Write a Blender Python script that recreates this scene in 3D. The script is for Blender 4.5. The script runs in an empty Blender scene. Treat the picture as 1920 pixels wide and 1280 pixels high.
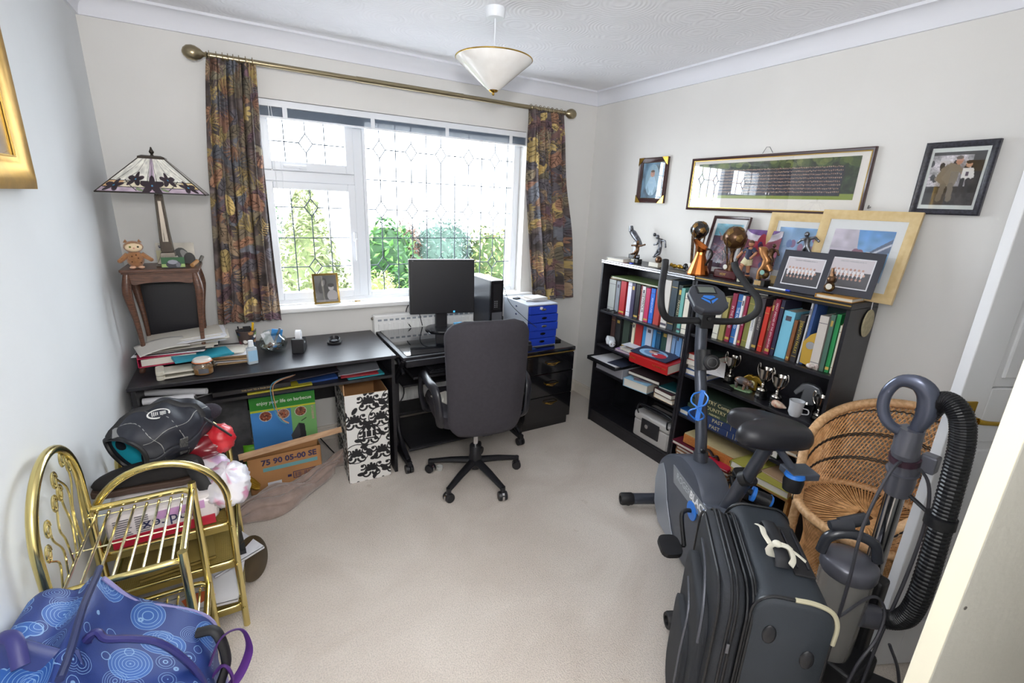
import bpy, bmesh, math, random
import numpy as np
from mathutils import Vector, Matrix, Euler
S = bpy.context.scene
COL = S.collection
PI = math.pi
random.seed(7)
# ---------------------------------------------------------------- camera
cam_d = bpy.data.cameras.new('camera'); cam = bpy.data.objects.new('camera', cam_d); COL.objects.link(cam)
cam_d.sensor_width = 36; cam_d.lens = 872.16/1920*36; cam_d.clip_start = .02; cam_d.clip_end = 200
cam.matrix_world = Matrix(((0.866094, 0.108337, -0.488001, 0.5161), (-0.498228, 0.266431, -0.825096, -3.0697), (0.040630, 0.957746, 0.284730, 1.5869), (0, 0, 0, 1)))
S.camera = cam
# ---------------------------------------------------------------- world, lights, exposure
S.view_settings.view_transform = 'Standard'; S.view_settings.look = 'None'; S.view_settings.gamma = 1
S.view_settings.exposure = 0.45
W = bpy.data.worlds.new('overcast_sky'); S.world = W; W.use_nodes = True
nt = W.node_tree; bg = nt.nodes['Background']
tc = nt.nodes.new('ShaderNodeTexCoord'); sp = nt.nodes.new('ShaderNodeSeparateXYZ'); rp = nt.nodes.new('ShaderNodeValToRGB')
nt.links.new(tc.outputs['Generated'], sp.inputs[0]); nt.links.new(sp.outputs['Z'], rp.inputs[0]); nt.links.new(rp.outputs[0], bg.inputs[0])
rp.color_ramp.elements[0].color = (.99, .985, .98, 1); rp.color_ramp.elements[1].color = (.93, .96, 1, 1)
bg.inputs[1].default_value = 12.5
def light(name, kind, loc, energy, color=(1, 1, 1), size=.3, target=None, **kw):
    d = bpy.data.lights.new(name, kind); d.energy = energy; d.color = color
    if kind == 'AREA': d.size = size
    else: d.shadow_soft_size = size
    for k, v in kw.items(): setattr(d, k, v)
    o = bpy.data.objects.new(name, d); COL.objects.link(o); o.location = loc
    if target is not None: o.rotation_euler = (Vector(target)-Vector(loc)).to_track_quat('-Z', 'Y').to_euler()
    return o
lp = light('window_portal', 'AREA', (1.54, .22, 1.5), 1, size=1.8, target=(1.54, -1, 1.5), shape='RECTANGLE', size_y=1.25)
lp.data.cycles.is_portal = True
light('camera_flash', 'POINT', (.56, -3.06, 1.74), 20, (1, .99, .98), .12)
light('hall_fill_light', 'POINT', (.75, -3.9, 2.15), 40, (1, .98, .96), .15)  # added fill light behind the camera, not a lamp known to hang there
light('ceiling_bounce_flash', 'SPOT', (.54, -3.05, 1.85), 60, (.97, .98, 1), .05, target=(1.1, -1.9, 2.6), spot_size=2.2, spot_blend=.8)
# ---------------------------------------------------------------- materials
def lin(c):
    if isinstance(c, str): c = tuple(int(c[i:i+2], 16)/255 for i in (0, 2, 4))
    return tuple(((v/12.92) if v <= .04045 else ((v+.055)/1.055)**2.4) for v in c[:3])
MATS = {}
def mat(name, c='808080', r=.5, m=0., var=0., vs=30., bump=0., bs=200., trans=0., alpha=1., coat=0., emit=0., c2=None, sheen=0.):
    """principled material, colour broken up by noise (c..c2) and an optional noise bump"""
    if name in MATS: return MATS[name]
    M = bpy.data.materials.new(name); M.use_nodes = True; n = M.node_tree; b = n.nodes['Principled BSDF']
    L = lin(c); b.inputs['Base Color'].default_value = (*L, 1)
    b.inputs['Roughness'].default_value = r; b.inputs['Metallic'].default_value = m
    b.inputs['Transmission Weight'].default_value = trans; b.inputs['Alpha'].default_value = alpha
    b.inputs['Coat Weight'].default_value = coat; b.inputs['Sheen Weight'].default_value = sheen
    if emit: b.inputs['Emission Color'].default_value = (*L, 1); b.inputs['Emission Strength'].default_value = emit
    t = n.nodes.new('ShaderNodeTexCoord')
    if var or c2 is not None:
        z = n.nodes.new('ShaderNodeTexNoise'); z.inputs['Scale'].default_value = vs; z.inputs['Detail'].default_value = 4
        q = n.nodes.new('ShaderNodeValToRGB'); n.links.new(t.outputs['Object'], z.inputs['Vector'])
        n.links.new(z.outputs['Fac'], q.inputs[0]); n.links.new(q.outputs[0], b.inputs['Base Color'])
        d = lin(c2) if c2 is not None else tuple(v*(1-var) for v in L)
        q.color_ramp.elements[0].position = .38; q.color_ramp.elements[1].position = .62
        q.color_ramp.elements[0].color = (*d, 1); q.color_ramp.elements[1].color = (*L, 1)
    if bump:
        z = n.nodes.new('ShaderNodeTexNoise'); z.inputs['Scale'].default_value = bs; z.inputs['Detail'].default_value = 3
        u = n.nodes.new('ShaderNodeBump'); u.inputs['Strength'].default_value = min(1, bump); u.inputs['Distance'].default_value = .004
        n.links.new(t.outputs['Object'], z.inputs['Vector']); n.links.new(z.outputs['Fac'], u.inputs['Height']); n.links.new(u.outputs[0], b.inputs['Normal'])
    MATS[name] = M; return M
def vmat(name='painted', r=.6, coat=0., bump=0.):
    if name in MATS: return MATS[name]
    M = mat(name, 'ffffff', r, coat=coat, bump=bump); n = M.node_tree
    a = n.nodes.new('ShaderNodeVertexColor'); a.layer_name = 'Col'; n.links.new(a.outputs['Color'], n.nodes['Principled BSDF'].inputs['Base Color'])
    return M
def wood(name, c1, c2, r=.4, scale=6., coat=0.):
    if name in MATS: return MATS[name]
    M = mat(name, c1, r, coat=coat); n = M.node_tree; b = n.nodes['Principled BSDF']
    t = n.nodes.new('ShaderNodeTexCoord'); mp = n.nodes.new('ShaderNodeMapping'); mp.inputs['Scale'].default_value = (scale, scale*6, scale*6)
    z = n.nodes.new('ShaderNodeTexNoise'); z.inputs['Scale'].default_value = 3; z.inputs['Detail'].default_value = 6
    q = n.nodes.new('ShaderNodeValToRGB'); q.color_ramp.elements[0].position = .35; q.color_ramp.elements[1].position = .65
    q.color_ramp.elements[0].color = (*lin(c1), 1); q.color_ramp.elements[1].color = (*lin(c2), 1)
    n.links.new(t.outputs['Object'], mp.inputs[0]); n.links.new(mp.outputs[0], z.inputs['Vector']); n.links.new(z.outputs['Fac'], q.inputs[0]); n.links.new(q.outputs[0], b.inputs['Base Color'])
    return M
def glassmat(name, c='ffffff', refl=.08, r=.0):
    if name in MATS: return MATS[name]
    M = bpy.data.materials.new(name); M.use_nodes = True; n = M.node_tree; n.nodes.clear()
    o = n.nodes.new('ShaderNodeOutputMaterial'); x = n.nodes.new('ShaderNodeMixShader'); t = n.nodes.new('ShaderNodeBsdfTransparent'); g = n.nodes.new('ShaderNodeBsdfGlossy')
    t.inputs[0].default_value = (*lin(c), 1); g.inputs['Roughness'].default_value = r; x.inputs[0].default_value = refl
    n.links.new(t.outputs[0], x.inputs[1]); n.links.new(g.outputs[0], x.inputs[2]); n.links.new(x.outputs[0], o.inputs[0])
    MATS[name] = M; return M
# ---------------------------------------------------------------- mesh helpers
def rot2(x, y, a): return x*math.cos(a)-y*math.sin(a), x*math.sin(a)+y*math.cos(a)
class MB:
    """collects shapes; build() links them as ONE mesh object"""
    def __init__(s): s.v = []; s.f = []; s.mi = []; s.cur = 0; s.mats = []
    def use(s, m):
        if m not in s.mats: s.mats.append(m)
        s.cur = s.mats.index(m); return s
    def add(s, vs, fs, M=None):
        o = len(s.v)
        s.v += [tuple(M @ Vector(p)) if M is not None else tuple(p) for p in vs]
        s.f += [tuple(i+o for i in f) for f in fs]; s.mi += [s.cur]*len(fs); return s
    def box(s, x0, y0, z0, x1, y1, z1, M=None):
        x0, x1 = sorted((x0, x1)); y0, y1 = sorted((y0, y1)); z0, z1 = sorted((z0, z1))
        return s.add([(x0, y0, z0), (x1, y0, z0), (x1, y1, z0), (x0, y1, z0), (x0, y0, z1), (x1, y0, z1), (x1, y1, z1), (x0, y1, z1)],
                     [(0, 3, 2, 1), (4, 5, 6, 7), (0, 1, 5, 4), (1, 2, 6, 5), (2, 3, 7, 6), (3, 0, 4, 7)], M)
    def cbox(s, c, d, M=None): return s.box(c[0]-d[0]/2, c[1]-d[1]/2, c[2]-d[2]/2, c[0]+d[0]/2, c[1]+d[1]/2, c[2]+d[2]/2, M)
    def loft(s, rings, cap=True, closed=True, M=None):
        n = len(rings[0]); vs = [p for r_ in rings for p in r_]; fs = []
        for i in range(len(rings)-1):
            for j in range(n if closed else n-1):
                a = i*n+j; b = i*n+(j+1) % n; fs.append((a, b, b+n, a+n))
        if cap: fs.append(tuple(range(n-1, -1, -1))); fs.append(tuple((len(rings)-1)*n+j for j in range(n)))
        return s.add(vs, fs, M)
    def tube(s, pts, r, n=8, cap=True, M=None, flat=1., closed=False, up=None):
        pts = [Vector(p) for p in pts]; N = len(pts); rr = r if hasattr(r, '__len__') else [r]*N
        rings = []; prev = None
        for i, p in enumerate(pts):
            a = pts[(i-1) % N] if (i or closed) else p; b = pts[(i+1) % N] if (i < N-1 or closed) else p
            t = (b-a); t = t.normalized() if t.length > 1e-9 else Vector((0, 0, 1))
            if prev is None:
                w = Vector(up) if up is not None else (Vector((0, 0, 1)) if abs(t.z) < .9 else Vector((1, 0, 0)))
                e1 = t.cross(w).normalized()
            else: e1 = (prev - t*prev.dot(t)); e1 = e1.normalized() if e1.length > 1e-9 else prev
            prev = e1; e2 = t.cross(e1)
            rings.append([tuple(p+e1*(rr[i]*math.cos(2*PI*k/n))+e2*(rr[i]*flat*math.sin(2*PI*k/n))) for k in range(n)])
        if closed: rings.append(rings[0]); cap = False
        return s.loft(rings, cap, M=M)
    def lathe(s, prof, c=(0, 0, 0), n=24, M=None, cap=True):
        rings = [[(c[0]+r_*math.cos(2*PI*k/n), c[1]+r_*math.sin(2*PI*k/n), c[2]+z) for k in range(n)] for r_, z in prof]
        return s.loft(rings, cap, M=M)
    def prism(s, poly, z0, z1, M=None):
        n = len(poly); return s.add([(x, y, z0) for x, y in poly]+[(x, y, z1) for x, y in poly],
                     [tuple(range(n-1, -1, -1)), tuple(range(n, 2*n))]+[(i, (i+1) % n, (i+1) % n+n, i+n) for i in range(n)], M)
    def ball(s, c, r, n=12, m=8, M=None):
        r = r if hasattr(r, '__len__') else (r, r, r)
        rings = [[(c[0]+r[0]*max(.01, math.sin(PI*i/m))*math.cos(2*PI*k/n), c[1]+r[1]*max(.01, math.sin(PI*i/m))*math.sin(2*PI*k/n), c[2]-r[2]*math.cos(PI*i/m)) for k in range(n)] for i in range(m+1)]
        return s.loft(rings, True, M=M)
    def build(s, name, m=None, parent=None, smooth=False, bev=0., seg=2, sub=0, solid=0., auto=True):
        me = bpy.data.meshes.new(name); me.from_pydata(s.v, [], s.f)
        if s.mats:
            for k in s.mats: me.materials.append(k)
            me.polygons.foreach_set('material_index', s.mi)
        elif m: me.materials.append(m)
        bm = bmesh.new(); bm.from_mesh(me); bmesh.ops.recalc_face_normals(bm, faces=bm.faces); bm.to_mesh(me); bm.free()
        o = bpy.data.objects.new(name, me); COL.objects.link(o); o.parent = parent
        if solid: md = o.modifiers.new('s', 'SOLIDIFY'); md.thickness = solid; md.offset = 0
        if bev: md = o.modifiers.new('b', 'BEVEL'); md.width = bev; md.segments = seg; md.limit_method = 'ANGLE'; md.angle_limit = .6; md.harden_normals = False
        if sub: md = o.modifiers.new('u', 'SUBSURF'); md.levels = sub; md.render_levels = sub
        if smooth or sub:
            me.polygons.foreach_set('use_smooth', [True]*len(me.polygons))
            if auto and not sub:
                me.update()
                sh = {}
                bm = bmesh.new(); bm.from_mesh(me)
                for e in bm.edges:
                    if len(e.link_faces) == 2 and e.calc_face_angle(0) > .75: e.smooth = False
                bm.to_mesh(me); bm.free()
        me.update(); return o
def setp(o, label=None, cat=None, group=None, kind=None):
    if label: o['label'] = label
    if cat: o['category'] = cat
    if group: o['group'] = group
    if kind: o['kind'] = kind
    return o
def thing(name, label, cat, loc=(0, 0, 0), rz=0., group=None, rot=None):
    o = bpy.data.objects.new(name, None); COL.objects.link(o); o.empty_display_size = .05
    o.location = loc; o.rotation_euler = rot if rot else (0, 0, rz); return setp(o, label, cat, group)
def struct(name, mb, m, parent=None, **k):
    o = mb.build(name, m, parent, **k)
    if parent is None: o['kind'] = 'structure'
    return o
def grid(name, P, C=None, m=None, parent=None, smooth=True, solid=0.):
    """P: (nx, ny, 3) points, C: (nx, ny, 3) sRGB colours painted on the cloth / print"""
    P = np.asarray(P, float); nx, ny = P.shape[:2]
    me = bpy.data.meshes.new(name); idx = np.arange(nx*ny).reshape(nx, ny)
    F = np.stack([idx[:-1, :-1], idx[1:, :-1], idx[1:, 1:], idx[:-1, 1:]], -1).reshape(-1, 4)
    me.vertices.add(nx*ny); me.vertices.foreach_set('co', P.reshape(-1).astype('f'))
    me.loops.add(F.size); me.loops.foreach_set('vertex_index', F.reshape(-1).astype('i'))
    me.polygons.add(len(F)); me.polygons.foreach_set('loop_start', (np.arange(len(F))*4).astype('i'))
    me.update(calc_edges=True)
    if C is not None:
        C = np.clip(np.asarray(C, float), 0, 1); C = np.where(C <= .04045, C/12.92, ((C+.055)/1.055)**2.4)
        a = me.color_attributes.new('Col', 'FLOAT_COLOR', 'POINT')
        a.data.foreach_set('color', np.concatenate([C.reshape(-1, 3), np.ones((nx*ny, 1))], 1).reshape(-1).astype('f'))
    me.materials.append(m or vmat())
    if smooth: me.polygons.foreach_set('use_smooth', [True]*len(F))
    o = bpy.data.objects.new(name, me); COL.objects.link(o); o.parent = parent
    if solid: md = o.modifiers.new('s', 'SOLIDIFY'); md.thickness = solid; md.offset = 0
    return o
def hexc(c): return np.array([int(c[i:i+2], 16)/255 for i in (0, 2, 4)]) if isinstance(c, str) else np.array(c)
class Ras:
    """small painter for prints, photos and patterned cloth; x right, y down, in units of the given width and height"""
    def __init__(s, w, h, res, bg='ffffff'):
        s.nx, s.ny = max(2, int(w/res)), max(2, int(h/res)); s.w, s.h = w, h
        s.x, s.y = np.meshgrid(np.linspace(0, w, s.nx), np.linspace(0, h, s.ny), indexing='ij')
        s.c = np.ones((s.nx, s.ny, 3))*hexc(bg)
    def put(s, mask, c, a=1.): s.c[mask] = s.c[mask]*(1-a)+hexc(c)*a; return s
    def rect(s, x0, y0, x1, y1, c, a=1.): return s.put((s.x >= x0) & (s.x <= x1) & (s.y >= y0) & (s.y <= y1), c, a)
    def ell(s, cx, cy, rx, ry, c, a=1., rot=0.):
        dx, dy = s.x-cx, s.y-cy; u = dx*math.cos(rot)+dy*math.sin(rot); v = -dx*math.sin(rot)+dy*math.cos(rot)
        return s.put((u/rx)**2+(v/ry)**2 <= 1, c, a)
    def line(s, x0, y0, x1, y1, w, c, a=1.):
        dx, dy = x1-x0, y1-y0; L2 = dx*dx+dy*dy+1e-12; t = np.clip(((s.x-x0)*dx+(s.y-y0)*dy)/L2, 0, 1)
        return s.put((s.x-x0-t*dx)**2+(s.y-y0-t*dy)**2 <= w*w/4, c, a)
    def poly(s, pts, c, a=1.):
        m = np.zeros(s.x.shape, bool); n = len(pts)
        for i in range(n):
            (x0, y0), (x1, y1) = pts[i], pts[(i+1) % n]
            if y0 == y1: continue
            k = ((s.y >= min(y0, y1)) & (s.y < max(y0, y1))) & (s.x < x0+(s.y-y0)*(x1-x0)/(y1-y0)); m ^= k
        return s.put(m, c, a)
    def vgrad(s, c0, c1):
        t = (s.y/s.h)[..., None]; s.c = hexc(c0)*(1-t)+hexc(c1)*t; return s
    def noise(s, amp, cell, rng):
        gx, gy = int(s.w/cell)+3, int(s.h/cell)+3; g = rng.random((gx, gy)); u, v = s.x/cell, s.y/cell; i, j = u.astype(int), v.astype(int); a, b = u-i, v-j
        n = g[i, j]*(1-a)*(1-b)+g[i+1, j]*a*(1-b)+g[i, j+1]*(1-a)*b+g[i+1, j+1]*a*b
        s.c = np.clip(s.c*(1+amp*(n[..., None]-.5)*2), 0, 1); return s
    def flat(s, name, M, parent=None, m=None, solid=0.):
        """as a flat print: local x right, local y up, centred, placed by matrix M"""
        P = np.stack([s.x-s.w/2, s.h/2-s.y, np.zeros_like(s.x)], -1)
        M = np.array(M); P = P@M[:3, :3].T+M[:3, 3]
        return grid(name, P, s.c, m or vmat(), parent, False, solid)
def MX(loc=(0, 0, 0), rot=(0, 0, 0), sc=1.): return Matrix.Translation(loc) @ Euler(rot).to_matrix().to_4x4() @ Matrix.Scale(sc, 4)
def axes(o, x, y):
    """matrix with local x, y along the given directions"""
    x = Vector(x).normalized(); y = Vector(y); y = (y-x*y.dot(x)).normalized(); z = x.cross(y)
    return Matrix(((x.x, y.x, z.x, o[0]), (x.y, y.y, z.y, o[1]), (x.z, y.z, z.z, o[2]), (0, 0, 0, 1)))
def text(name, s, size, M, m, parent=None, depth=.0003, align='CENTER', sx=1., bold=0.):
    cu = bpy.data.curves.new(name, 'FONT'); cu.body = s; cu.offset = bold*size; cu.size = size; cu.extrude = depth; cu.align_x = align; cu.align_y = 'CENTER'; cu.resolution_u = 2
    t = bpy.data.objects.new('tmp', cu); COL.objects.link(t); bpy.context.view_layer.update()
    me = bpy.data.meshes.new_from_object(t.evaluated_get(bpy.context.evaluated_depsgraph_get())); bpy.data.objects.remove(t); bpy.data.curves.remove(cu)
    me.transform(Matrix(M) @ Matrix.Diagonal((sx, 1, 1, 1))); me.name = name; me.materials.clear(); me.materials.append(m)
    o = bpy.data.objects.new(name, me); COL.objects.link(o); o.parent = parent; return o
def dup(root, loc, rz=None, label=None, rot=None):
    def cp(o, par):
        c = o.copy(); COL.objects.link(c); c.parent = par
        for ch in o.children: cp(ch, c)
        return c
    r_ = cp(root, None); r_.location = loc
    if rz is not None: r_.rotation_euler = (0, 0, rz)
    if rot is not None: r_.rotation_euler = rot
    if label: r_['label'] = label
    return r_
def arc(c, r, a0, a1, n, ax='xz', y=0.):
    out = []
    for i in range(n+1):
        a = a0+(a1-a0)*i/n; u, v = c[0]+r*math.cos(a), c[1]+r*math.sin(a)
        out.append({'xz': (u, y, v), 'xy': (u, v, y), 'yz': (y, u, v)}[ax])
    return out
def rrect(x0, y0, x1, y1, r, n=4):
    out = []
    for cx, cy, a in ((x1-r, y1-r, 0), (x0+r, y1-r, PI/2), (x0+r, y0+r, PI), (x1-r, y0+r, 1.5*PI)):
        for i in range(n+1): out.append((cx+r*math.cos(a+PI/2*i/n), cy+r*math.sin(a+PI/2*i/n)))
    return out
def smoothpath(pts, n=6):
    """Catmull-Rom through pts"""
    P_ = [Vector(p) for p in pts]; P_ = [2*P_[0]-P_[1]]+P_+[2*P_[-1]-P_[-2]]; out = []
    for i in range(1, len(P_)-2):
        a, b, c, d = P_[i-1:i+3]
        for k in range(n):
            t = k/n; out.append(tuple(.5*((2*b)+(c-a)*t+(2*a-5*b+4*c-d)*t*t+(3*b-a-3*c+d)*t**3)))
    out.append(tuple(P_[-2])); return out
# ================================================================ THE ROOM
def wallmat(name, c, bump=.06):
    return mat(name, c, .85, var=.03, vs=2.5, bump=bump, bs=260)
M_wall = wallmat('cream_wall_paint', 'e5e3df'); M_wl = wallmat('left_wall_paint', 'e3e6e8'); M_white = mat('white_gloss_paint', 'f0f0ee', .35)
M_upvc = mat('white_upvc', 'eef1f6', .3); M_cov = mat('coving_white', 'e9eaf0', .7)
# carpet: cream pile with soft brushed patches and a few stains
M_carpet = mat('cream_carpet', 'cabfb1', .98, sheen=.3)
n = M_carpet.node_tree; b = n.nodes['Principled BSDF']; t = n.nodes.new('ShaderNodeTexCoord')
z1 = n.nodes.new('ShaderNodeTexNoise'); z1.inputs['Scale'].default_value = 2.2; z1.inputs['Detail'].default_value = 5; z1.inputs['Distortion'].default_value = 1.2
q1 = n.nodes.new('ShaderNodeValToRGB'); q1.color_ramp.elements[0].position = .3; q1.color_ramp.elements[1].position = .65
q1.color_ramp.elements[0].color = (*lin('ccc0b4'), 1); q1.color_ramp.elements[1].color = (*lin('dad0c5'), 1)
z2 = n.nodes.new('ShaderNodeTexNoise'); z2.inputs['Scale'].default_value = 190; z2.inputs['Detail'].default_value = 2
q2 = n.nodes.new('ShaderNodeValToRGB'); q2.color_ramp.elements[0].color = (.78, .78, .78, 1); q2.color_ramp.elements[1].color = (1, 1, 1, 1); q2.color_ramp.elements[0].position = .3; q2.color_ramp.elements[1].position = .6
z3 = n.nodes.new('ShaderNodeTexNoise'); z3.inputs['Scale'].default_value = 5.5; z3.inputs['Detail'].default_value = 3
q3 = n.nodes.new('ShaderNodeValToRGB'); q3.color_ramp.elements[0].position = .70; q3.color_ramp.elements[1].position = .78; q3.color_ramp.elements[0].color = (1, 1, 1, 1); q3.color_ramp.elements[1].color = (.72, .66, .60, 1)
mx = n.nodes.new('ShaderNodeMix'); mx.data_type = 'RGBA'; mx.blend_type = 'MULTIPLY'; mx.inputs[0].default_value = 1
my = n.nodes.new('ShaderNodeMix'); my.data_type = 'RGBA'; my.blend_type = 'MULTIPLY'; my.inputs[0].default_value = 1
for z in (z1, z2, z3): n.links.new(t.outputs['Object'], z.inputs['Vector'])
n.links.new(z1.outputs['Fac'], q1.inputs[0]); n.links.new(z2.outputs['Fac'], q2.inputs[0]); n.links.new(z3.outputs['Fac'], q3.inputs[0])
n.links.new(q1.outputs[0], mx.inputs[6]); n.links.new(q2.outputs[0], mx.inputs[7]); n.links.new(mx.outputs[2], my.inputs[6]); n.links.new(q3.outputs[0], my.inputs[7]); n.links.new(my.outputs[2], b.inputs['Base Color'])
u_ = n.nodes.new('ShaderNodeBump'); u_.inputs['Strength'].default_value = .5; u_.inputs['Distance'].default_value = .01; n.links.new(z2.outputs['Fac'], u_.inputs['Height']); n.links.new(u_.outputs[0], b.inputs['Normal'])
# ceiling: swirled textured plaster
M_ceil = mat('swirled_ceiling_plaster', 'f2f2f6', .8)
n = M_ceil.node_tree; b = n.nodes['Principled BSDF']; t = n.nodes.new('ShaderNodeTexCoord')
vz = n.nodes.new('ShaderNodeTexVoronoi'); vz.inputs['Scale'].default_value = 4.5
mt = n.nodes.new('ShaderNodeMath'); mt.operation = 'MULTIPLY'; mt.inputs[1].default_value = 85
ms = n.nodes.new('ShaderNodeMath'); ms.operation = 'SINE'; nz = n.nodes.new('ShaderNodeTexNoise'); nz.inputs['Scale'].default_value = 18; nz.inputs['Detail'].default_value = 4
mm = n.nodes.new('ShaderNodeMath'); mm.operation = 'MULTIPLY'; bu = n.nodes.new('ShaderNodeBump'); bu.inputs['Strength'].default_value = .2; bu.inputs['Distance'].default_value = .008
n.links.new(t.outputs['Object'], vz.inputs['Vector']); n.links.new(t.outputs['Object'], nz.inputs['Vector']); n.links.new(vz.outputs['Distance'], mt.inputs[0]); n.links.new(mt.outputs[0], ms.inputs[0])
n.links.new(ms.outputs[0], mm.inputs[0]); n.links.new(nz.outputs['Fac'], mm.inputs[1]); n.links.new(mm.outputs[0], bu.inputs['Height']); n.links.new(bu.outputs[0], b.inputs['Normal'])

XR, HC, YR = 3.0, 2.4, -3.3
WX0, WX1, WZ0, WZ1 = .66, 2.385, .905, 2.075
struct('floor', MB().box(-.3, -5, -.1, XR+.3, .3, 0), M_carpet)
struct('ceiling', MB().box(-.3, -5, HC, XR+.3, .3, HC+.1), M_ceil)
struct('wall_left', MB().box(-.15, -5, 0, 0, 0, HC), M_wl)
struct('wall_right', MB().box(XR, -3.45, 0, XR+.15, 0, HC), M_wall)
wb = MB().box(-.15, 0, 0, WX0, .28, HC).box(WX1, 0, 0, XR+.15, .28, HC).box(WX0, 0, 0, WX1, .28, WZ0).box(WX0, 0, WZ1, WX1, .28, HC)
struct('wall_window', wb, M_wall)
struct('wall_rear', MB().box(1.0, YR-.12, 0, XR, YR, HC).box(.08, YR-.12, 2.05, 1.0, YR, HC).box(0, YR-.12, 0, .08, YR, HC), M_wall)
struct('wall_hall', MB().box(0, -5, 0, 1.9, -4.9, HC).box(1.9, -5, 0, 2.0, YR-.12, HC), M_wall)
# coving
def coving(name, pts):
    c = .085; pr = [(0, 0), (0, -c), (.012, -c)]+[(c-(c-.012)*math.cos(a*PI/2/8) if False else .012+(c-.024)*(1-math.cos(a*PI/16)), -c+(c-.012)*math.sin(a*PI/16)) for a in range(9)]+[(c, -.012), (c, 0)]
    (x0, y0, n0, k0), (x1, y1, n1, k1) = pts  # start, end, inward normal, mitre shift along the run
    mb = MB(); rings = []
    for (x, y, nn, k) in pts: rings.append([(x+nn[0]*p[0]+k[0]*p[0], y+nn[1]*p[0]+k[1]*p[0], HC+p[1]) for p in pr])
    struct(name, mb.loft(rings), M_cov, smooth=True)
coving('trim_1', [(0, 0, (0, -1), (1, 0)), (XR, 0, (0, -1), (-1, 0))])
coving('trim_2', [(XR, 0, (-1, 0), (0, -1)), (XR, YR, (-1, 0), (0, 1))])
coving('trim_3', [(0, 0, (1, 0), (0, -1)), (0, YR, (1, 0), (0, 1))])
def skirt(name, x0, y0, x1, y1):
    mb = MB().box(x0, y0, 0, x1, y1, .085); mb.box(x0+(.004 if x1-x0 < .1 and x0 > 1 else 0), y0+(.004 if y1-y0 < .1 else 0), .085, x1-(.004 if x1-x0 < .1 and x0 < 1 else 0), y1, .1); struct(name, mb, mat('skirting_paint', 'e4ddd2', .5), bev=.003)
skirt('baseboard_back', 0, -.018, XR, 0); skirt('baseboard_right', XR-.018, YR, XR, -.018); skirt('baseboard_left', 0, YR, .018, -.018)
# ---------------------------------------------------------------- window
win = thing('window_1', 'white leaded window with a top opener, a side casement and one big pane', 'window', (0, 0, 0)); win['kind'] = 'structure'
del win['category']; del win['label']
FY0, FY1 = .075, .135
fr = MB()
def ring(mb, x0, z0, x1, z1, w, y0, y1):
    wl = w if not hasattr(w, '__len__') else w
    if not hasattr(w, '__len__'): wl = (w, w, w, w)
    l, r_, bt, tp = wl
    mb.box(x0, y0, z0, x0+l, y1, z1).box(x1-r_, y0, z0, x1, y1, z1).box(x0+l, y0, z0, x1-r_, y1, z0+bt).box(x0+l, y0, z1-tp, x1-r_, y1, z1); return mb
ring(fr, WX0, .925, WX1, WZ1, (.03, .035, .03, .04), FY0+.01, FY1)
fr.box(1.19, FY0+.01, .955, 1.245, FY1, WZ1-.04).box(.69, FY0+.01, 1.655, 1.19, FY1, 1.715)
fr.build('window_frame', M_upvc, win, bev=.004)
ring(MB(), .69, 1.715, 1.19, 2.035, (.045, .048, .05, .045), FY0-.008, FY1-.01).build('top_sash', M_upvc, win, bev=.005)
ring(MB(), .69, .955, 1.19, 1.655, (.04, .045, .045, .042), FY0-.008, FY1-.01).build('casement_sash', M_upvc, win, bev=.005)
ring(MB(), 1.245, .955, WX1-.035, WZ1-.04, (.02, .02, .025, .02), FY0+.004, FY1-.01).build('fixed_bead', M_upvc, win, bev=.003)
M_glass = glassmat('window_glass', 'f6fbff', .05)
for (x0, z0, x1, z1) in ((.73, 1.76, 1.145, 1.995), (.725, .995, 1.15, 1.618), (1.26, .975, 2.335, 2.02)):
    MB().box(x0, .104, z0, x1, .108, z1).build('window_pane', M_glass, win)
M_lead = mat('lead_came', '4a525c', .5, .3)
def cames(x0, x1, z0, z1, xs, zs, dia):
    mb = MB(); w = .0034
    D = {(i, j) for i in dia[0] for j in dia[1]}; hx, hz = .038, .052
    def bar(a, b):
        mb.tube([(a[0], .101, a[1]), (b[0], .101, b[1])], w, 6)
    for i, x in enumerate(xs):
        cuts = sorted([zs[j] for j in dia[1]]) if i in dia[0] else []
        z = z0
        for c in cuts: bar((x, z), (x, c-hz)); z = c+hz
        bar((x, z), (x, z1))
    for j, z in enumerate(zs):
        cuts = [xs[i] for i in dia[0]] if j in dia[1] else []
        x = x0
        for c in cuts: bar((x, z), (c-hx, z)); x = c+hx
        bar((x, z), (x1, z))
    for i, j in D:
        x, z = xs[i], zs[j]; p = [(x-hx, z), (x, z+hz), (x+hx, z), (x, z-hz)]
        for k in range(4): bar(p[k], p[(k+1) % 4])
    mb.build('lead_cames', M_lead, win)
cames(.73, 1.145, 1.763, 1.99, [.81, .925, 1.03], [1.873], ([1], [0]))
cames(.728, 1.146, .998, 1.615, [.82, .928, 1.03], [1.153, 1.33, 1.511], ([1], [0, 2]))
cames(1.265, 2.33, .98, 2.018, [1.356+.1035*k for k in range(10)], [1.153, 1.33, 1.511, 1.693, 1.877], ([0, 2, 4, 6, 8], [0, 2, 4]))
hd = MB().cbox((.895, .055, 1.737), (.04, .02, .022)).cbox((.85, .045, 1.738), (.12, .012, .016)); hd.build('window_handle', M_upvc, win, bev=.004)
hd = MB().cbox((1.172, .055, 1.34), (.02, .02, .06)).cbox((1.176, .045, 1.26), (.015, .012, .14)); hd.build('window_handle', M_upvc, win, bev=.004)
struct('window_2_sill' if 0 else 'trim_4', MB().box(.56, -.055, .897, 2.47, .08, .927), M_white, bev=.008)
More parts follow.
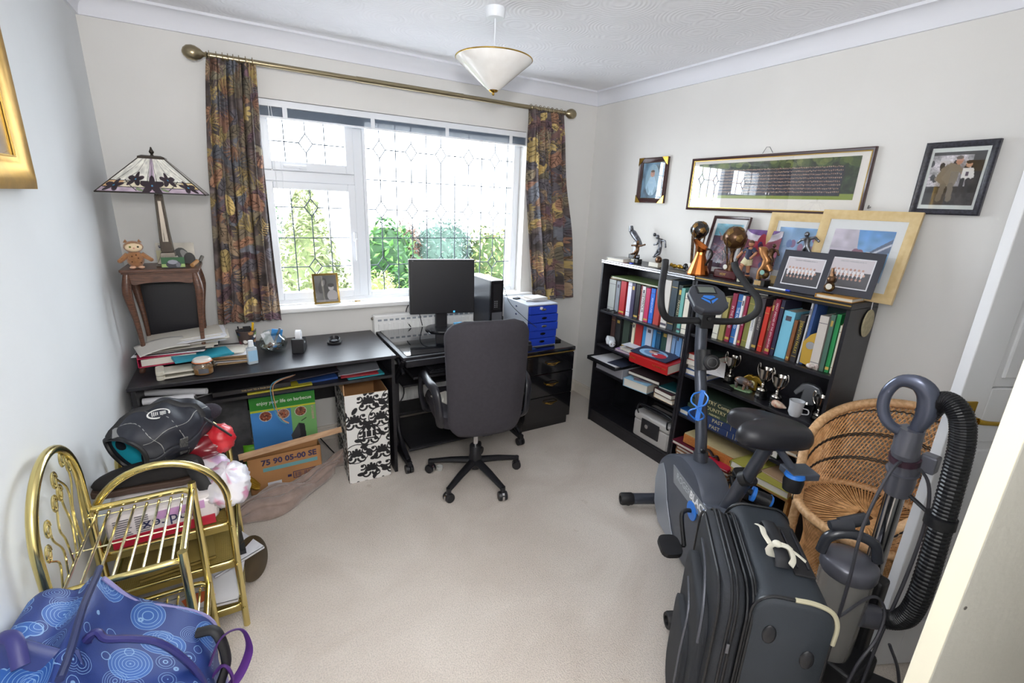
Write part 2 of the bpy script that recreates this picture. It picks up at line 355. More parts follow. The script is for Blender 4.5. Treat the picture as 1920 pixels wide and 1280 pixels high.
# ---------------------------------------------------------------- venetian blind, gathered up
bl = thing('venetian_blind', 'blue-grey venetian blind gathered up under the top of the window', 'blind', (1.54, .03, 2.03))
MB().box(-.845, -.018, .008, .845, .02, .043).build('head_rail', M_upvc, bl, bev=.002)
sl = MB()
for k in range(14): sl.box(-.843, -.014, -.038+k*.0032, .843, .014, -.0368+k*.0032)
sl.build('slat_stack', mat('blue_grey_slat', '8d9cb0', .35), bl)
MB().box(-.845, -.016, -.05, .845, .016, -.04).build('bottom_rail', M_upvc, bl, bev=.002)
for x in (-.72, -.24, .24, .72): MB().box(x-.012, -.02, -.045, x+.012, -.016, .02).build('ladder_tape', M_upvc, bl)
MB().tube([(-.80, -.02, .02), (-.795, -.025, -.4), (-.79, -.025, -.75)], .0022, 6).tube([(-.79, -.02, .02), (-.76, -.025, -.35), (-.785, -.025, -.75)], .0015, 6).build('pull_cord', M_upvc, bl)
# ---------------------------------------------------------------- curtain pole and curtains
M_abr = mat('antique_brass', '9a8d72', .28, .9)
pl_ = thing('curtain_pole', 'antique brass curtain pole with ball finials above the window', 'curtain pole', (1.54, -.1, 2.215))
MB().tube([(-1.05, 0, 0), (1.08, 0, 0)], .0135, 16).tube([(-.35, 0, 0), (.3, 0, 0)], .0155, 16).build('pole', M_abr, pl_, smooth=True)
for sg, x in ((-1, -1.05), (1, 1.08)):
    m_ = MB().lathe([(.009, 0), (.016, .006), (.010, .014), (.012, .02), (.022, .03), (.032, .05), (.034, .065), (.030, .085), (.018, .1), (.004, .106)], n=20, M=MX((x, 0, 0), (0, sg*PI/2, 0)))
    m_.build('finial', M_abr, pl_, smooth=True)
for x in (-.86, 1.02): MB().box(x-.01, 0, -.012, x+.01, .099, .0).box(x-.02, .093, -.04, x+.02, .099, .03).build('bracket', M_abr, pl_, bev=.002)
PALC = ['b39a5c', '8a6450', 'a87a5c', '756a56', '6f5350', '5c5a62', '857a62', '614a54', 'c0a868', '946e54', '78725e', '646a74', '9a8468']
def leafcloth(w, h, seed):
    rng = random.Random(seed); R_ = Ras(w, h, .0027, '5e5452'); nr = np.random.default_rng(seed); R_.noise(.35, .03, nr)
    for k in range(int(w*h*430)):
        cx, cy = rng.uniform(0, w), rng.uniform(0, h); a = rng.uniform(0, 2*PI); c = hexc(rng.choice(PALC))*rng.uniform(.8, 1.15)*.85+np.array([.12, .105, .10]); dk = c*.5; ty = rng.random(); L = rng.uniform(.035, .07)
        ca, sa = math.cos(a), math.sin(a)
        if ty < .4:   # broad veined leaf
            R_.ell(cx, cy, L, L*.52, c, rot=a)
            R_.line(cx-ca*L, cy-sa*L, cx+ca*L, cy+sa*L, .0035, dk)
            for q in (-.5, -.1, .3):
                for sg in (-1, 1): R_.line(cx+ca*L*q, cy+sa*L*q, cx+ca*L*(q+.35)-sg*sa*L*.4, cy+sa*L*(q+.35)+sg*ca*L*.4, .003, dk)
        elif ty < .68:  # fan palm
            for q in range(-4, 5):
                b_ = a+q*.24; R_.line(cx, cy, cx+math.cos(b_)*L*1.5, cy+math.sin(b_)*L*1.5, .0055, c if q % 2 else c*.75)
        elif ty < .88:  # lobed leaf
            for q in range(5):
                b_ = a+(q-2)*.75; R_.ell(cx+math.cos(b_)*L*.5, cy+math.sin(b_)*L*.5, L*.5, L*.2, c, rot=b_)
            R_.line(cx, cy, cx-ca*L, cy-sa*L, .0035, dk)
        else:           # fern
            R_.line(cx-ca*L, cy-sa*L, cx+ca*L, cy+sa*L, .003, c)
            for q in range(-4, 5):
                for sg in (-1, 1): R_.line(cx+ca*L*q/4, cy+sa*L*q/4, cx+ca*L*(q/4+.25)-sg*sa*L*.35, cy+sa*L*(q/4+.25)+sg*ca*L*.35, .004, c)
    return R_.noise(.1, .008, nr)
def curtain(name, label, top, mid, bot, folds, seed, amp=.034, cy=-.105, ztop=2.205, zbot=.88):
    root = thing(name, label, 'curtain', ((top[0]+top[1])/2, cy, ztop)); ox, oz = root.location[0], ztop
    R_ = leafcloth(.38, 1.34, seed); nx, ny = R_.nx, R_.ny
    u = np.linspace(0, 1, nx)[:, None]; v = np.linspace(0, 1, ny)[None, :]
    def l3(a, m_, b_): return np.where(v < .35, a+(m_-a)*(v/.35)**.8, m_+(b_-m_)*((v-.35)/.65))
    x0, x1 = l3(top[0], mid[0], bot[0]), l3(top[1], mid[1], bot[1])
    ph = 2*PI*folds*(u+.035*np.sin(3*v+seed)*np.sin(5*u))
    am = amp*.85*(.35+.75*np.minimum(1, v*3.5))*(1+.3*np.sin(7*u+seed))
    x = x0+(x1-x0)*(u+.018*np.sin(2*ph)); y = am*np.sin(ph)+.012*np.sin(3.1*ph+4*v)+.01*np.sin(1.7*ph+seed)*v
    z = -(ztop-zbot)*v+0*u-.012*np.sin(ph)*v; pinch = np.exp(-((v-.06)/.03)**2)*.012
    y = y-pinch*np.sin(2*ph)
    P = np.stack([x-ox, y, z+0*x], -1)
    grid('drape', P, R_.c, vmat('curtain_cloth', .9, bump=.25), root, True, .002)
    for k in range(8):
        xx = top[0]-ox+(top[1]-top[0])*(k+.5)/8
        MB().tube(arc((xx, 0), .017, 0, 2*PI, 14, 'yz', xx) if 0 else [(xx+.004*math.sin(k), .005+.0185*math.cos(a*2*PI/14), .012+.0185*math.sin(a*2*PI/14)) for a in range(14)], .002, 6, closed=True).build('curtain_ring', M_abr, root, smooth=True)
curtain('curtain', 'leaf-patterned brown and gold curtain on the left of the window', (.482, .69), (.43, .685), (.375, .69), 3.2, 3)
curtain('curtain', 'leaf-patterned brown and gold curtain on the right of the window', (2.325, 2.61), (2.335, 2.68), (2.44, 2.80), 3.6, 8, zbot=.875)
# ---------------------------------------------------------------- garden outside
struct('floor_garden' if 0 else 'ground', MB().box(-14, .6, -.45, 18, 30, -.4), mat('gravel_drive', 'a8a4a2', .95, var=.25, vs=3))
def leafmass(name, label, cat, blobs, n, cols, size, seed, group=None, stemc='5b4a38', core=None):
    rng = random.Random(seed); root = thing(name, label, cat, (blobs[0][0], blobs[0][1], -.4), group=group)
    ox, oy, oz = root.location; ms = [mat('leaf_'+c, tuple(hexc(c)*.72), .6) for c in cols]; mb = MB()
    tot = sum(b_[3]*b_[5] for b_ in blobs)
    for (bx, by, bz, rx, ry, rz, cone) in blobs:
        for k in range(int(n*rx*rz/tot)):
            th = rng.uniform(0, 2*PI); w = rng.uniform(-1, 1); rr = rng.uniform(.78, 1.04)
            if cone: hh = (w+1)/2; q = (1-hh)**.8*rr; px, py, pz = bx+rx*q*math.cos(th), by+ry*q*math.sin(th), bz-rz+2*rz*hh
            else: q = math.sqrt(1-w*w); px, py, pz = bx+rx*q*math.cos(th)*rr, by+ry*q*math.sin(th)*rr, bz+rz*w*rr
            if py > by+.3*ry: continue
            s_ = size*rng.uniform(.6, 1.3); M_ = MX((px-ox, py-oy, pz-oz), (rng.uniform(-1, 1), rng.uniform(-1, 1), rng.uniform(0, 6.3)))
            mb.use(rng.choice(ms)); mb.add([(-s_, 0, 0), (0, -s_*.4, s_*.15), (s_, 0, 0), (0, s_*.4, s_*.15)], [(0, 1, 2, 3)], M_)
    mb.build('foliage', None, root)
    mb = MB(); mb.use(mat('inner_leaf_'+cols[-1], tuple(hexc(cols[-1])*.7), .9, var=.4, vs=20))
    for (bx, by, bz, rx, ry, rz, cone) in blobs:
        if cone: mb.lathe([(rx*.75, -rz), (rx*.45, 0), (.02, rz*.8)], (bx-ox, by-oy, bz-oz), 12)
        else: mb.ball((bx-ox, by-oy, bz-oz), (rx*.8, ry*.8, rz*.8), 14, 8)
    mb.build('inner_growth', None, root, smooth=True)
    b0 = blobs[0]; MB().tube([(0, 0, 0), (0, 0, max(.1, b0[2]+.4-b0[5]*.3))], .05, 8).build('trunk', mat('bark_'+stemc, stemc, .9), root)
leafmass('conifer', 'pale yellow-green conifer rising to a point behind the left casement', 'tree', [(1.25, 3.1, .65, .68, .6, 1.15, 1), (1.35, 3.0, .0, .8, .6, .75, 0)], 5200, ['c3c98f', 'a9b678', 'd8dba6', '8c9c5c'], .045, 1, 'garden plants beyond the window')
leafmass('laurel_bush', 'dark glossy green bush left of the brown shrub outside', 'bush', [(2.15, 3.0, .75, .42, .4, .6, 0), (2.0, 2.9, .1, .5, .4, .55, 0)], 1700, ['5d9a3e', '3f7a2c', '86b85a', '2c5a22'], .06, 2, 'garden plants beyond the window')
leafmass('brown_shrub', 'reddish brown shrub between the green bush and blue-green hedge outside', 'bush', [(2.5, 3.2, .7, .24, .3, .62, 0)], 1300, ['8a6652', 'a07a64', '6a4a3c', '7c5a48'], .035, 3, 'garden plants beyond the window')
leafmass('hedge', 'blue-green clipped hedge behind the computer tower outside', 'hedge', [(2.95, 3.2, .7, .55, .4, .68, 0), (3.2, 3.3, .75, .4, .35, .62, 0)], 3400, ['8fa89a', '6f8f80', 'a9bdae', '587565'], .032, 4, 'garden plants beyond the window')
leafmass('leafy_shrub', 'loose yellow-green shrub at the right end of the window outside', 'bush', [(3.75, 3.1, .6, .5, .4, .68, 0)], 1300, ['9fae62', '7d9348', 'b9a878', '5b7538'], .05, 5, 'garden plants beyond the window')
leafmass('pale_bush', 'small rounded yellow bush low in front of the green bush outside', 'bush', [(1.95, 2.5, .35, .25, .25, .42, 0)], 900, ['cdd08a', 'b7bf6c', 'dfe0aa', '95a052'], .03, 6, 'garden plants beyond the window')
leafmass('dark_hedge', 'dark green hedge behind the left edge of the conifer outside', 'hedge', [(.55, 3.9, .8, .6, .4, .85, 0)], 1800, ['5f8a4a', '4b7439', '80a866', '35582b'], .045, 7, 'garden plants beyond the window')
# ---------------------------------------------------------------- pendant lamp
pd = thing('pendant_lamp', 'ceiling pendant with a white inverted cone shade and gold rim', 'ceiling lamp', (1.603, -.969, 2.4))
MB().lathe([(.0, 0), (.043, 0), (.042, -.034), (.038, -.04), (.0, -.04)], n=28).build('ceiling_rose', M_upvc, pd, smooth=True)
MB().tube([(0, 0, -.04), (.001, 0, -.155)], .0032, 8).build('flex', M_upvc, pd)
MB().lathe([(.008, -.145), (.014, -.15), (.018, -.19), (.022, -.2), (.0, -.2)], n=20).build('bulb_holder', M_upvc, pd, smooth=True)
M_shade = mat('swirled_glass_shade', 'f6f4f0', .25, c2='e8e4de', vs=7, coat=.5, trans=.0)
prof = [(.172, -.198), (.17, -.204), (.13, -.236), (.085, -.274), (.045, -.308), (.02, -.325)]
MB().lathe(prof+[(r_-.004 if r_ > .03 else r_, z_+.004) for r_, z_ in prof[::-1]], n=48, cap=False).build('glass_shade', M_shade, pd, smooth=True)
M_gold = mat('polished_gold', 'c9a24a', .2, 1)
MB().tube([(.172*math.cos(2*PI*k/48), .172*math.sin(2*PI*k/48), -.198) for k in range(48)], .0028, 8, closed=True).build('gold_rim', M_gold, pd, smooth=True)
MB().lathe([(.0, -.318), (.024, -.321), (.018, -.33), (.005, -.334), (.006, -.342), (.0, -.347)], n=20).build('finial', M_gold, pd, smooth=True)
# ================================================================ WALL PICTURES
def right(y, z, x=2.995): return axes((x, y, z), (0, -1, 0), (0, 0, 1))      # on the right wall, seen from the room
M_pglass = glassmat('picture_glass', 'ffffff', .07)
def framed(name, label, cat, M, w, h, bw, d, fm, ras, mount=0, mm=None, glass=True, gold=None, backed=True):
    """frame centred on M, back at local z=0, picture = painted print"""
    loc = M.to_translation(); root = thing(name, label, cat, loc); R_ = M.copy(); R_.translation = (0, 0, 0)
    mb = MB(); prof = [(0, 0), (0, d*.8), (bw*.25, d), (bw*.6, d*.85), (bw*.8, d*.6), (bw, d*.5), (bw, 0)]; rings = []
    for sx, sy in ((-1, -1), (1, -1), (1, 1), (-1, 1), (-1, -1)): rings.append([(sx*(w/2-p), sy*(h/2-p), q) for p, q in prof])
    mb.loft(rings, False, True, M=R_); mb.build('frame', fm, root, smooth=True)
    if gold:
        g = MB(); a, b_ = w/2-bw, h/2-bw; t_ = .004
        for k in ((-a-t_, -b_-t_, a+t_, -b_), (-a-t_, b_, a+t_, b_+t_), (-a-t_, -b_, -a, b_), (a, -b_, a+t_, b_)): g.box(k[0], k[1], d*.45, k[2], k[3], d*.62, R_)
        g.build('gilt_slip', gold, root)
    if backed: MB().box(-w/2+.003, -h/2+.003, .0005, w/2-.003, h/2-.003, .003, R_).build('backing_board', mat('backing_card', '6b5a48', .9), root)
    if mount: MB().box(-w/2+bw, -h/2+bw, .003, w/2-bw, h/2-bw, d*.3, R_).build('mount', mm, root)
    ras.flat('photo', R_ @ Matrix.Translation((0, ras.offy if hasattr(ras, 'offy') else 0, d*.3+.0008)), root, vmat('photo_print', .35))
    if glass: MB().box(-w/2+bw*.9, -h/2+bw*.9, d*.42, w/2-bw*.9, h/2-bw*.9, d*.45, R_).build('glazing', M_pglass, root)
    return root
rng = random.Random(5); nrg = np.random.default_rng(5)
M_mahog = mat('dark_mahogany_frame', '3a1c1c', .3, coat=.4); M_cream = mat('cream_mount', 'efeae2', .8); M_gilt = mat('gilt_edge', 'c4a052', .35, .8)
# long group photograph: trees, rows of dark uniforms, grass strip
R_ = Ras(.88, .192, .0017, '2f3d24'); R_.noise(.5, .02, nrg); R_.noise(.4, .006, nrg)
for k in range(70): R_.ell(rng.uniform(.0, .88), rng.uniform(0, .03), .02, .014, rng.choice(['6b7a3a', '4a5a2c', '7f8a4a', '2c3820']), .7)
R_.rect(0, .165, .88, .192, '8a9a3c'); R_.rect(.08, .040, .82, .175, '23242e')
for row in range(8):
    for k in range(88):
        x = .085+k*.0083+(.004 if row % 2 else 0); y = .042+row*.0165+rng.uniform(-.0015, .0015)
        R_.ell(x, y+.009, .0040, .0075, rng.choice(['23263a', '1c1f30', '2c2f42'])); R_.ell(x, y, .0025, .0032, rng.choice(['c09a82', 'a98570', 'd0ae96']))
        if row == 7 and rng.random() < .08: R_.ell(x, y+.007, .003, .006, 'e8e4e8')
R_.offy = .018
framed('panoramic_photo_frame', 'wide dark wood frame with a long group photograph of rows of people in dark uniform', 'picture frame', right(-1.469, 1.742), .986, .297, .018, .016, M_mahog, R_, 1, M_cream, gold=M_gilt)
# baby picture with gilt corners
R_ = Ras(.185, .225, .0022, '5f7f96'); R_.noise(.4, .03, nrg); R_.ell(.09, .11, .06, .10, '8fb0c4'); R_.ell(.09, .135, .032, .055, 'a9cbe0'); R_.ell(.09, .07, .019, .021, 'c99a86'); R_.ell(.09, .054, .017, .008, '5a4032'); R_.line(.06, .12, .045, .16, .014, 'a9cbe0'); R_.line(.12, .12, .13, .15, .014, 'a9cbe0'); R_.line(.08, .18, .075, .2, .014, 'b8d4e4'); R_.line(.1, .18, .105, .2, .014, 'b8d4e4'); R_.ell(.083, .07, .002, .002, '3a2a26'); R_.ell(.097, .07, .002, .002, '3a2a26')
bf = framed('small_photo_frame', 'small mahogany frame with gilt corners holding a picture of a baby in blue', 'picture frame', right(-.659, 1.772), .254, .289, .028, .02, M_mahog, R_)
for sx in (-1, 1):
    for sy in (-1, 1):
        MB().prism([(0, 0), (-sx*.05, 0), (0, -sy*.05)], .016, .0215, M=Matrix(right(-.659, 1.772)).to_3x3().to_4x4() @ Matrix.Translation((sx*.1275, sy*.145, 0))).build('gilt_corner', M_gold, bf)
# man and boy photograph
R_ = Ras(.16, .20, .0022, '1c1a1c'); R_.rect(0, .012, .16, .13, 'b9b4b8'); R_.noise(.3, .02, nrg); R_.rect(.125, 0, .16, .2, '17171b'); R_.rect(0, .155, .16, .2, '3a3a3c'); R_.noise(.2, .003, nrg)
for k in range(14): R_.ell(rng.uniform(.0, .12), rng.uniform(.03, .12), .008, .012, rng.choice(['3c3a40', 'd8d4d6', '6a5f66', '2a2a30']))
R_.poly([(.035, .062), (.06, .04), (.092, .05), (.094, .10), (.088, .13), (.045, .13)], '8d8272'); R_.line(.05, .06, .03, .10, .018, '857a6a'); R_.line(.03, .10, .05, .115, .014, '857a6a'); R_.line(.085, .058, .105, .078, .014, '8d8272'); R_.ell(.106, .08, .005, .005, 'c08a72')
R_.line(.055, .125, .05, .178, .018, '7c7264'); R_.line(.078, .125, .082, .178, .018, '7c7264'); R_.ell(.086, .033, .011, .015, 'c48e76'); R_.ell(.084, .022, .011, .007, '5a4a40')
R_.ell(.118, .047, .010, .012, 'c99a80'); R_.ell(.118, .039, .011, .007, '2a1f1c'); R_.poly([(.102, .062), (.134, .062), (.142, .095), (.13, .105), (.104, .105)], 'ece9e4'); R_.rect(.113, .075, .122, .09, '5a4a5a'); R_.line(.110, .105, .108, .165, .014, '26262a'); R_.line(.126, .105, .128, .165, .014, '26262a')
framed('black_photo_frame', 'black corded frame with a photograph of a man beside a boy in white', 'picture frame', right(-2.251, 1.750), .222, .275, .022, .022, mat('black_rope_frame', '26262c', .35, c2='3d3d48', vs=120), R_, 1, mat('pale_mount', 'dfe4e0', .8))
# gilt picture on the left wall, cut by the frame
R_ = Ras(.42, .38, .006, '8a7f78'); R_.noise(.4, .05, nrg)
framed('gilt_picture_frame', 'ornate gilt picture frame hanging on the left wall', 'picture frame', axes((.005, -1.44, 1.83), (0, 1, 0), (0, 0, 1)), .56, .52, .085, .035, mat('old_gilt', 'b98f3c', .32, .85, var=.25, vs=18), R_, 1, mat('pink_slip', 'b98c78', .6), gold=M_gilt)
hk = MB().tube([(2.995, -1.42, 1.895), (2.99, -1.44, 1.925), (2.995, -1.455, 1.925), (2.99, -1.48, 1.895)], .0015, 6); o = hk.build('picture_wire', mat('steel_wire', '8a8a8a', .4, .8)); setp(o, 'thin picture wire on a nail above the long group photograph', 'picture hook')
o = MB().tube([(3.0, -1.985, 1.635), (2.975, -1.987, 1.63), (2.972, -1.99, 1.642)], .003, 6).build('wall_hook', mat('steel_wire')); setp(o, 'bare little hook in the wall right of the long group photograph', 'hook')
# ================================================================ LEFT DESK
M_desk = wood('black_ash', '19181c', '28272d', .36, 3.); M_deskd = wood('black_ash_matt', '141317', '1e1d22', .45, 3.)
desk = thing('writing_desk', 'long black desk with a shelf under the top on the left under the window', 'desk', (.625, -.32, 0))
MB().box(-.60, -.29, .724, .595, .29, .742).build('desk_top', M_desk, desk, bev=.002)
MB().box(-.59, -.285, 0, -.572, .28, .722).build('side_panel', M_deskd, desk); MB().box(.567, -.285, 0, .585, .28, .722).build('side_panel', M_deskd, desk)
MB().box(-.572, -.285, .612, .567, .28, .627).build('shelf', M_deskd, desk); MB().box(-.572, .262, .32, .567, .28, .612).build('back_panel', M_deskd, desk)
for x, y in ((.576, -.275), (-.58, -.26)): MB().lathe([(0, .7421), (.005, .7421), (.004, .7435), (0, .7435)], (x, y, 0), 12).build('screw_cap', mat('screw_cap', '3c3c40', .4), desk)
# nest table standing on the desk
M_old = wood('old_oak', '4a2f22', '6b4632', .5, 8., .2)
tb = thing('side_table', 'small carved brown wooden side table standing on the left desk', 'side table', (.195, -.29, .742))
pr_ = rrect(-.152, -.125, .152, .125, .012); MB().prism(pr_, .476, .488).prism([(x*.97, y*.96) for x, y in pr_], .468, .476).build('table_top', M_old, tb, bev=.002)
ap = MB()
for (ax_, s_) in (('x', -1), ('x', 1), ('y', -1), ('y', 1)):
    L = .26 if ax_ == 'x' else .2; pts = []
    for k in range(13):
        t_ = -L/2+L*k/12; pts.append((t_, .425+.014*abs(math.cos(PI*k/6))*(-1 if k in (0, 12) else 1)*(.2 if 2 < k < 10 else -.6)))
    poly = pts+[(L/2, .468), (-L/2, .468)]
    M_ = Matrix.Translation((0, s_*.105, 0)) @ axes((0, 0, 0), (1, 0, 0), (0, 0, 1)) if ax_ == 'x' else Matrix.Translation((s_*.135, 0, 0)) @ axes((0, 0, 0), (0, 1, 0), (0, 0, 1))
    ap.prism(poly, -.006, .006, M_)
ap.build('apron', M_old, tb)
for sx in (-1, 1):
    for sy in (-1, 1):
        c = [(.128, .468, .014), (.134, .42, .018), (.137, .38, .0185), (.133, .33, .0155), (.126, .26, .012), (.120, .16, .0095), (.120, .06, .0085), (.126, .03, .009), (.137, .012, .013), (.138, .0, .011)]
        p_ = smoothpath([(sx*a, sy*(a-.027), z) for a, z, _ in c], 3); rr = np.interp(np.linspace(0, 9, len(p_)), range(10), [q[2] for q in c])
        MB().tube(p_, list(rr), 10).build('leg', M_old, tb, smooth=True)
# stained glass lamp
lampR = thing('stained_glass_lamp', 'table lamp with a pyramid stained glass shade of dark flowers on the side table', 'table lamp', (.222, -.285, 1.230))
M_brz = mat('dark_bronze', '3c352f', .35, .8); M_nick = mat('tarnished_nickel', '8d857b', .3, .9)
bs = MB()
def sq(a, z): return [(-a, -a, z), (a, -a, z), (a, a, z), (-a, a, z)]
bs.loft([sq(.048, 0), sq(.05, .008), sq(.042, .014), sq(.03, .045), sq(.028, .05), sq(.028, .062), sq(.024, .066)])
for k in range(-3, 4):
    for q in range(4): bs.tube([(k*.0085, -.040, .018), (k*.0075, -.029, .046)], .003, 6, M=Matrix.Rotation(q*PI/2, 4, 'Z'))
bs.build('lamp_base', M_nick, lampR, bev=.001)
MB().loft([sq(.024, .066), sq(.019, .16), sq(.0145, .33)]).build('lamp_stem', M_brz, lampR)
MB().tube([(-.022, -.0235, .075), (-.013, -.0145, .325)], .0035, 6).tube([(.022, -.0235, .075), (.013, -.0145, .325)], .0035, 6).tube([(-.003, -.0245, .12), (-.002, -.016, .325)], .0022, 6).prism([(-.011, -.085), (.011, -.085), (.006, .1), (-.006, .1)], 0, .002, M=axes((0, -.0215, .2), (1, 0, 0), (0, .03, 1))).build('stem_trim', M_nick, lampR)
zb, zt, hb, ht = .334, .482, .192, .047
R_ = Ras(.4, .17, .0015, 'e4e1d6'); R_.noise(.1, .03, nrg)   # one face: u across, v down
R_.rect(0, .115, .4, .17, 'ddd3b8'); R_.rect(0, .145, .4, .17, 'b9a6b4'); R_.rect(.0, .115, .07, .145, 'c9a274'); R_.rect(.185, 0, .215, .14, 'b3a0b0'); R_.rect(.34, .115, .4, .145, 'd6bd8a')
R_.noise(.12, .012, nrg); dk = '1e1a1c'
for x in (.185, .2, .215): R_.line(x, 0, .2+(x-.2)*1.6, .125, .003, dk)
for sg in (-1, 1):
    R_.line(.2+sg*.07, 0, .2+sg*.09, .07, .003, dk); R_.line(.2+sg*.09, .07, .2+sg*.125, .1, .003, dk); R_.line(.2+sg*.12, 0, .2+sg*.17, .11, .003, dk)
    R_.line(.2+sg*.06, .16, .2+sg*.13, .11, .003, dk); R_.line(.2+sg*.1, .115, .2+sg*.19, .15, .003, dk)
R_.line(0, .115, .4, .115, .003, dk); R_.line(0, .145, .4, .145, .003, dk); R_.line(0, .168, .4, .168, .005, dk)
for cx, cy, s_ in ((.2, .135, 1.6), (.118, .106, 1.2), (.282, .106, 1.2), (.042, .138, 1.05), (.358, .138, 1.05)):
    for q in range(5): a = -PI/2+q*2*PI/5; R_.ell(cx+math.cos(a)*.017*s_, cy+math.sin(a)*.012*s_, .019*s_, .009*s_, '2c1c26', rot=a)
    R_.ell(cx, cy, .004, .004, '3c7fa0')
for x in (.15, .25): R_.ell(x, .155, .016, .006, '7d8a6a', rot=.4)
P0 = R_; u = P0.x/.4; v = P0.y/.17
shd = None
for q in range(4):
    hx = ht+(hb-ht)*v**1.0; X = (u-.5)*2*hx; Y = -hx; Z = zt-(zt-zb)*v; a = q*PI/2
    P = np.stack([X*math.cos(a)-Y*math.sin(a), X*math.sin(a)+Y*math.cos(a), Z], -1); grid('shade_panel', P, P0.c, vmat('stained_glass', .25, coat=.3), lampR, False, .003)
cm = MB()
for sx, sy in ((-1, -1), (1, -1), (1, 1), (-1, 1)): cm.tube([(sx*ht, sy*ht, zt), (sx*hb, sy*hb, zb)], .0028, 6)
for (a, z) in ((hb, zb), (ht, zt)): cm.tube([(-a, -a, z), (a, -a, z), (a, a, z), (-a, a, z)], .0032, 6, closed=True)
cm.loft([sq(ht+.004, zt-.004), sq(ht+.002, zt+.008), sq(ht-.012, zt+.014)]); cm.build('shade_leading', M_brz, lampR)
MB().lathe([(.007, zt+.014), (.005, zt+.022), (.009, zt+.027), (.01, zt+.032), (.005, zt+.042), (.003, zt+.05), (0, zt+.053)], n=14).build('finial', M_brz, lampR, smooth=True)
# owl
M_plu = mat('brown_plush', 'a9764c', .95, var=.2, vs=90, bump=.5, bs=300, sheen=.6)
ow = thing('plush_owl', 'small brown plush owl with a cream face on the side table', 'soft toy', (.103, -.352, 1.231), .2); ow.scale = (1.22, 1.22, 1.12)
MB().ball((0, 0, .036), (.027, .022, .036), 16, 10).tube([(-.02, 0, .055), (-.045, -.008, .032)], [.011, .008], 8).tube([(.02, 0, .055), (.045, -.01, .034)], [.011, .008], 8).ball((-.046, -.008, .031), .0085).ball((.046, -.01, .033), .0085).build('body', M_plu, ow, smooth=True)
MB().ball((0, -.002, .086), (.030, .024, .024), 16, 10).lathe([(.008, 0), (.001, .012)], (-.02, 0, .103), 8).lathe([(.008, 0), (.001, .012)], (.02, 0, .103), 8).build('head', M_plu, ow, smooth=True)
MB().ball((0, -.014, .085), (.026, .0165, .018), 16, 8).build('face', mat('cream_plush', 'ecd3ae', .95), ow, smooth=True)
for x, c in ((-.011, '6a7a2a'), (.012, '3a3a2a')): MB().ball((x, -.0300, .088), .0036).build('eye', mat('eye_'+c, c, .2), ow, smooth=True)
MB().ball((0, -.029, .083), (.0035, .003, .004)).build('beak', mat('pink_beak', 'e0a890', .7), ow, smooth=True)
for x in (-.013, .013): MB().ball((x, -.022, .006), (.010, .012, .006)).build('foot', mat('pink_plush', 'e6b89a', .95), ow, smooth=True)
sp_ = MB()
for x, z in ((-.01, .05), (.008, .042), (-.012, .028), (.014, .024), (.003, .055)): sp_.ball((x, -.0215, z), (.002, .002, .003))
sp_.build('spots', mat('brown_spot', '5a3620', .9), ow)
# cards
R_ = Ras(.125, .085, .0012, 'bfb9ad'); R_.noise(.15, .03, nrg); R_.rect(0, .03, .05, .085, 'c2bd86', .5); R_.ell(.078, .07, .03, .05, '4a4a48'); R_.ell(.095, .055, .012, .03, '8c8a86', rot=-.5); R_.ell(.105, .07, .02, .03, '3a3836')
R_.ell(.014, .018, .004, .003, '1c2448'); [R_.ell(.010+.003*k, .012+.001*abs(k-1.5), .0014, .002, '1c2448') for k in range(4)]
for k in range(3): R_.rect(.021, .011+.004*k, .036, .0125+.004*k, '5a5a58')
cd = thing('greeting_card', 'pale card with a paw mark and dog photo behind the lamp base', 'card', (.246, -.225, 1.231)); cd.scale = (1.25, 1, 1.2); R_.flat('card_front', axes((0, 0, .0425), (1, 0, 0), (0, .15, 1)), cd, solid=.0012)
R_ = Ras(.082, .045, .001, '2c5a34'); R_.rect(0, .028, .082, .045, '9ab06a'); R_.ell(.042, .03, .026, .018, '33323a'); R_.ell(.04, .02, .018, .009, '8f8f98'); R_.ell(.058, .033, .008, .012, '6c6c74'); R_.rect(0, .041, .082, .045, '20242c')
cd = thing('greeting_card', 'small green card with a black dog standing in front of the lamp base', 'card', (.245, -.385, 1.231)); cd.scale = (1.1, 1, 1.1); R_.flat('card_front', axes((0, 0, .0225), (1, 0, 0), (0, .2, 1)), cd, solid=.0012)
o = MB().tube([(.315, -.36, 1.238), (.335, -.31, 1.252)], [.009, .009], 14).build('wooden_peg', mat('pale_wood', 'b98a58', .6), None, smooth=True); setp(o, 'short pale wooden peg lying at the right end of the side table', 'peg')
o = MB().tube([(.338, -.21, 1.237), (.352, -.19, 1.262)], .008, 10).build('metal_cap', mat('grey_metal', '8a8680', .4, .6), None, smooth=True); setp(o, 'grey metal tube on the back right corner of the side table', 'tube')
# black screen behind the table
tv = thing('flat_screen', 'old black flat screen standing behind the legs of the side table', 'monitor', (.19, -.10, .742))
MB().box(-.128, -.012, .03, .13, .012, .38).build('casing', mat('black_plastic', '1b1b1f', .4), tv, bev=.006)
MB().box(-.112, -.0135, .048, .117, -.012, .365).build('screen', mat('dark_screen', '2a292d', .3), tv)
MB().box(-.09, -.03, 0, .09, .04, .012).box(-.03, .0, .01, .03, .012, .05).build('stand', mat('black_plastic'), tv)
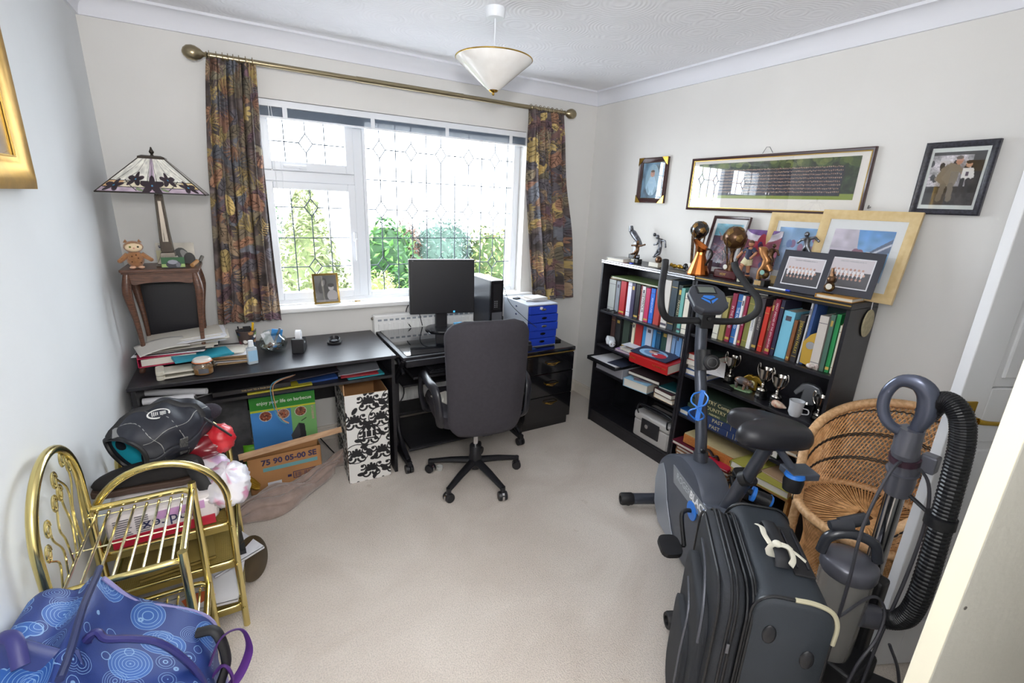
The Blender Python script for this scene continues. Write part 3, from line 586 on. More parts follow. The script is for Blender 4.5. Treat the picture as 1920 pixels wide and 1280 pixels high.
# ---------------------------------------------------------------- papers on the desk
M_paper = mat('white_paper', 'e4e4e8', .8); M_paper2 = mat('off_white_paper', 'd6d0c4', .85); M_envel = mat('manila', 'b99a72', .85); M_navy = mat('navy_card', '1e2a4a', .5)
def sheets(name, label, cat, x, y, z, w, d, n, t_, jit, rz, seed, ms=None, group=None, tilt=(0, 0)):
    rg = random.Random(seed); mb = MB(); ms = ms or [M_paper, M_paper, M_paper2]
    for k in range(n):
        mb.use(rg.choice(ms)); M_ = MX((rg.uniform(-jit, jit), rg.uniform(-jit, jit), k*t_+t_/2), (0, 0, rg.uniform(-.12, .12)*jit*30))
        mb.box(-w/2*rg.uniform(.85, 1), -d/2, -t_*.45, w/2*rg.uniform(.85, 1), d/2, t_*.45, M_)
    o = mb.build(name, None, None); o.location = (x, y, z); o.rotation_euler = (tilt[0], tilt[1], rz); return setp(o, label, cat, group, kind='stuff')
bi = thing('ring_binder', 'bright pink ring binder under the papers on the left end of the desk', 'binder', (.165, -.395, .786), .15)
MB().box(-.115, -.06, 0, .12, .14, .003).box(-.115, -.06, .04, .12, .14, .043).box(-.118, -.06, 0, -.115, .14, .043).build('cover', mat('pink_cover', 'c2204f', .45), bi, bev=.001)
MB().box(-.105, -.055, .005, .11, .13, .036).build('pages', M_paper2, bi)
wt = thing('document_tray', 'cream plastic letter trays stacked in front of the pink binder', 'tray', (.2, -.50, .742), .12)
for k in range(2): MB().prism(rrect(-.075, -.05, .075, .05, .02), .003+k*.022, .012+k*.022).prism(rrect(-.078, -.053, -.045, .053, .015), .0+k*.022, .02+k*.022).build('tray', mat('cream_plastic', 'cfcabb', .5), wt, bev=.003)
sheets('paper_pile', 'loose white letters piled high under the side table', 'papers', .245, -.29, .845, .33, .19, 16, .0022, .028, .1, 1, tilt=(.0, -.07))
sheets('paper_pile', 'black and white folders fanned below the white letters', 'papers', .21, -.335, .831, .30, .2, 7, .0022, .03, -.05, 2, [M_paper, M_navy, mat('black_card', '1b1a1e', .5), M_paper2], tilt=(0, -.03))
sheets('envelope_pile', 'brown and white envelopes spilling to the right of the teal folder', 'envelopes', .40, -.33, .742, .22, .14, 16, .0036, .03, -.1, 3, [M_paper, M_envel, M_paper2, M_paper])
tf = thing('document_wallet', 'teal blue document wallet lying on the envelopes', 'folder', (.305, -.425, .803), .32, rot=(.1, .03, .32))
MB().box(-.125, -.05, 0, .125, .055, .006).box(-.125, -.053, .0, .125, -.047, .012).box(-.125, -.05, .009, .12, .05, .012).build('cover', mat('teal_cover', '2f93a8', .35), tf, bev=.002); MB().box(-.118, -.045, .0062, .118, .05, .0088).build('pages', M_paper, tf)
cv_ = MB(); 
for k in range(9):
    pass
P = np.zeros((12, 8, 3))
for i in range(12):
    for j in range(8): P[i, j] = (i/11*.2-.1, j/7*.12-.06, .012*math.sin(i/11*PI)+.01*(j/7)**2)
o = grid('plastic_sleeve', P, None, mat('frosted_plastic', 'cdc9c2', .35), None, True, .001); o.location = (.15, -.40, .858); o.rotation_euler = (.1, -.1, .3); setp(o, 'frosted plastic sleeve curling over the papers by the table leg', 'sleeve')
jr = thing('candle_jar', 'clip-top glass jar holding an orange candle', 'candle jar', (.308, -.523, .742)); jr.scale = (1.2, 1.2, 1.15)
M_jar = glassmat('clear_glass', 'dfe6e4', .16, .02)
MB().lathe([(.0, .0), (.034, 0), (.037, .006), (.037, .04), (.031, .05), (.033, .054), (.0, .056)], n=28).build('jar', M_jar, jr, smooth=True)
MB().lathe([(.0, .004), (.033, .004), (.034, .03), (.0, .03)], n=24).build('wax', mat('orange_wax', 'c98a4e', .5), jr, smooth=True)
MB().lathe([(.0, .056), (.033, .056), (.032, .063), (.027, .068), (0, .068)], n=28).build('lid', mat('frosted_lid', 'dedad2', .3), jr, smooth=True)
MB().tube([(.033*math.cos(a*PI/12), .033*math.sin(a*PI/12), .055) for a in range(24)], .0025, 6, closed=True).build('seal', mat('orange_rubber', 'd87a48', .6), jr)
MB().tube([(.03, 0, .06), (.043, 0, .045), (.041, 0, .025)], .0016, 6).ball((.044, 0, .035), .006).build('clip', M_nick, jr)
MB().box(-.014, -.0385, .012, .02, -.036, .032).build('jar_label', mat('grey_label', '5c5c60', .5), jr)
# desk items
bt = thing('hand_gel_bottle', 'clear hand gel bottle with a white cap and blue label', 'bottle', (.518, -.458, .742), .3); bt.scale = (1.3, 1.3, 1.4)
MB().prism(rrect(-.018, -.011, .018, .011, .006), 0, .062).prism(rrect(-.012, -.008, .012, .008, .005), .062, .067).build('bottle', mat('gel_plastic', 'd0dae2', .15, alpha=.75), bt, bev=.003)
MB().lathe([(0, .067), (.010, .067), (.009, .088), (0, .089)], n=16).build('cap', M_upvc, bt, smooth=True)
MB().box(-.0165, -.012, .012, .0165, -.0112, .052).build('bottle_label', mat('blue_label', '9cc4e0', .5), bt)
pp = thing('pen_pot', 'patterned tapered pen pot with a yellow pen below the left curtain', 'pen pot', (.505, -.235, .742)); pp.scale = (1.25, 1.25, 1.25)
R_ = Ras(.2, .1, .003, '4a3c38'); 
for k in range(40): R_.ell(rng.uniform(0, .2), rng.uniform(0, .1), .009, .007, rng.choice(['b98a5a', '2e3f5c', 'e6e2dc', '6a8a4a', '7a2f3a', '24242c']))
u = R_.x/.2*2*PI; v = R_.y/.1; rr = .038-.013*v; grid('pot', np.stack([rr*np.cos(u), rr*np.sin(u), .1*(1-v)], -1), R_.c, None, pp, True, .002)
MB().tube([(.01, 0, .01), (.028, -.01, .125)], .0045, 8).lathe([(.0045, 0), (.0045, .005), (.0045, .01)], (.028, -.01, .122), 8).build('yellow_pen', mat('yellow_plastic', 'd8a818', .4), pp, smooth=True)
MB().box(-.02, -.003, .02, .008, .003, .108, MX(rot=(0, -.2, 0))).box(-.012, .01, .02, .018, .014, .112).tube([(-.02, 0, .01), (-.03, .01, .115)], .003, 6).build('dark_pens', mat('black_card'), pp)
MB().lathe([(0, 0), (.024, 0), (.024, .003), (0, .003)], n=20).build('pot_base', mat('black_card'), pp)
gj = thing('glass_storage_jar', 'round glass jar stuffed with paper and coins behind the hand gel', 'jar', (.628, -.262, .742)); gj.scale = (1.25, 1.25, 1.25)
MB().lathe([(.03, .0), (.05, .012), (.058, .032), (.052, .055), (.036, .07), (.033, .076), (.037, .082), (.037, .088)], n=28, cap=False).build('glass', M_jar, gj, smooth=True)
cn = MB(); rg = random.Random(3); cms = [mat('c_blue', '3f8fd0', .5), M_paper, mat('c_brown', '8a5a3a', .6), mat('coin', 'a0957c', .3, .8), mat('c_grey', '6c7078', .5)]
for k in range(46):
    a = rg.uniform(0, 6.28); r0 = rg.uniform(0, .04); cn.use(rg.choice(cms)); cn.lathe([(0, 0), (.009, 0), (.009, .0015), (0, .0015)], n=10, M=MX((r0*math.cos(a), r0*math.sin(a), rg.uniform(.008, .04)), (rg.uniform(-.8, .8), rg.uniform(-.8, .8), 0)))
cn.use(cms[0]).box(-.02, 0, .04, .024, .004, .1, MX(rot=(.1, .2, 0))); cn.use(M_paper).box(-.022, -.012, .03, .014, -.01, .095, MX(rot=(0, -.3, .2))); cn.use(cms[4]).tube([(0, -.02, .03), (.032, -.02, .105)], .0045, 8)
o = cn.build('jar_contents', None, gj); o['kind'] = 'stuff'
tdn = thing('tape_dispenser', 'black desk tape dispenser with a white roll', 'tape dispenser', (.755, -.318, .742), -.25); tdn.scale = (1.45, 1.35, 1.45)
MB().prism([(-.05, 0), (.05, 0), (.047, .03), (.03, .05), (.018, .034), (-.005, .03), (-.025, .055), (-.047, .058)], -.021, .021, M=axes((0, 0, 0), (0, 1, 0), (0, 0, 1))).build('body', mat('black_plastic'), tdn, bev=.004)
MB().lathe([(.013, -.009), (.024, -.009), (.024, .009), (.013, .009), (.013, -.009)], n=24, cap=False, M=MX((0, .0, .058), (0, PI/2, 0))).build('tape_roll', M_paper, tdn, smooth=True)
ck = thing('phone_cradle', 'small black phone charging cradle at the back of the desk', 'charger', (.955, -.245, .742), -.3)
MB().prism(rrect(-.04, -.034, .04, .034, .016), 0, .014).build('base', mat('black_plastic'), ck, bev=.004)
MB().lathe([(.014, .014), (.026, .014), (.033, .034), (.029, .036), (.018, .02), (0, .018)], n=20, cap=False, M=MX(rot=(.35, 0, 0))).build('cup', mat('black_plastic'), ck, smooth=True)
# ---------------------------------------------------------------- on the under-shelf of the desk
Zs = .6275
def slab(name, label, cat, x, y, z, w, d, h, rz, c, pages=None, group=None, tilt=(0, 0), rgh=.45):
    """lying book or magazine: cover and page block"""
    r_ = thing(name, label, cat, (x, y, z), rz, group, rot=(tilt[0], tilt[1], rz)); t_ = min(.003, h*.2)
    cb = MB().box(-w/2, -d/2, 0, w/2, d/2, t_).box(-w/2, -d/2, h-t_, w/2, d/2, h).box(-w/2, -d/2, 0, w/2, -d/2+.003, h) if pages != 'fore' else MB().box(-w/2, -d/2, 0, w/2, d/2, t_).box(-w/2, -d/2, h-t_, w/2, d/2, h).box(-w/2, d/2-.003, 0, w/2, d/2, h)
    cb.build('cover', mat('cover_'+c, c, rgh), r_)
    MB().box(-w/2+.004, -d/2+.003 if pages != 'fore' else -d/2+.003, t_, w/2-.004, d/2-.004, h-t_).build('pages', M_paper2, r_)
    return r_
d1 = slab('large_diary', 'large black book with small gilt title on the desk under-shelf', 'book', .50, -.445, Zs+.012, .34, .30, .024, .03, '17161a')
text('gilt_title', 'THIS DAY TO A PAGE DIARY', .011, axes((.02, -.1505, .012), (1, 0, 0), (0, 0, 1)), mat('gilt_print', 'b9a070', .5), d1)
slab('magazine', 'yellow and black magazine under the large black diary', 'magazine', .62, -.46, Zs, .30, .27, .009, .05, 'a89f2a')
slab('magazine', 'magazine with a blue cover right of the black diary', 'magazine', .80, -.43, Zs, .20, .25, .012, .1, '274a8a')
slab('brochure', 'grey leaflet curling near the right end of the under-shelf', 'brochure', 1.04, -.43, Zs+.02, .22, .26, .006, -.12, '8e9097', tilt=(0, -.08))
slab('magazine', 'red magazine below the grey leaflet on the under-shelf', 'magazine', 1.03, -.45, Zs+.009, .2, .26, .007, -.05, 'a02a34')
slab('document_wallet', 'teal wallet lowest at the right end of the under-shelf', 'folder', 1.05, -.455, Zs, .20, .26, .008, .06, '2f8f9a')
slab('magazine', 'dark magazine lying on the blue one, its corner at the front edge', 'magazine', .76, -.44, Zs+.034, .3, .25, .006, .12, '2b2a33', tilt=(0, -.03))
for (x, y, z, rz, L, lb) in ((.175, -.46, Zs+.016, -.35, .28, 'thick roll of white paper on the left of the under-shelf'), (.16, -.545, Zs+.016, -.10, .2, 'thinner white paper roll lying in front of the thick one')):
    o = MB().lathe([(.014, -L/2), (.016, -L/2), (.016, L/2), (.014, L/2), (.014, -L/2)], n=18, cap=False, M=MX((0, 0, 0), (0, PI/2, 0))).build('paper_roll', M_paper, None, smooth=True); o.location = (x, y, z); o.rotation_euler = (0, 0, rz); setp(o, lb, 'paper roll')
bt2 = MB().box(-.1, -.006, 0, .1, .006, .003).box(-.1, -.006, .003, -.09, .006, .012).box(.09, -.006, .003, .1, .006, .012); o = bt2.build('file_fastener', mat('steel_wire')); o.location = (.345, -.50, Zs+.002); o.rotation_euler = (0, 0, .5); setp(o, 'white metal filing bar among the rolls on the under-shelf', 'filing bar')
# tape loops hanging from the under-shelf
for x, c, lb in ((.595, '5aa0c0', 'pale blue ribbon hanging down in front of the barbecue box'), (.605, 'c99a78', 'thin tan ribbon hanging beside the pale blue one')):
    p_ = smoothpath([(x+.1, -.5, Zs+.036), (x+.02, -.585, Zs+.05), (x-.015, -.625, Zs+.03), (x-.01, -.628, .55), (x+.012, -.622, .48), (x+.04, -.62, .45)], 6)
    o = MB().tube(p_, .0045, 4, flat=.12, up=(0, 1, 0)).build('ribbon', mat('rib_'+c, c, .5)); setp(o, lb, 'ribbon')
# ---------------------------------------------------------------- under the desk
M_card = mat('brown_cardboard', 'b58455', .85, var=.08, vs=8); M_carde = mat('cardboard_edge', 'c59b72', .9)
# damask patterned box
def damask(w, h, seed):
    W0, H0 = w, h; w, h = w/1.55, h/1.55; rg = random.Random(seed); R_ = Ras(w, h, .0011, 'e4e2de'); K = '17161a'
    def swirl(cx, cy, r, a0, dr, wd):
        px, py = None, None
        for k in range(26):
            t_ = k/25; a = a0+dr*t_*4.6; rr = r*(1-t_*.8); x, y = cx+rr*math.cos(a), cy+rr*math.sin(a)
            if px is not None: R_.line(px, py, x, y, wd*(1-t_*.6), K)
            px, py = x, y
        R_.ell(px, py, wd*.9, wd*.9, K)
    y = .03; row = 0
    while y < h+.05:
        x = (.03 if row % 2 else .08)
        while x < w+.06:
            if (row+int(x*20)) % 3 == 0: R_.ell(x, y, .044, .040, K); R_.ell(x, y, .0405, .0365, 'e4e2de'); base = K
            for q in range(7):
                a = -PI/2+(q-3)*.5; L = .022-.002*abs(q-3)
                for s_ in range(3): R_.ell(x+math.cos(a)*L*(.5+.3*s_), y+.008+math.sin(a)*L*(.5+.3*s_), .0095-.0015*s_, .0052, K, rot=a)
            swirl(x-.022, y+.02, .018, 0, 1, .0085); swirl(x+.022, y+.02, .018, PI, -1, .0085); swirl(x-.03, y-.012, .015, 2, -1, .007); swirl(x+.03, y-.012, .015, 1, 1, .007)
            for q in range(3): a = rg.uniform(0, 6); R_.ell(x+.045*math.cos(a), y+.035*math.sin(a), .015, .008, K, rot=a+.6)
            x += .092
        y += .068; row += 1
    R_.x = R_.x*1.55; R_.y = R_.y*1.55; R_.w, R_.h = W0, H0; return R_
bx = thing('patterned_box', 'tall cardboard box printed with black and white scrollwork, open at the top', 'box', (1.05, -.43, 0), -.03)
w2, d2, hh = .118, .185, .545
R_ = damask(2*w2, hh, 1); R_.rect(.085, .195, .16, .28, '17161a')
for ax0 in (.105, .137): R_.line(ax0, .265, ax0, .225, .006, 'e4e2de'); R_.poly([(ax0-.011, .229), (ax0, .209), (ax0+.011, .229)], 'e4e2de')
R_.rect(.095, .267, .15, .271, 'e4e2de')
R_.flat('printed_side', axes((0, -d2-.0015, hh/2), (1, 0, 0), (0, 0, 1)), bx)
damask(2*d2, hh, 2).flat('printed_side', axes((-w2-.0015, 0, hh/2), (0, -1, 0), (0, 0, 1)), bx); damask(2*d2, hh, 3).flat('printed_side', axes((w2+.0015, 0, hh/2), (0, 1, 0), (0, 0, 1)), bx)
MB().box(-w2, -d2, 0, w2, d2, .004).box(-w2, -d2, 0, -w2+.004, d2, hh).box(w2-.004, -d2, 0, w2, d2, hh).box(-w2, -d2, 0, w2, -d2+.004, hh).box(-w2, d2-.004, 0, w2, d2, hh).build('carton', M_card, bx)
damask(2*w2, .06, 4).flat('flap', axes((0, d2-.0, hh+.02), (1, 0, 0), (0, .3, 1)), bx, solid=.004)
MB().box(-w2-.001, -d2+.01, hh, -w2+.003, d2, hh+.055).build('flap', M_carde, bx)
# barbecue box
bq = thing('barbecue_box', 'flat green and blue barbecue box standing under the desk', 'box', (.64, -.335, 0), -.02, rot=(.04, 0, -.02))
R_ = Ras(.33, .52, .002, '6aa86a'); R_.rect(0, .09, .20, .52, '3f7fc0'); R_.noise(.18, .12, nrg); R_.rect(0, 0, .33, .075, '2f8a2c'); R_.rect(0, .078, .33, .088, 'c8cc2a'); R_.rect(.2, .09, .33, .3, '7fb66a', .6)
for cx, c in ((.072, '8a4030'), (.162, '9a6a58'), (.25, '7a4a34')):
    R_.ell(cx, .118, .031, .031, 'd0ccc0'); R_.ell(cx, .118, .028, .028, c)
    for k in range(40): a, q = rng.uniform(0, 6.28), rng.uniform(0, .025); R_.ell(cx+q*math.cos(a), .118+q*math.sin(a), .004, .003, rng.choice(['c08a68', '4a2420', 'a85a3a', '683024']))
R_.poly([(.19, .26), (.235, .19), (.265, .2), (.27, .29), (.235, .33), (.205, .33)], '2b2c30'); R_.poly([(.19, .26), (.235, .19), (.24, .27), (.2, .32)], '45474c'); R_.line(.25, .18, .275, .165, .005, '2b2c30'); R_.line(.235, .3, .31, .285, .006, '2b2c30'); R_.line(.24, .32, .25, .36, .006, '2b2c30')
for k in range(30): R_.line(.15, .40, .15+rng.uniform(-.05, .05), .40-rng.uniform(-.005, .04), .003, rng.choice(['5f9a3a', '86b84a']))
R_.flat('printed_front', axes((0, -.0265, .26), (1, 0, 0), (0, 0, 1)), bq)
MB().box(-.165, -.026, 0, .165, .026, .52).build('carton', mat('carton_blue', '2a6f9a', .6), bq)
text('lettering', 'enjoy your life on barbecue', .029, axes((.008, -.0272, .483), (1, 0, 0), (0, 0, 1)), mat('white_print', 'dfe6da', .6), bq, sx=.86, bold=.015)
text('side_lettering', 'BARBECUE', .018, axes((.148, -.0272, .385), (0, 0, 1), (-1, 0, 0)), mat('pink_print', 'd0909a', .6), bq)
o = MB().box(-.14, -.01, 0, .14, .01, .53, MX(rot=(.06, 0, 0))).build('slate_board', mat('dusty_black_board', '3d3d40', .8, c2='5a5a5c', vs=12)); o.location = (.325, -.25, 0); setp(o, 'dusty dark grey board leaning behind the barbecue box', 'board')
P = np.zeros((14, 10, 3))
for i in range(14):
    for j in range(10): P[i, j] = (i/13*.34, -.012*math.sin(i*.9)-.01*math.cos(j), j/9*.2)
o = grid('carrier_bag', P, None, mat('lime_bag', '6cc02c', .4), None, True, .002); o.location = (.418, -.285, .002); setp(o, 'lime green bag standing behind the barbecue box', 'bag')
# carton 75 90 05-00 SE
cb = thing('cardboard_box', 'low brown cardboard box printed 75 90 05-00 SE', 'box', (.615, -.43, 0), .04)
ww, hh2 = .185, .215
MB().box(-ww, -.055, 0, ww, -.051, hh2).box(-ww, .045, 0, ww, .049, hh2-.02).box(-ww, -.055, 0, -ww+.004, .049, hh2).box(ww-.004, -.055, 0, ww, .049, hh2).box(-ww, -.055, 0, ww, .049, .004).build('carton', M_card, cb)
text('lettering', '75 90 05-00 SE', .046, axes((.02, -.0555, .178), (1, 0, 0), (0, 0, 1)), mat('purple_print', '3c3358', .7), cb, bold=.035)
MB().box(-.115, -.0558, .125, .163, -.0551, .147).build('blue_stripe', mat('blue_stripe', '6aa0a6', .7), cb)
bc_ = MB(); bc_.use(mat('purple_print'))
for (a, b_, c, d) in ((.03, .045, .165, .049), (.03, .083, .165, .087), (.03, .045, .034, .087), (.161, .045, .165, .087)): bc_.box(a, -.0558, b_, c, -.0551, d)
for k in range(22): bc_.box(.04+k*.0054, -.0558, .053, .040+k*.0054+rng.choice([.0015, .003]), -.0551, .079)
bc_.box(.002, -.0558, .06, .022, -.0551, .075); bc_.build('barcode', None, cb)
MB().box(-.1, -.0562, .03, -.03, -.0551, .055).build('white_sticker', M_paper, cb)
MB().box(-.26, -.002, -.016, .26, .002, .016, MX(rot=(-.5, 0, 0))).build('flap', wood('torn_cardboard', 'b08a68', 'c8a684', .85, 4), cb).matrix_local = Matrix.Translation((.04, -.095, .285)) @ Matrix.Rotation(-.075, 4, 'Y')
MB().box(-.24, -.003, -.05, .13, .0, .02).build('side_flap', M_card, cb).matrix_local = Matrix.Translation((.04, -.052, .248)) @ Matrix.Rotation(.45, 4, 'X')
# blanket
nx, ny = 90, 40; P = np.zeros((nx, ny, 3)); 
for i in range(nx):
    s_ = i/(nx-1); cx = .36+.56*s_; cy = -.70+.25*s_+.02*math.sin(s_*9); wd = .03+.125*abs(math.sin(PI*min(1, s_*1.02)))**.6
    for j in range(ny):
        q = j/(ny-1)*2-1; P[i, j] = (cx+q*.05, cy+q*wd*(1-.25*s_)+.01*math.sin(12*s_+j), .003+(1-q*q)**.5*(.038+.045*s_)*(1+.3*math.sin(7*s_+2*q)+.2*math.sin(19*s_+5*q))+.020*abs(math.sin(6*q+5*s_))*(1-q*q))
o = grid('blanket', P, None, mat('taupe_fleece', 'a48f85', .95, var=.15, vs=25, sheen=.6, bump=.4), None, True, .006); setp(o, 'taupe fleece blanket crumpled on the carpet in front of the cardboard box', 'blanket')
gt = thing('gold_tassel', 'gold braided tassel in front of the cardboard box', 'tassel', (.44, -.53, .085))
for k in range(5): MB().tube(smoothpath([(-.04+.01*k, .01*k, .05-.01*k), (-.02, .012*k-.02, .03+.004*k), (.01, .0+.008*k-.015, .008*k-.01), (.035, -.012+.008*k, -.02)], 4), .009, 8).build('gold_strand', mat('gold_braid', 'a8822a', .4, .6), gt, smooth=True)
pw = thing('power_cable', 'black cable looping on the carpet behind the patterned box', 'cable', (.86, -.2, .004)); MB().tube(smoothpath([(-.06, .12, .3), (-.04, .1, .12), (.02, .02, .03), (.05, -.08, .006), (.0, -.12, .006)], 6), .004, 6).build('flex', mat('black_plastic'), pw, smooth=True)
# ================================================================ RADIATOR, COMPUTER DESK, CHEST, CHAIR
M_blk = mat('black_plastic', '1b1b1f', .4); M_bmet = mat('black_metal', '1d1d22', .35, .2)
ra = thing('radiator', 'white panel radiator under the window behind the computer desk', 'radiator', (1.69, -.04, 0))
MB().box(-.455, -.03, .18, .455, .03, .845).build('panel', M_white, ra, bev=.01)
gv = MB()
for k in range(26): gv.box(-.43+k*.0335, -.036, .21, -.43+k*.0335+.018, -.03, .79)
gv.build('ribs', M_white, ra, bev=.003)
gr = MB()
for k in range(22): gr.box(-.43+k*.039, -.0318, .805, -.43+k*.039+.024, -.03, .817)
gr.build('grille_slots', mat('grey_slot', '9aa0a8', .6), ra)
MB().tube([(-.46, 0, .2), (-.466, 0, .2), (-.466, 0, 0)], .008, 8).ball((-.458, -.0, .82), .010).build('valve', M_nick, ra, smooth=True)
ct = thing('computer_desk', 'black computer trolley desk on castors with a glass top', 'desk', (1.64, -.40, 0))
# local x -.37..+.4, y -.38 (front) .. .33
MB().box(-.40, -.275, .722, .44, .315, .742).build('desk_top', M_deskd, ct, bev=.003)
MB().box(-.375, -.255, .7425, .42, .31, .747).build('glass_top', mat('black_gloss_glass', '0f1014', .06, coat=1), ct, bev=.001)
MB().box(-.39, -.30, .69, .43, -.272, .728).build('front_rail', M_deskd, ct, bev=.003)
MB().box(-.34, -.265, .60, .39, .12, .615).build('keyboard_shelf', M_deskd, ct, bev=.003)
MB().box(-.36, -.12, .50, .40, .28, .512).build('middle_shelf', M_deskd, ct, bev=.003)
MB().box(-.36, .05, .235, .40, .24, .255).build('cross_panel', M_deskd, ct, bev=.003)
MB().box(-.345, -.195, .115, .385, .235, .132).tube([(-.36, -.205, .125), (.4, -.205, .125)], .009, 10).build('lower_shelf', M_deskd, ct, bev=.003)
for sx, x in ((-1, -.375), (1, .405)):
    lg = MB(); lg.tube(smoothpath([(x, -.20, .70), (x, -.14, .64), (x, -.06, .56), (x, -.03, .50)], 5), .014, 8)
    lg.box(x-.013, -.045, .05, x+.013, .0, .55).box(x-.013, .15, .06, x+.013, .19, .72)
    lg.tube(smoothpath([(x, -.03, .30), (x, -.06, .2), (x, -.15, .12), (x, -.245, .085)], 5), .016, 8).box(x-.014, -.27, .052, x+.014, .26, .082)
    lg.tube([(x, -.1, .68), (x, -.19, .615)], .012, 8)
    lg.build('leg_frame', M_bmet, ct, bev=.002)
    for y in (-.25, .24):
        MB().lathe([(0, -.022), (.026, -.022), (.028, -.006), (.028, -.004), (.012, -.003), (.012, .003), (.028, .004), (.028, .006), (.026, .022), (0, .022)], (0, 0, 0), 20, MX((x, y, .028), (0, PI/2, 0))).lathe([(.008, .03), (.02, .05), (.008, .058)], (x, y, 0), 12).build('castor', M_blk, ct, smooth=True)
# keyboard
kb = thing('keyboard', 'black keyboard on the pull-out shelf of the computer desk', 'keyboard', (1.62, -.585, .6155))
MB().prism(rrect(-.22, -.07, .22, .075, .01), 0, .016).build('case', M_blk, kb, bev=.003)
ky = MB()
for r_ in range(5):
    for k in range(20): ky.box(-.208+k*.0208, -.058+r_*.0235, .016, -.208+k*.0208+.0175, -.058+r_*.0235+.019, .022)
o = ky.build('keys', mat('key_black', '26262b', .5), kb); o['kind'] = 'stuff'
# monitor
mo = thing('computer_monitor', 'black square computer monitor seen on its round stand', 'monitor', (1.655, -.20, .747), -.19)
MB().lathe([(0, 0), (.108, 0), (.112, .004), (.108, .012), (.04, .018), (0, .018)], n=40).build('base', mat('black_plastic_gloss', '141418', .2), mo, smooth=True)
MB().box(-.04, .01, .012, .04, .04, .22).build('neck', M_blk, mo, bev=.006)
tilt = MX((0, -.012, .295), (-.04, 0, 0))
MB().box(-.215, -.02, -.178, .215, .022, .178, tilt).build('casing', M_blk, mo, bev=.005)
MB().box(-.198, -.0215, -.157, .198, -.02, .161, tilt).build('screen', mat('monitor_screen', '202024', .35), mo)
MB().box(.07, -.0222, -.172, .082, -.02, -.160, tilt).build('badge', mat('badge_blue', '4ab4e6', .4, emit=.6), mo)
text('lettering', 'hp', .01, tilt @ axes((-.19, -.0208, .169), (1, 0, 0), (0, 0, 1)), mat('grey_print', '8a8a90', .5), mo)
# tower
pc = thing('computer_tower', 'slim black desktop computer tower right of the monitor', 'computer', (2.005, -.14, .747), .03)
MB().box(-.05, -.165, 0, .05, .17, .335).build('case', mat('black_metal_case', '1f2026', .3, .3), pc, bev=.003)
MB().box(-.05, -.178, 0, .05, -.165, .335).build('front_bezel', mat('black_plastic_gloss'), pc, bev=.004)
MB().box(-.038, -.180, .01, .042, -.178, .115).build('front_grille', mat('grey_mesh', '6d6f74', .45, .5), pc)
MB().box(-.03, -.1805, .135, .03, -.178, .31).build('drive_bay', mat('bay_black', '0f0f12', .5), pc); MB().box(.012, -.182, .02, .03, -.18, .035).build('sticker', mat('badge_blue'), pc)
pt = MB()
for k in range(4): pt.box(-.022, -.182, .15+k*.013, -.012, -.1805, .157+k*.013).box(-.006, -.182, .15+k*.013, .004, -.1805, .157+k*.013)
pt.build('ports', mat('port_grey', '8a8c90', .4, .5), pc)
o = MB().box(-.02, -.03, 0, .02, .03, .07).build('speaker_box', M_blk, None, bev=.004); o.location = (2.085, -.22, .742); setp(o, 'small black block standing right of the computer tower', 'speaker')
o = MB().prism(rrect(-.032, -.011, .032, .011, .005), 0, .018).build('blue_eraser', mat('light_blue_plastic', '5cb0e0', .4), None, bev=.003); o.location = (1.805, -.13, .747); setp(o, 'light blue plastic block beside the monitor base', 'eraser')
us = thing('memory_stick', 'white memory stick on the glass in front of the tower', 'usb stick', (1.895, -.27, .748), -.4); MB().prism(rrect(-.028, -.009, .014, .009, .003), 0, .009).build('body', M_upvc, us); MB().box(.014, -.006, .002, .03, .006, .007).build('plug', M_nick, us)
o = MB().tube(smoothpath([(1.50, .0, .9), (1.47, -.02, .86), (1.455, -.05, .80), (1.475, -.09, .752)], 6), .0035, 6).build('monitor_cable', M_blk, None, smooth=True); setp(o, 'black cable curling up behind the left of the monitor', 'cable')
o = MB().tube(smoothpath([(1.60, -.08, .90), (1.565, -.07, .885), (1.545, -.07, .84), (1.56, -.08, .752)], 6), .003, 6).build('monitor_cable', M_blk, None, smooth=True); setp(o, 'thin dark cable behind the monitor stand, nearer the middle', 'cable')
o = MB().tube(smoothpath([(2.1, -.25, 1.02), (2.09, -.36, .93), (2.12, -.50, .86), (2.18, -.57, .80)], 6), .002, 6).build('audio_lead', M_blk, None, smooth=True); setp(o, 'thin black lead hanging across the side of the drawer unit', 'cable')
o = MB().tube(smoothpath([(1.36, -.12, .55), (1.40, -.14, .3), (1.32, -.16, .2), (1.42, -.12, .16)], 6), .004, 6).build('power_lead', M_blk, None, smooth=True); setp(o, 'black power lead hanging behind the left leg of the computer desk', 'cable')
o = MB().lathe([(0, 0), (.017, 0), (.021, .026), (.018, .026), (.012, .004), (0, .004)], n=18).build('small_cup', mat('clear_plastic', 'c4c4c0', .2), None, smooth=True); o.location = (1.44, -.70, .001); o.rotation_euler = (0, 0, 0); setp(o, 'little clear plastic pot on the carpet under the chair', 'cup')
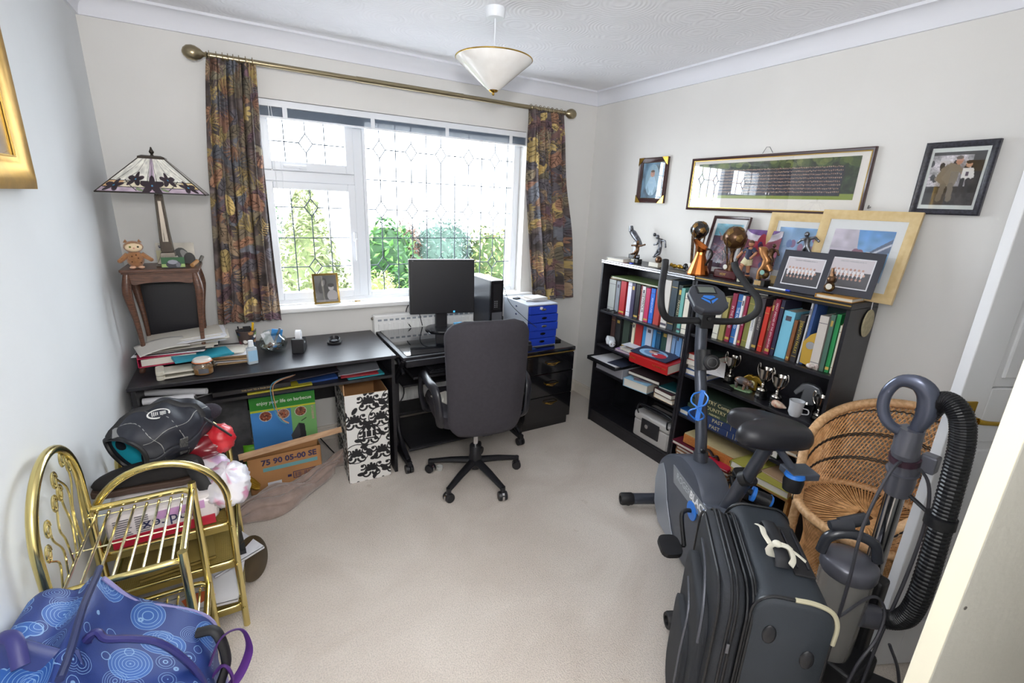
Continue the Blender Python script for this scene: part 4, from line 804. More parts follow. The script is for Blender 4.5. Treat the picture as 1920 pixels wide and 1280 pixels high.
# photo and key on the sill
R_ = Ras(.13, .16, .0015, '5c5a5c'); R_.noise(.2, .04, nrg); R_.ell(.045, .06, .022, .05, '2b292b', rot=.3); R_.ell(.06, .1, .02, .055, '3f3c3e', rot=-.2); R_.ell(.05, .045, .01, .02, '7a7678', rot=.3); R_.ell(.095, .075, .016, .018, 'c9c5c4'); R_.ell(.095, .06, .019, .012, '2c2a2c'); R_.ell(.1, .125, .032, .035, 'b4b0b2'); R_.rect(0, .15, .13, .16, '8a8688')
framed('standing_photo_frame', 'gold edged photo of a horse and a child standing on the window sill', 'picture frame', axes((.968, .025, 1.023), (1, .05, 0), (-.02, .18, 1)), .155, .19, .012, .01, mat('thin_gold_frame', '9a7f45', .35, .7), R_, 1, mat('cream_card_mount', 'cfc9b8', .8))
ks = thing('key', 'small brass key on a white tag lying on the window sill', 'key', (1.145, .03, .928)); MB().lathe([(.004, 0), (.010, 0), (.010, .004), (.004, .004), (.004, 0)], n=14, cap=False).box(.008, -.002, 0, .03, .002, .004).build('brass_key', M_gold, ks); MB().box(-.022, -.008, 0, -.006, .008, .012).build('key_tag', M_white, ks)
# chest of drawers
chs = thing('chest_of_drawers', 'black gloss three drawer chest with gold handles', 'chest of drawers', (2.36, -.28, 0))
M_gb = mat('black_lacquer', '121216', .12, coat=.6)
MB().box(-.21, -.22, 0, .185, .21, .07).box(-.215, -.235, .07, .19, .225, .575).build('carcass', M_gb, chs, bev=.002)
MB().box(-.225, -.25, .585, .20, .23, .615).build('top', M_gb, chs, bev=.008, seg=3); MB().box(-.218, -.243, .577, .194, .225, .585).build('gilt_line', M_gilt, chs)
for k, (z0, z1) in enumerate(((.44, .572), (.265, .435), (.075, .26))):
    dr = MB().box(-.212, -.25, z0, .187, -.235, z1).build('drawer', M_gb, chs, bev=.002)
    zz = (z0+z1)/2+(.012 if k < 2 else .05)
    MB().tube(smoothpath([(-.055, -.25, zz), (-.045, -.27, zz+.004), (0, -.277, zz+.002), (.045, -.27, zz+.004), (.055, -.25, zz)], 4), .0045, 8, flat=.6).tube(smoothpath([(-.045, -.252, zz-.008), (0, -.268, zz-.014), (.045, -.252, zz-.008)], 4), .003, 6).build('handle', M_gold, dr, smooth=True)
# desktop drawer unit
du = thing('desktop_drawer_unit', 'grey desktop unit of five bright blue drawers on the black chest', 'drawer unit', (2.315, -.26, .616))
M_gp = mat('pale_grey_plastic', 'b9bfc9', .4); M_bl = mat('bright_blue_plastic', '1d3fb4', .35)
MB().box(-.125, -.175, .005, -.119, .16, .30).box(.119, -.175, .005, .125, .16, .30).box(-.125, -.175, .0, .125, .16, .006).box(-.125, -.175, .296, .125, .16, .306).box(-.125, .154, 0, .125, .16, .3).build('housing', M_gp, du, bev=.003)
for k in range(5):
    z0 = .009+k*.0575; dx = (.0, .002, .008, .006, .0)[k]; dr = MB().box(-.117, -.185-dx*2, z0, .117, .14, z0+.054).build('drawer', M_bl, du, bev=.003)
    MB().ball((0, 0, 0), (.022, .003, .009), 16, 6, M=MX((.0, -.187-dx*2, z0+.03))).build('pull', mat('chrome_pull', '9a9a96', .2, .9) if k in (4, 2) else mat('dark_pull', '26262c', .2, .7), dr, smooth=True)
for k in range(5): MB().ball((-.1255, -.02, .04+k*.0575), (.002, .012, .007), 10, 6).build('side_dimple', mat('navy_dimple', '2a3560', .5), du)
MB().box(-.088, -.1885, .262, -.066, -.187, .28, MX(rot=(0, .2, 0))).build('white_sticker', M_paper, du)
slab('notepad', 'white notepad with a red edge on top of the blue drawer unit', 'notepad', 2.34, -.29, .934, .14, .11, .012, .15, 'd8d4d0')
slab('booklet', 'white booklet under the notepad on the drawer unit', 'booklet', 2.33, -.27, .923, .17, .14, .011, -.1, 'cfd0d4')
o = MB().prism(rrect(-.06, -.02, .06, .02, .008), 0, .008).build('calculator', M_blk, None, bev=.002); o.location = (2.26, -.20, .9225); o.rotation_euler = (0, 0, .4); setp(o, 'thin dark gadget at the back left of the drawer unit top', 'calculator')
ph = slab('pocket_notebook', 'black pocket notebook on the right corner of the chest', 'notebook', 2.50, -.33, .616, .065, .11, .014, -.15, '18181c')
slab('blue_leaflet', 'blue and white leaflet at the front left of the chest top', 'leaflet', 2.20, -.47, .616, .09, .05, .003, .1, '2a4a8a')
# ---------------------------------------------------------------- office chair (back towards the camera)
oc = thing('office_chair', 'dark grey fabric office chair on five castors at the computer desk', 'chair', (1.60, -.865, 0), -.14)
M_up = mat('charcoal_upholstery', '37343a', .8, var=.12, vs=60, bump=.3, bs=500)
for a in (2.62, 3.86, 5.0, 6.33, 1.17):
    c_, s_ = math.cos(a), math.sin(a)
    MB().tube([(0.03*c_, .03*s_, .115), (.15*c_, .15*s_, .10), (.275*c_, .275*s_, .075)], [.026, .022, .017], 10, flat=.8).tube([(.275*c_, .275*s_, .085), (.275*c_, .275*s_, .05)], .014, 10).build('base_arm', M_blk, oc, smooth=True)
    M_ = MX((.275*c_, .275*s_, .027), (0, 0, a+1.2)) @ MX(rot=(0, PI/2, 0))
    cs_ = MB().lathe([(0, -.024), (.024, -.024), (.027, -.018), (.027, -.007), (.012, -.006), (.012, .006), (.027, .007), (.027, .018), (.024, .024), (0, .024)], n=20, M=M_).build('castor', M_blk, oc, smooth=True)
    MB().lathe([(.0265, -.006), (.0275, -.006), (.0275, .006), (.0265, .006)], n=20, M=M_).build('castor_band', mat('chrome', 'd0d0d4', .15, 1), cs_, smooth=True)
MB().lathe([(0, .07), (.035, .07), (.04, .09), (.038, .14), (.034, .16), (.034, .215), (.03, .22), (0, .22)], n=20).build('hub', M_blk, oc, smooth=True)
MB().lathe([(.0, .2), (.015, .2), (.015, .37), (0, .37)], n=16).build('gas_lift', mat('chrome'), oc, smooth=True)
MB().box(-.11, -.09, .36, .11, .13, .395).tube([(.05, 0, .37), (.25, .06, .36)], .005, 8).build('tilt_mechanism', M_blk, oc, bev=.005)
st = MB(); rings = []
for z, sx, sy in ((.40, .215, .21), (.41, .235, .23), (.45, .242, .237), (.475, .235, .23), (.485, .2, .2)): rings.append([(x, y+.09, z) for x, y in rrect(-sx, -sy, sx, sy, .08, 6)])
st.loft(rings).build('seat', M_up, oc, smooth=True)
# backrest: rounded slab, slightly curved, wider at the top
bk = MB(); rings = []
def back_outline(z):
    t_ = (z-.37)/(1.02-.37); w = .205+.03*t_
    if t_ < .17: w *= math.sqrt(max(0, 1-((.17-t_)/.17)**2))*.45+.55
    if t_ > .86: w *= math.sqrt(max(0.02, 1-((t_-.86)/.14)**2))*.5+.5
    return w, t_
N = 30
for k in range(N+1):
    z = .385+.635*k/N; w, t_ = back_outline(z); yb = -.205+.05*(t_-.4)**2*1.6-.035*t_; e = .026*math.sqrt(max(.04, min(1, t_/.05, (1-t_)/.05)))
    ring_ = []
    for j in range(24):
        a = 2*PI*j/24; cx, sy = math.cos(a), math.sin(a); X = w*math.copysign(abs(cx)**.5, cx); Y = e*math.copysign(abs(sy)**.7, sy)
        ring_.append((X, yb+Y+.055*(X/.24)**2, z))
    rings.append(ring_)
bk.loft(rings).build('backrest', M_up, oc, smooth=True, auto=False)
MB().box(-.03, -.21, .38, .03, -.14, .52).build('back_bracket', M_blk, oc, bev=.004)
for sx in (-1, 1):
    p_ = smoothpath([(sx*.20, .20, .395), (sx*.262, .17, .42), (sx*.285, .16, .52), (sx*.285, .15, .62), (sx*.283, .10, .655), (sx*.28, -.04, .655), (sx*.265, -.12, .635), (sx*.255, -.145, .56), (sx*.245, -.14, .46), (sx*.22, -.06, .40)], 6)
    MB().tube(p_, .024, 10, flat=.55, up=(0, 0, 1) if 0 else (1, 0, 0)).build('armrest', mat('satin_black', '202026', .28), oc, smooth=True)
slab('envelope', 'white papers lying on the seat of the office chair', 'papers', 1.47, -.74, .487, .11, .16, .006, .3, 'dcd8cc')
o = MB().tube([(1.475, -.78, .46), (1.48, -.76, .46)], .001, 4)
# ================================================================ BOOKCASES
M_case = wood('black_ash_case', '19181c', '222127', .33, 3.); BX = 2.734
def bookcase(name, label, y1, y0, top, shelves, trim, kick=.09):
    yc = (y0+y1)/2; W_ = y1-y0; r_ = thing(name, label, 'bookcase', ((BX+2.98)/2, yc, 0)); X0, X1 = -.123, .118; h = W_/2
    MB().box(X0, h-.016, 0, X1, h, top-.028).build('side_panel', M_case, r_, bev=.001); MB().box(X0, -h, 0, X1, -h+.016, top-.028).build('side_panel', M_case, r_, bev=.001)
    MB().box(X0-.004, -h, top-.028, X1, h, top).build('top', M_case, r_, bev=.004)
    t_ = MB()
    for z, q in trim: t_.box(X0-.0065, -h+.001, top-z-q, X0-.003, h-.001, top-z)
    t_.build('metal_trim', mat('silver_trim', 'c8c8cc', .25, .8) if len(trim) > 1 else M_gilt, r_)
    MB().box(X1-.004, -h+.016, 0, X1, h-.016, top-.028).build('back_panel', M_case, r_)
    for z in shelves: MB().box(X0+.006, -h+.016, z-.016, X1-.004, h-.016, z).build('shelf', M_case, r_, bev=.001)
    MB().box(X0+.006, -h+.016, 0, X0+.02, h-.016, kick-.012).build('plinth', M_case, r_); return r_
bookcase('bookcase', 'left black bookcase with a silver trim line, nearest the window', -.527, -1.324, 1.235, (.875, .62, .43, .095), ((.002, .006), (.013, .009)))
bookcase('bookcase', 'right black bookcase with a thin gold trim line, behind the exercise bike', -1.328, -2.125, 1.238, (.905, .655, .40, .095), ((.008, .005),))
CN = {'9a9c98': 'grey', '7c8088': 'slate grey', 'a82028': 'red', 'd8d4e0': 'lilac white', '3a3450': 'dark purple', '17161a': 'black', '6e2c30': 'maroon', 'd8d4d4': 'white and black', 'b8305a': 'pink', '2468c8': 'bright blue', 'b04038': 'brick red', 'cac4bc': 'tall cream', '2c3a44': 'tall dark pictorial', '1e2a22': 'black and green', '6aa8a0': 'pale teal', 'e2dccc': 'ivory', '5a4440': 'brown', '2a2a2c': 'charcoal', '38443a': 'dark olive', '1c1c20': 'jet black', 'ded4b8': 'buff', 'a82a28': 'wide red', '3a8ac0': 'sky blue', 'b4bccc': 'pale blue grey', '4a90c8': 'mid blue', '24506e': 'deep blue', '28463a': 'bottle green', 'd0cac8': 'off-white', '7c9cc0': 'powder blue', '6c94c0': 'cornflower blue', '6490c0': 'steel blue', 'b8b8b4': 'light grey', 'dcd8c8': 'cream', '9a8e50': 'mustard olive', '8c1c3c': 'burgundy', '2a62a0': 'royal blue', 'e6e2e0': 'white', '9a2848': 'raspberry', '7c7a3c': 'olive green', 'dedcd8': 'plain white', '3a3338': 'dark grey', 'c03020': 'scarlet', '6a3428': 'chestnut', '8c1c38': 'crimson', '2c2c44': 'tall navy', '78bcd4': 'light turquoise', '80502c': 'tan brown', '2c2a2e': 'yellow lettered black', 'c8c8cc': 'thin silver', '3c5a94': 'thin blue pictorial', 'c4bcb4': 'grey and blue', '4a6a5c': 'grey green', '22884a': 'bright green', 'd6dccc': 'pale green and white', 'd8b08a': 'salmon', 'dcdcd8': 'white edged'}
def books(items, X, z, shelf, group, lean=0., texts={}, dep=.15):
    n_ = len(items)
    for i, (a, b_, h, c) in enumerate(items):
        nm = CN[c]; w = abs(a-b_)-.0015; yc = (a+b_)/2; dx = ((i*37) % 7-3)*.0022
        lb = f'{nm} book {"leftmost" if i == 0 else "rightmost"} on the {shelf}'
        if 0 < i < n_-1: lb = f'{nm} book between {CN[items[i-1][3]]} and {CN[items[i+1][3]]} ones, {shelf}'
        r_ = thing('book', lb, 'book', (X+dx, yc, z), 0, group, rot=(lean, 0, 0)); t_ = min(.0025, w*.2); d = min(dep, 2.968-X-dx)
        cvr = MB().box(.001, -w/2, 0, d, -w/2+t_, h).box(.001, w/2-t_, 0, d, w/2, h)
        cvr.tube([(.004, 0, .0005), (.004, 0, h-.0005)], w/2, 10, flat=.01+.004/max(w/2, .004), up=(1, 0, 0)) if 0 else cvr.box(0, -w/2, 0, .004, w/2, h)
        cvr.build('cover', mat('cover_'+c, c, .45), r_, bev=.0008); MB().box(.004, -w/2+t_, .003, d-.004, w/2-t_, h-.004).build('pages', M_paper2, r_)
        bd = MB(); lum = sum(hexc(c)); mc = mat('gold_band', 'c0a050', .5, .3) if lum < 1.3 else mat('dark_band', '4a4450', .6)
        if i % 3 == 0: bd.box(-.0006, -w/2+.001, h*.86, 0, w/2-.001, h*.87).box(-.0006, -w/2+.001, h*.12, 0, w/2-.001, h*.13)
        elif i % 3 == 1: bd.box(-.0006, -w/4, h*.80, 0, w/4, h*.90)
        else: bd.box(-.0006, -w/2+.001, h*.05, 0, w/2-.001, h*.1)
        bd.build('spine_band', mc, r_)
        if i in texts:
            s_, sz, tc = texts[i]; text('lettering', s_, sz, axes((-.0009, 0, h*.52), (0, 0, -1), (0, -1, 0)), mat('txt_'+tc, tc, .5), r_)
        else: text('lettering', 'ILIO'[i % 3:]*3, 0.001, axes((-.0002, 0, h*.5), (0, 0, -1), (0, -1, 0)), mc, r_) if 0 else None
A1 = [(-.577, -.646, .227, '9a9c98'), (-.648, -.685, .223, '7c8088'), (-.687, -.739, .231, 'a82028'), (-.752, -.797, .241, 'd8d4e0'), (-.798, -.833, .237, '3a3450'), (-.834, -.873, .233, '17161a'), (-.874, -.897, .231, '6e2c30'), (-.899, -.927, .229, 'd8d4d4'), (-.928, -.965, .223, 'b8305a'), (-.967, -1.003, .227, '2468c8'), (-1.004, -1.052, .231, 'b04038'), (-1.077, -1.126, .30, 'cac4bc'), (-1.127, -1.175, .305, '2c3a44'), (-1.176, -1.208, .283, '1e2a22'), (-1.21, -1.236, .271, '6aa8a0'), (-1.238, -1.284, .247, 'e2dccc')]
books(A1, 2.78, .875, 'left bookcase top shelf', 'books on the top shelf of the left bookcase', texts={7: ('SEYMOUR', .028, '26262a'), 13: ('FRANCES', .022, 'b8b090'), 9: ('ADVENTURES', .016, 'd0dcf0')})
B1 = [(-.575, -.614, .21, '5a4440'), (-.617, -.671, .21, '2a2a2c'), (-.691, -.754, .22, '38443a'), (-.755, -.786, .22, '1c1c20'), (-.787, -.812, .218, 'ded4b8'), (-.814, -.878, .222, 'a82a28'), (-.88, -.918, .212, '3a8ac0'), (-.919, -.975, .218, 'b4bccc'), (-.976, -1.003, .22, '4a90c8'), (-1.004, -1.039, .222, '24506e'), (-1.045, -1.097, .222, '28463a'), (-1.098, -1.135, .224, 'd0cac8'), (-1.136, -1.164, .226, '7c9cc0'), (-1.165, -1.19, .226, '6c94c0'), (-1.19, -1.218, .226, '6490c0'), (-1.219, -1.247, .224, 'b8b8b4')]
books(B1, 2.84, .62, 'left bookcase second shelf', 'books on the second shelf of the left bookcase', dep=.12)
C1 = [(-1.454, -1.488, .235, 'dcd8c8'), (-1.49, -1.522, .24, '9a8e50'), (-1.528, -1.556, .27, '8c1c3c'), (-1.557, -1.585, .27, '2a62a0'), (-1.59, -1.605, .268, 'e6e2e0'), (-1.606, -1.624, .268, '9a2848'), (-1.626, -1.662, .27, '7c7a3c'), (-1.663, -1.686, .28, 'dedcd8'), (-1.69, -1.716, .275, '3a3338'), (-1.72, -1.745, .235, 'c03020'), (-1.747, -1.763, .276, '6a3428'), (-1.765, -1.790, .285, '8c1c38'), (-1.792, -1.811, .285, '2c2c44'), (-1.813, -1.869, .237, '78bcd4'), (-1.877, -1.894, .203, '80502c'), (-1.896, -1.923, .235, '2c2a2e'), (-1.928, -1.937, .30, 'c8c8cc'), (-1.938, -1.953, .30, '3c5a94')]
books(C1, 2.785, .905, 'right bookcase top shelf', 'books on the top shelf of the right bookcase', texts={2: ('IN THE BLOOD', .018, 'e0c8c8'), 3: ('THE FRENZIED', .018, 'd8e4f4'), 5: ('THE CARE', .013, 'f0d8e0'), 7: ('STANDARDS', .017, '8890a0'), 8: ('HISTORY', .017, 'b0a8a0'), 11: ('GREAT SPEECHES OF THE 20TH CENTURY', .0125, 'e8d0d4'), 15: ('SEBASTIAN FAULKS', .018, 'c8b040'), 10: ('CLASSICS', .012, 'c0a070')}, lean=.035)
C2 = [(-1.996, -2.035, .253, 'c4bcb4'), (-2.038, -2.058, .265, '4a6a5c'), (-2.059, -2.078, .271, '22884a'), (-2.079, -2.090, .225, 'd6dccc'), (-2.091, -2.104, .235, 'd8b08a')]
books(C2, 2.775, .905, 'right bookcase top shelf', 'books at the right end of the right bookcase', lean=-.0)
# other things on the shelves
slab('landscape_book', 'large book with a green landscape cover lying on the books under the left top', 'book', 2.85, -.83, 1.117, .19, .44, .012, 0, '5c7040', pages='fore')
slab('slim_book', 'slim peach book lying crosswise under the landscape book', 'book', 2.85, -.64, 1.108, .14, .13, .008, .1, 'd0a880')
slab('flat_book', 'flat dark book lying on top of the right bookcase books', 'book', 2.87, -1.60, 1.188, .15, .22, .010, .1, '2a2c3c')
def put(o, label, cat, loc=None, rot=None):
    if loc: o.location = loc
    if rot: o.rotation_euler = rot
    return setp(o, label, cat)
put(MB().tube(smoothpath([(0, 0, .006), (.02, -.03, .012), (-.01, -.05, .006), (.03, -.08, .012), (0, -.1, .006), (.02, -.12, .01)], 5), .005, 6).build('charger_cable', M_blk, None, smooth=True), 'coiled black cable on the top shelf in front of the grey book', 'cable', (2.748, -.575, .876))
pg = thing('plug_adapter', 'white plug-in adaptor lying on the second shelf at the left', 'plug', (2.80, -.62, .655), -.5); MB().box(-.03, -.035, -.02, .03, .035, .02, MX(rot=(.3, .2, 0))).build('body', M_upvc, pg, bev=.008); MB().lathe([(0, 0), (.022, 0), (.024, .02), (.018, .03), (0, .03)], (0, 0, 0), 16, MX((.0, -.04, -.01), (PI/2, 0, 0))).build('plug_face', M_upvc, pg, smooth=True); MB().box(-.012, -.08, -.012, -.008, -.065, -.004).box(.008, -.08, -.012, .012, -.065, -.004).build('pins', M_nick, pg)
def spiral(name, label, x, y, z, w, d, h, rz, c):
    r_ = slab(name, label, 'notebook', x, y, z, w, d, h, rz, c); sp = MB()
    for k in range(int(d/.012)): sp.tube([(-w/2+.002+.008*math.cos(a), -d/2+.01+k*.012, h/2+(h/2+.003)*math.sin(a)) for a in [j*PI/4 for j in range(8)]], .0009, 4, closed=True)
    sp.build('spiral_wire', M_nick, r_); return r_
spiral('spiral_notebook', 'lilac spiral notebook lowest of the pads on the second shelf', 2.83, -.83, .6205, .14, .22, .014, .12, 'c0a0cc')
spiral('spiral_notebook', 'light grey spiral notebook on top of the lilac one', 2.83, -.87, .637, .14, .21, .022, .05, 'c4c2be')
slab('notepad', 'tan and dark notepad on the grey spiral notebook', 'notepad', 2.83, -.88, .663, .11, .16, .01, -.1, '8a5a3c')
slab('leaflet', 'white leaflet with blue print on top of the notebooks', 'leaflet', 2.82, -.86, .677, .11, .17, .002, .15, 'd6dce6')
slab('red_book', 'thick red hardback with gilt spine lettering jutting over the shelf edge', 'book', 2.785, -1.02, .548, .22, .33, .052, .05, 'b01f20', pages='x') if 0 else None
rb = thing('red_book', 'thick red hardback with gilt spine titles jutting out of the left bookcase', 'book', (2.775, -1.11, .633), .05, rot=(0, -.09, .05))
MB().box(-.10, -.155, 0, .06, .155, .004).box(-.10, -.155, .056, .06, .155, .060).box(-.104, -.155, 0, -.098, .155, .060).build('cover', mat('cover_b01f20', 'b01f20', .35), rb, bev=.003); MB().box(-.098, -.151, .004, .057, .151, .056).build('pages', M_paper2, rb)
text('gilt_lettering', 'THE RIGHT HON.', .014, axes((-.1048, -.09, .033), (0, -1, 0), (0, 0, 1)), M_gilt, rb); text('gilt_lettering', 'WHO', .02, axes((-.1048, .125, .033), (0, -1, 0), (0, 0, 1)), M_gilt, rb)
R_ = Ras(.28, .155, .002, '26304c'); R_.noise(.15, .03, nrg); R_.ell(.13, .085, .10, .062, '8fb8d8'); R_.ell(.13, .08, .07, .045, '6a8ab0'); R_.ell(.115, .065, .028, .028, 'c8988a'); R_.ell(.115, .047, .032, .016, '5a3a30'); R_.ell(.185, .10, .05, .036, 'b82838'); R_.ell(.15, .09, .014, .01, 'e6e0e0')
al = thing('picture_album', 'dark blue flat album with a round portrait on top of the thick red book', 'book', (2.758, -1.09, .697), .10, rot=(0, -.09, .10)); MB().box(-.078, -.14, 0, .078, .14, .006).build('cover', mat('cover_navy', '232c46', .4), al, bev=.001); R_.flat('cover_print', axes((0, 0, .0066), (0, -1, 0), (1, 0, 0)), al)
slab('booklet_stack', 'dark booklets on the magazines right of the black ring file', 'book', 2.83, -1.02, .505, .18, .26, .024, .1, '3a2a2c')
tr = thing('file_tray', 'black ring file with papers, pulled out over the left bookcase front', 'file', (2.80, -.68, .505), -.0)
MB().box(-.13, -.15, 0, .11, .15, .008).box(-.13, -.15, .0, -.124, .15, .028).box(-.13, .145, 0, .11, .15, .028).build('cover', M_blk, tr, bev=.002)
MB().box(-.11, -.12, .008, .10, .13, .022).build('papers', M_paper, tr, bev=.001); MB().box(-.10, -.15, .022, .08, -.02, .027, MX(rot=(0, 0, .15))).build('dark_sleeve', mat('navy_sleeve', '3a3e50', .4), tr)
o = MB().box(-.09, -.15, 0, .10, .13, .073).build('white_carton', mat('pale_grey_card', 'a8a8b0', .7), None, bev=.002); put(o, 'plain white carton under the black ring file', 'box', (2.84, -.68, .431))
slab('thick_paperback', 'thick blue and white paperback with worn pages jutting out, left of the brown books', 'book', 2.80, -.99, .431, .21, .19, .058, .16, '88b0c8', pages='fore')
slab('magazine', 'colourful magazine on the thick blue and white paperback', 'magazine', 2.82, -1.02, .491, .16, .18, .006, .5, '6a5a6a'); slab('brochure', 'grey photo brochure lying across the colourful magazine', 'brochure', 2.83, -.98, .498, .12, .19, .004, .9, '6a6c68')
slab('hardback_book', 'dark maroon hardback on the cream one at the right of the third shelf', 'book', 2.81, -1.22, .462, .17, .15, .032, -.05, '3c1a20', pages='fore'); slab('hardback_book', 'cream paged hardback lying under the maroon one', 'book', 2.81, -1.22, .431, .16, .15, .03, 0, 'cdb89a', pages='fore'); slab('hardback_book', 'slim teal book on top of the maroon hardback', 'book', 2.83, -1.22, .495, .15, .14, .012, .1, '1e5a60')
# cash box
cbx = thing('cash_box', 'grey cash box with a black lock plate and carrying handle on the bottom shelf', 'cash box', (2.845, -1.14, .096)); cbx.scale = (1.1, 1.18, 1.18)
MB().prism(rrect(-.09, -.135, .09, .135, .025), 0, .10).build('base', mat('stone_grey_plastic', 'b4b0ac', .5), cbx, bev=.006, smooth=False); MB().prism(rrect(-.092, -.137, .092, .137, .025), .103, .148).build('lid', mat('stone_grey_plastic'), cbx, bev=.012, seg=3)
MB().box(-.097, -.065, .035, -.089, .065, .125).build('lock_plate', M_blk, cbx, bev=.003); MB().lathe([(0, 0), (.012, 0), (.012, .006), (.004, .007), (0, .007)], n=16, M=MX((-.097, .02, .09), (0, -PI/2, 0))).build('lock', mat('chrome'), cbx, smooth=True)
MB().tube(smoothpath([(-.08, .1, .13), (-.10, .1, .16), (-.10, .1, .185), (-.07, .1, .19), (-.05, .0, .19), (-.07, -.12, .19), (-.10, -.12, .18), (-.10, -.12, .14), (-.08, -.12, .13)], 4), .005, 8).box(-.075, -.15, .178, -.03, .12, .190).build('handle', M_blk, cbx, bev=.002)
o = MB().prism(rrect(-.05, -.11, .05, .11, .015), 0, .012).tube(smoothpath([(0, .04, .02), (-.02, .06, .05), (.01, .08, .06), (.03, .05, .03)], 5), .012, 8).build('webcam_bundle', M_blk, None, bev=.002); put(o, 'black gadget and cloth lying on the lid of the cash box', 'gadget', (2.90, -1.16, .325))
o = MB().box(-.008, -.17, 0, .006, .17, .25).build('dark_board', mat('dark_glass_board', '16171b', .2), None); put(o, 'dark flat panel leaning at the back of the bottom shelf', 'panel', (2.93, -.75, .097), (0, .05, 0))
o = MB().lathe([(0, 0), (.016, 0), (.02, .03), (.0, .05)], n=10).build('dark_bag', mat('dark_pouch', '3a3a3e', .7), None, smooth=True); put(o, 'small grey pouch left of the cash box on the bottom shelf', 'pouch', (2.82, -.98, .097)); o.scale = (1.8, 1.8, 2.2)
# ---- right bookcase, lower shelves
Mst = [('b8342c', .036, 'red edged white'), ('c8c0b8', .03, 'cream'), ('2a4a4c', .026, 'dark teal'), ('3c5aa0', .034, 'blue edged white')]
z = .656
for k, (c, h, nm) in enumerate(Mst[::-1]): slab('hardback_book', f'{nm} hardback, pile beside the first silver cup, '+('lowest', 'second from the bottom', 'third from the bottom', 'topmost')[k], 'book', 2.835, -1.41, z, .17, .15, h, (.05, -.12, .1, -.03)[k], c, pages='fore', group=None); z += h+.0008
slab('dvd_case', 'dark pictorial case on top of the lying pile by the silver cup', 'case', 2.85, -1.42, z, .13, .14, .012, .1, '34403c')
R_ = Ras(.13, .16, .0015, 'e6e2e2'); R_.line(.02, .05, .05, .11, .006, 'c83a3a'); R_.line(.045, .04, .08, .1, .004, 'c85050'); R_.line(.09, .12, .11, .13, .002, '606060')
o = R_.flat('flyer', axes((2.775, -1.50, .742), (.6, -.8, -.12), (.7, .6, .25)), None, solid=.0008); put(o, 'white flyer with red lines sticking out of the lying pile of books', 'flyer')
M_silv = mat('silver_cup', 'b8b2aa', .18, 1); M_bk = mat('bakelite_black', '121214', .25)
def cup(label, x, y, z, s_, hb=.045, tall=1.0):
    r_ = thing('trophy_cup', label, 'trophy', (x, y, z), rng.uniform(-.4, .2)); r_.scale = (s_, s_, s_)
    MB().lathe([(0, 0), (.030, 0), (.030, hb*.2), (.027, hb*.22), (.027, hb), (0, hb)], n=26).build('plinth', M_bk, r_, smooth=True); MB().box(-.0285, -.011, hb*.35, -.026, .011, hb*.85).build('plaque', M_silv, r_)
    MB().lathe([(0, hb), (.024, hb), (.022, hb+.007), (.008, hb+.016), (.006, hb+.024), (.009, hb+.028), (.006, hb+.033), (.016, hb+.045), (.026, hb+.065), (.029, hb+.095*tall), (.033, hb+.11*tall), (.031, hb+.11*tall), (.026, hb+.095*tall), (.0, hb+.06)], n=28, cap=False).build('cup', M_silv, r_, smooth=True)
    for sg in (-1, 1): MB().tube(smoothpath([(0, sg*.018, hb+.05), (0, sg*.036, hb+.07), (0, sg*.046, hb+.1*tall), (0, sg*.040, hb+.128*tall), (0, sg*.034, hb+.122*tall), (0, sg*.031, hb+.10*tall)], 5), .0026, 6).build('handle', M_silv, r_, smooth=True)
cup('silver two-handled cup at the left, beside the pile of books', 2.86, -1.555, .656, 1.0)
cup('silver two-handled cup in the middle, right of the bear ornament', 2.82, -1.775, .656, 1.05); cup('silver two-handled cup beside the middle one, leaning right of it', 2.80, -1.865, .656, 1.0)
cup('small silver cup at the far right end of the trophy shelf', 2.82, -2.06, .656, .85, .03)
br = thing('bear_ornament', 'brown ceramic animal ornament walking on a green base', 'ornament', (2.825, -1.655, .656), -1.45)
M_br = mat('glazed_brown', '8a6248', .25, c2='5c5a5c', vs=22)
MB().ball((0, 0, .052), (.042, .02, .022), 16, 10).ball((.044, 0, .048), (.017, .014, .015)).tube([(.05, 0, .045), (.066, 0, .035)], [.01, .006], 8).tube([(.026, .01, .04), (.03, .012, .008)], [.009, .006], 8).tube([(.022, -.01, .04), (.018, -.012, .008)], [.009, .006], 8).tube([(-.028, .01, .04), (-.034, .012, .008)], [.010, .006], 8).tube([(-.026, -.01, .04), (-.02, -.012, .008)], [.01, .006], 8).ball((.04, .01, .062), .005).ball((.04, -.01, .062), .005).build('body', M_br, br, smooth=True)
MB().prism([(x*(1+.06*math.sin(k*2.1)), y*(1+.08*math.cos(k*3))) for k, (x, y) in enumerate(rrect(-.06, -.026, .06, .026, .024, 5))], 0, .009).build('base', mat('green_glaze', '7e9a72', .3), br, bev=.003)
sx_ = thing('gold_medal_ornament', 'gold jersey shaped ornament with a round clock face behind the bear', 'ornament', (2.885, -1.68, .656), -1.3)
MB().prism([(-.028, 0), (.028, 0), (.026, .05), (.05, .035), (.06, .05), (.03, .08), (.012, .085), (0, .078), (-.012, .085), (-.03, .08), (-.06, .05), (-.05, .035), (-.026, .05)], -.012, .012, axes((0, 0, .0), (1, 0, 0), (0, 0, 1))).build('jersey', mat('gold_resin', 'a8842e', .3, .7), sx_, bev=.006, seg=3); MB().lathe([(.014, 0), (.016, .003), (.013, .005), (0, .004)], n=20, M=MX((0, -.012, .04), (PI/2, 0, 0))).build('dial', mat('cream_dial', 'd8cc98', .4), sx_, smooth=True)
js = thing('jersey_trophy', 'silver grey football shirt shaped trophy behind the right cups', 'trophy', (2.90, -1.965, .656), -1.35)
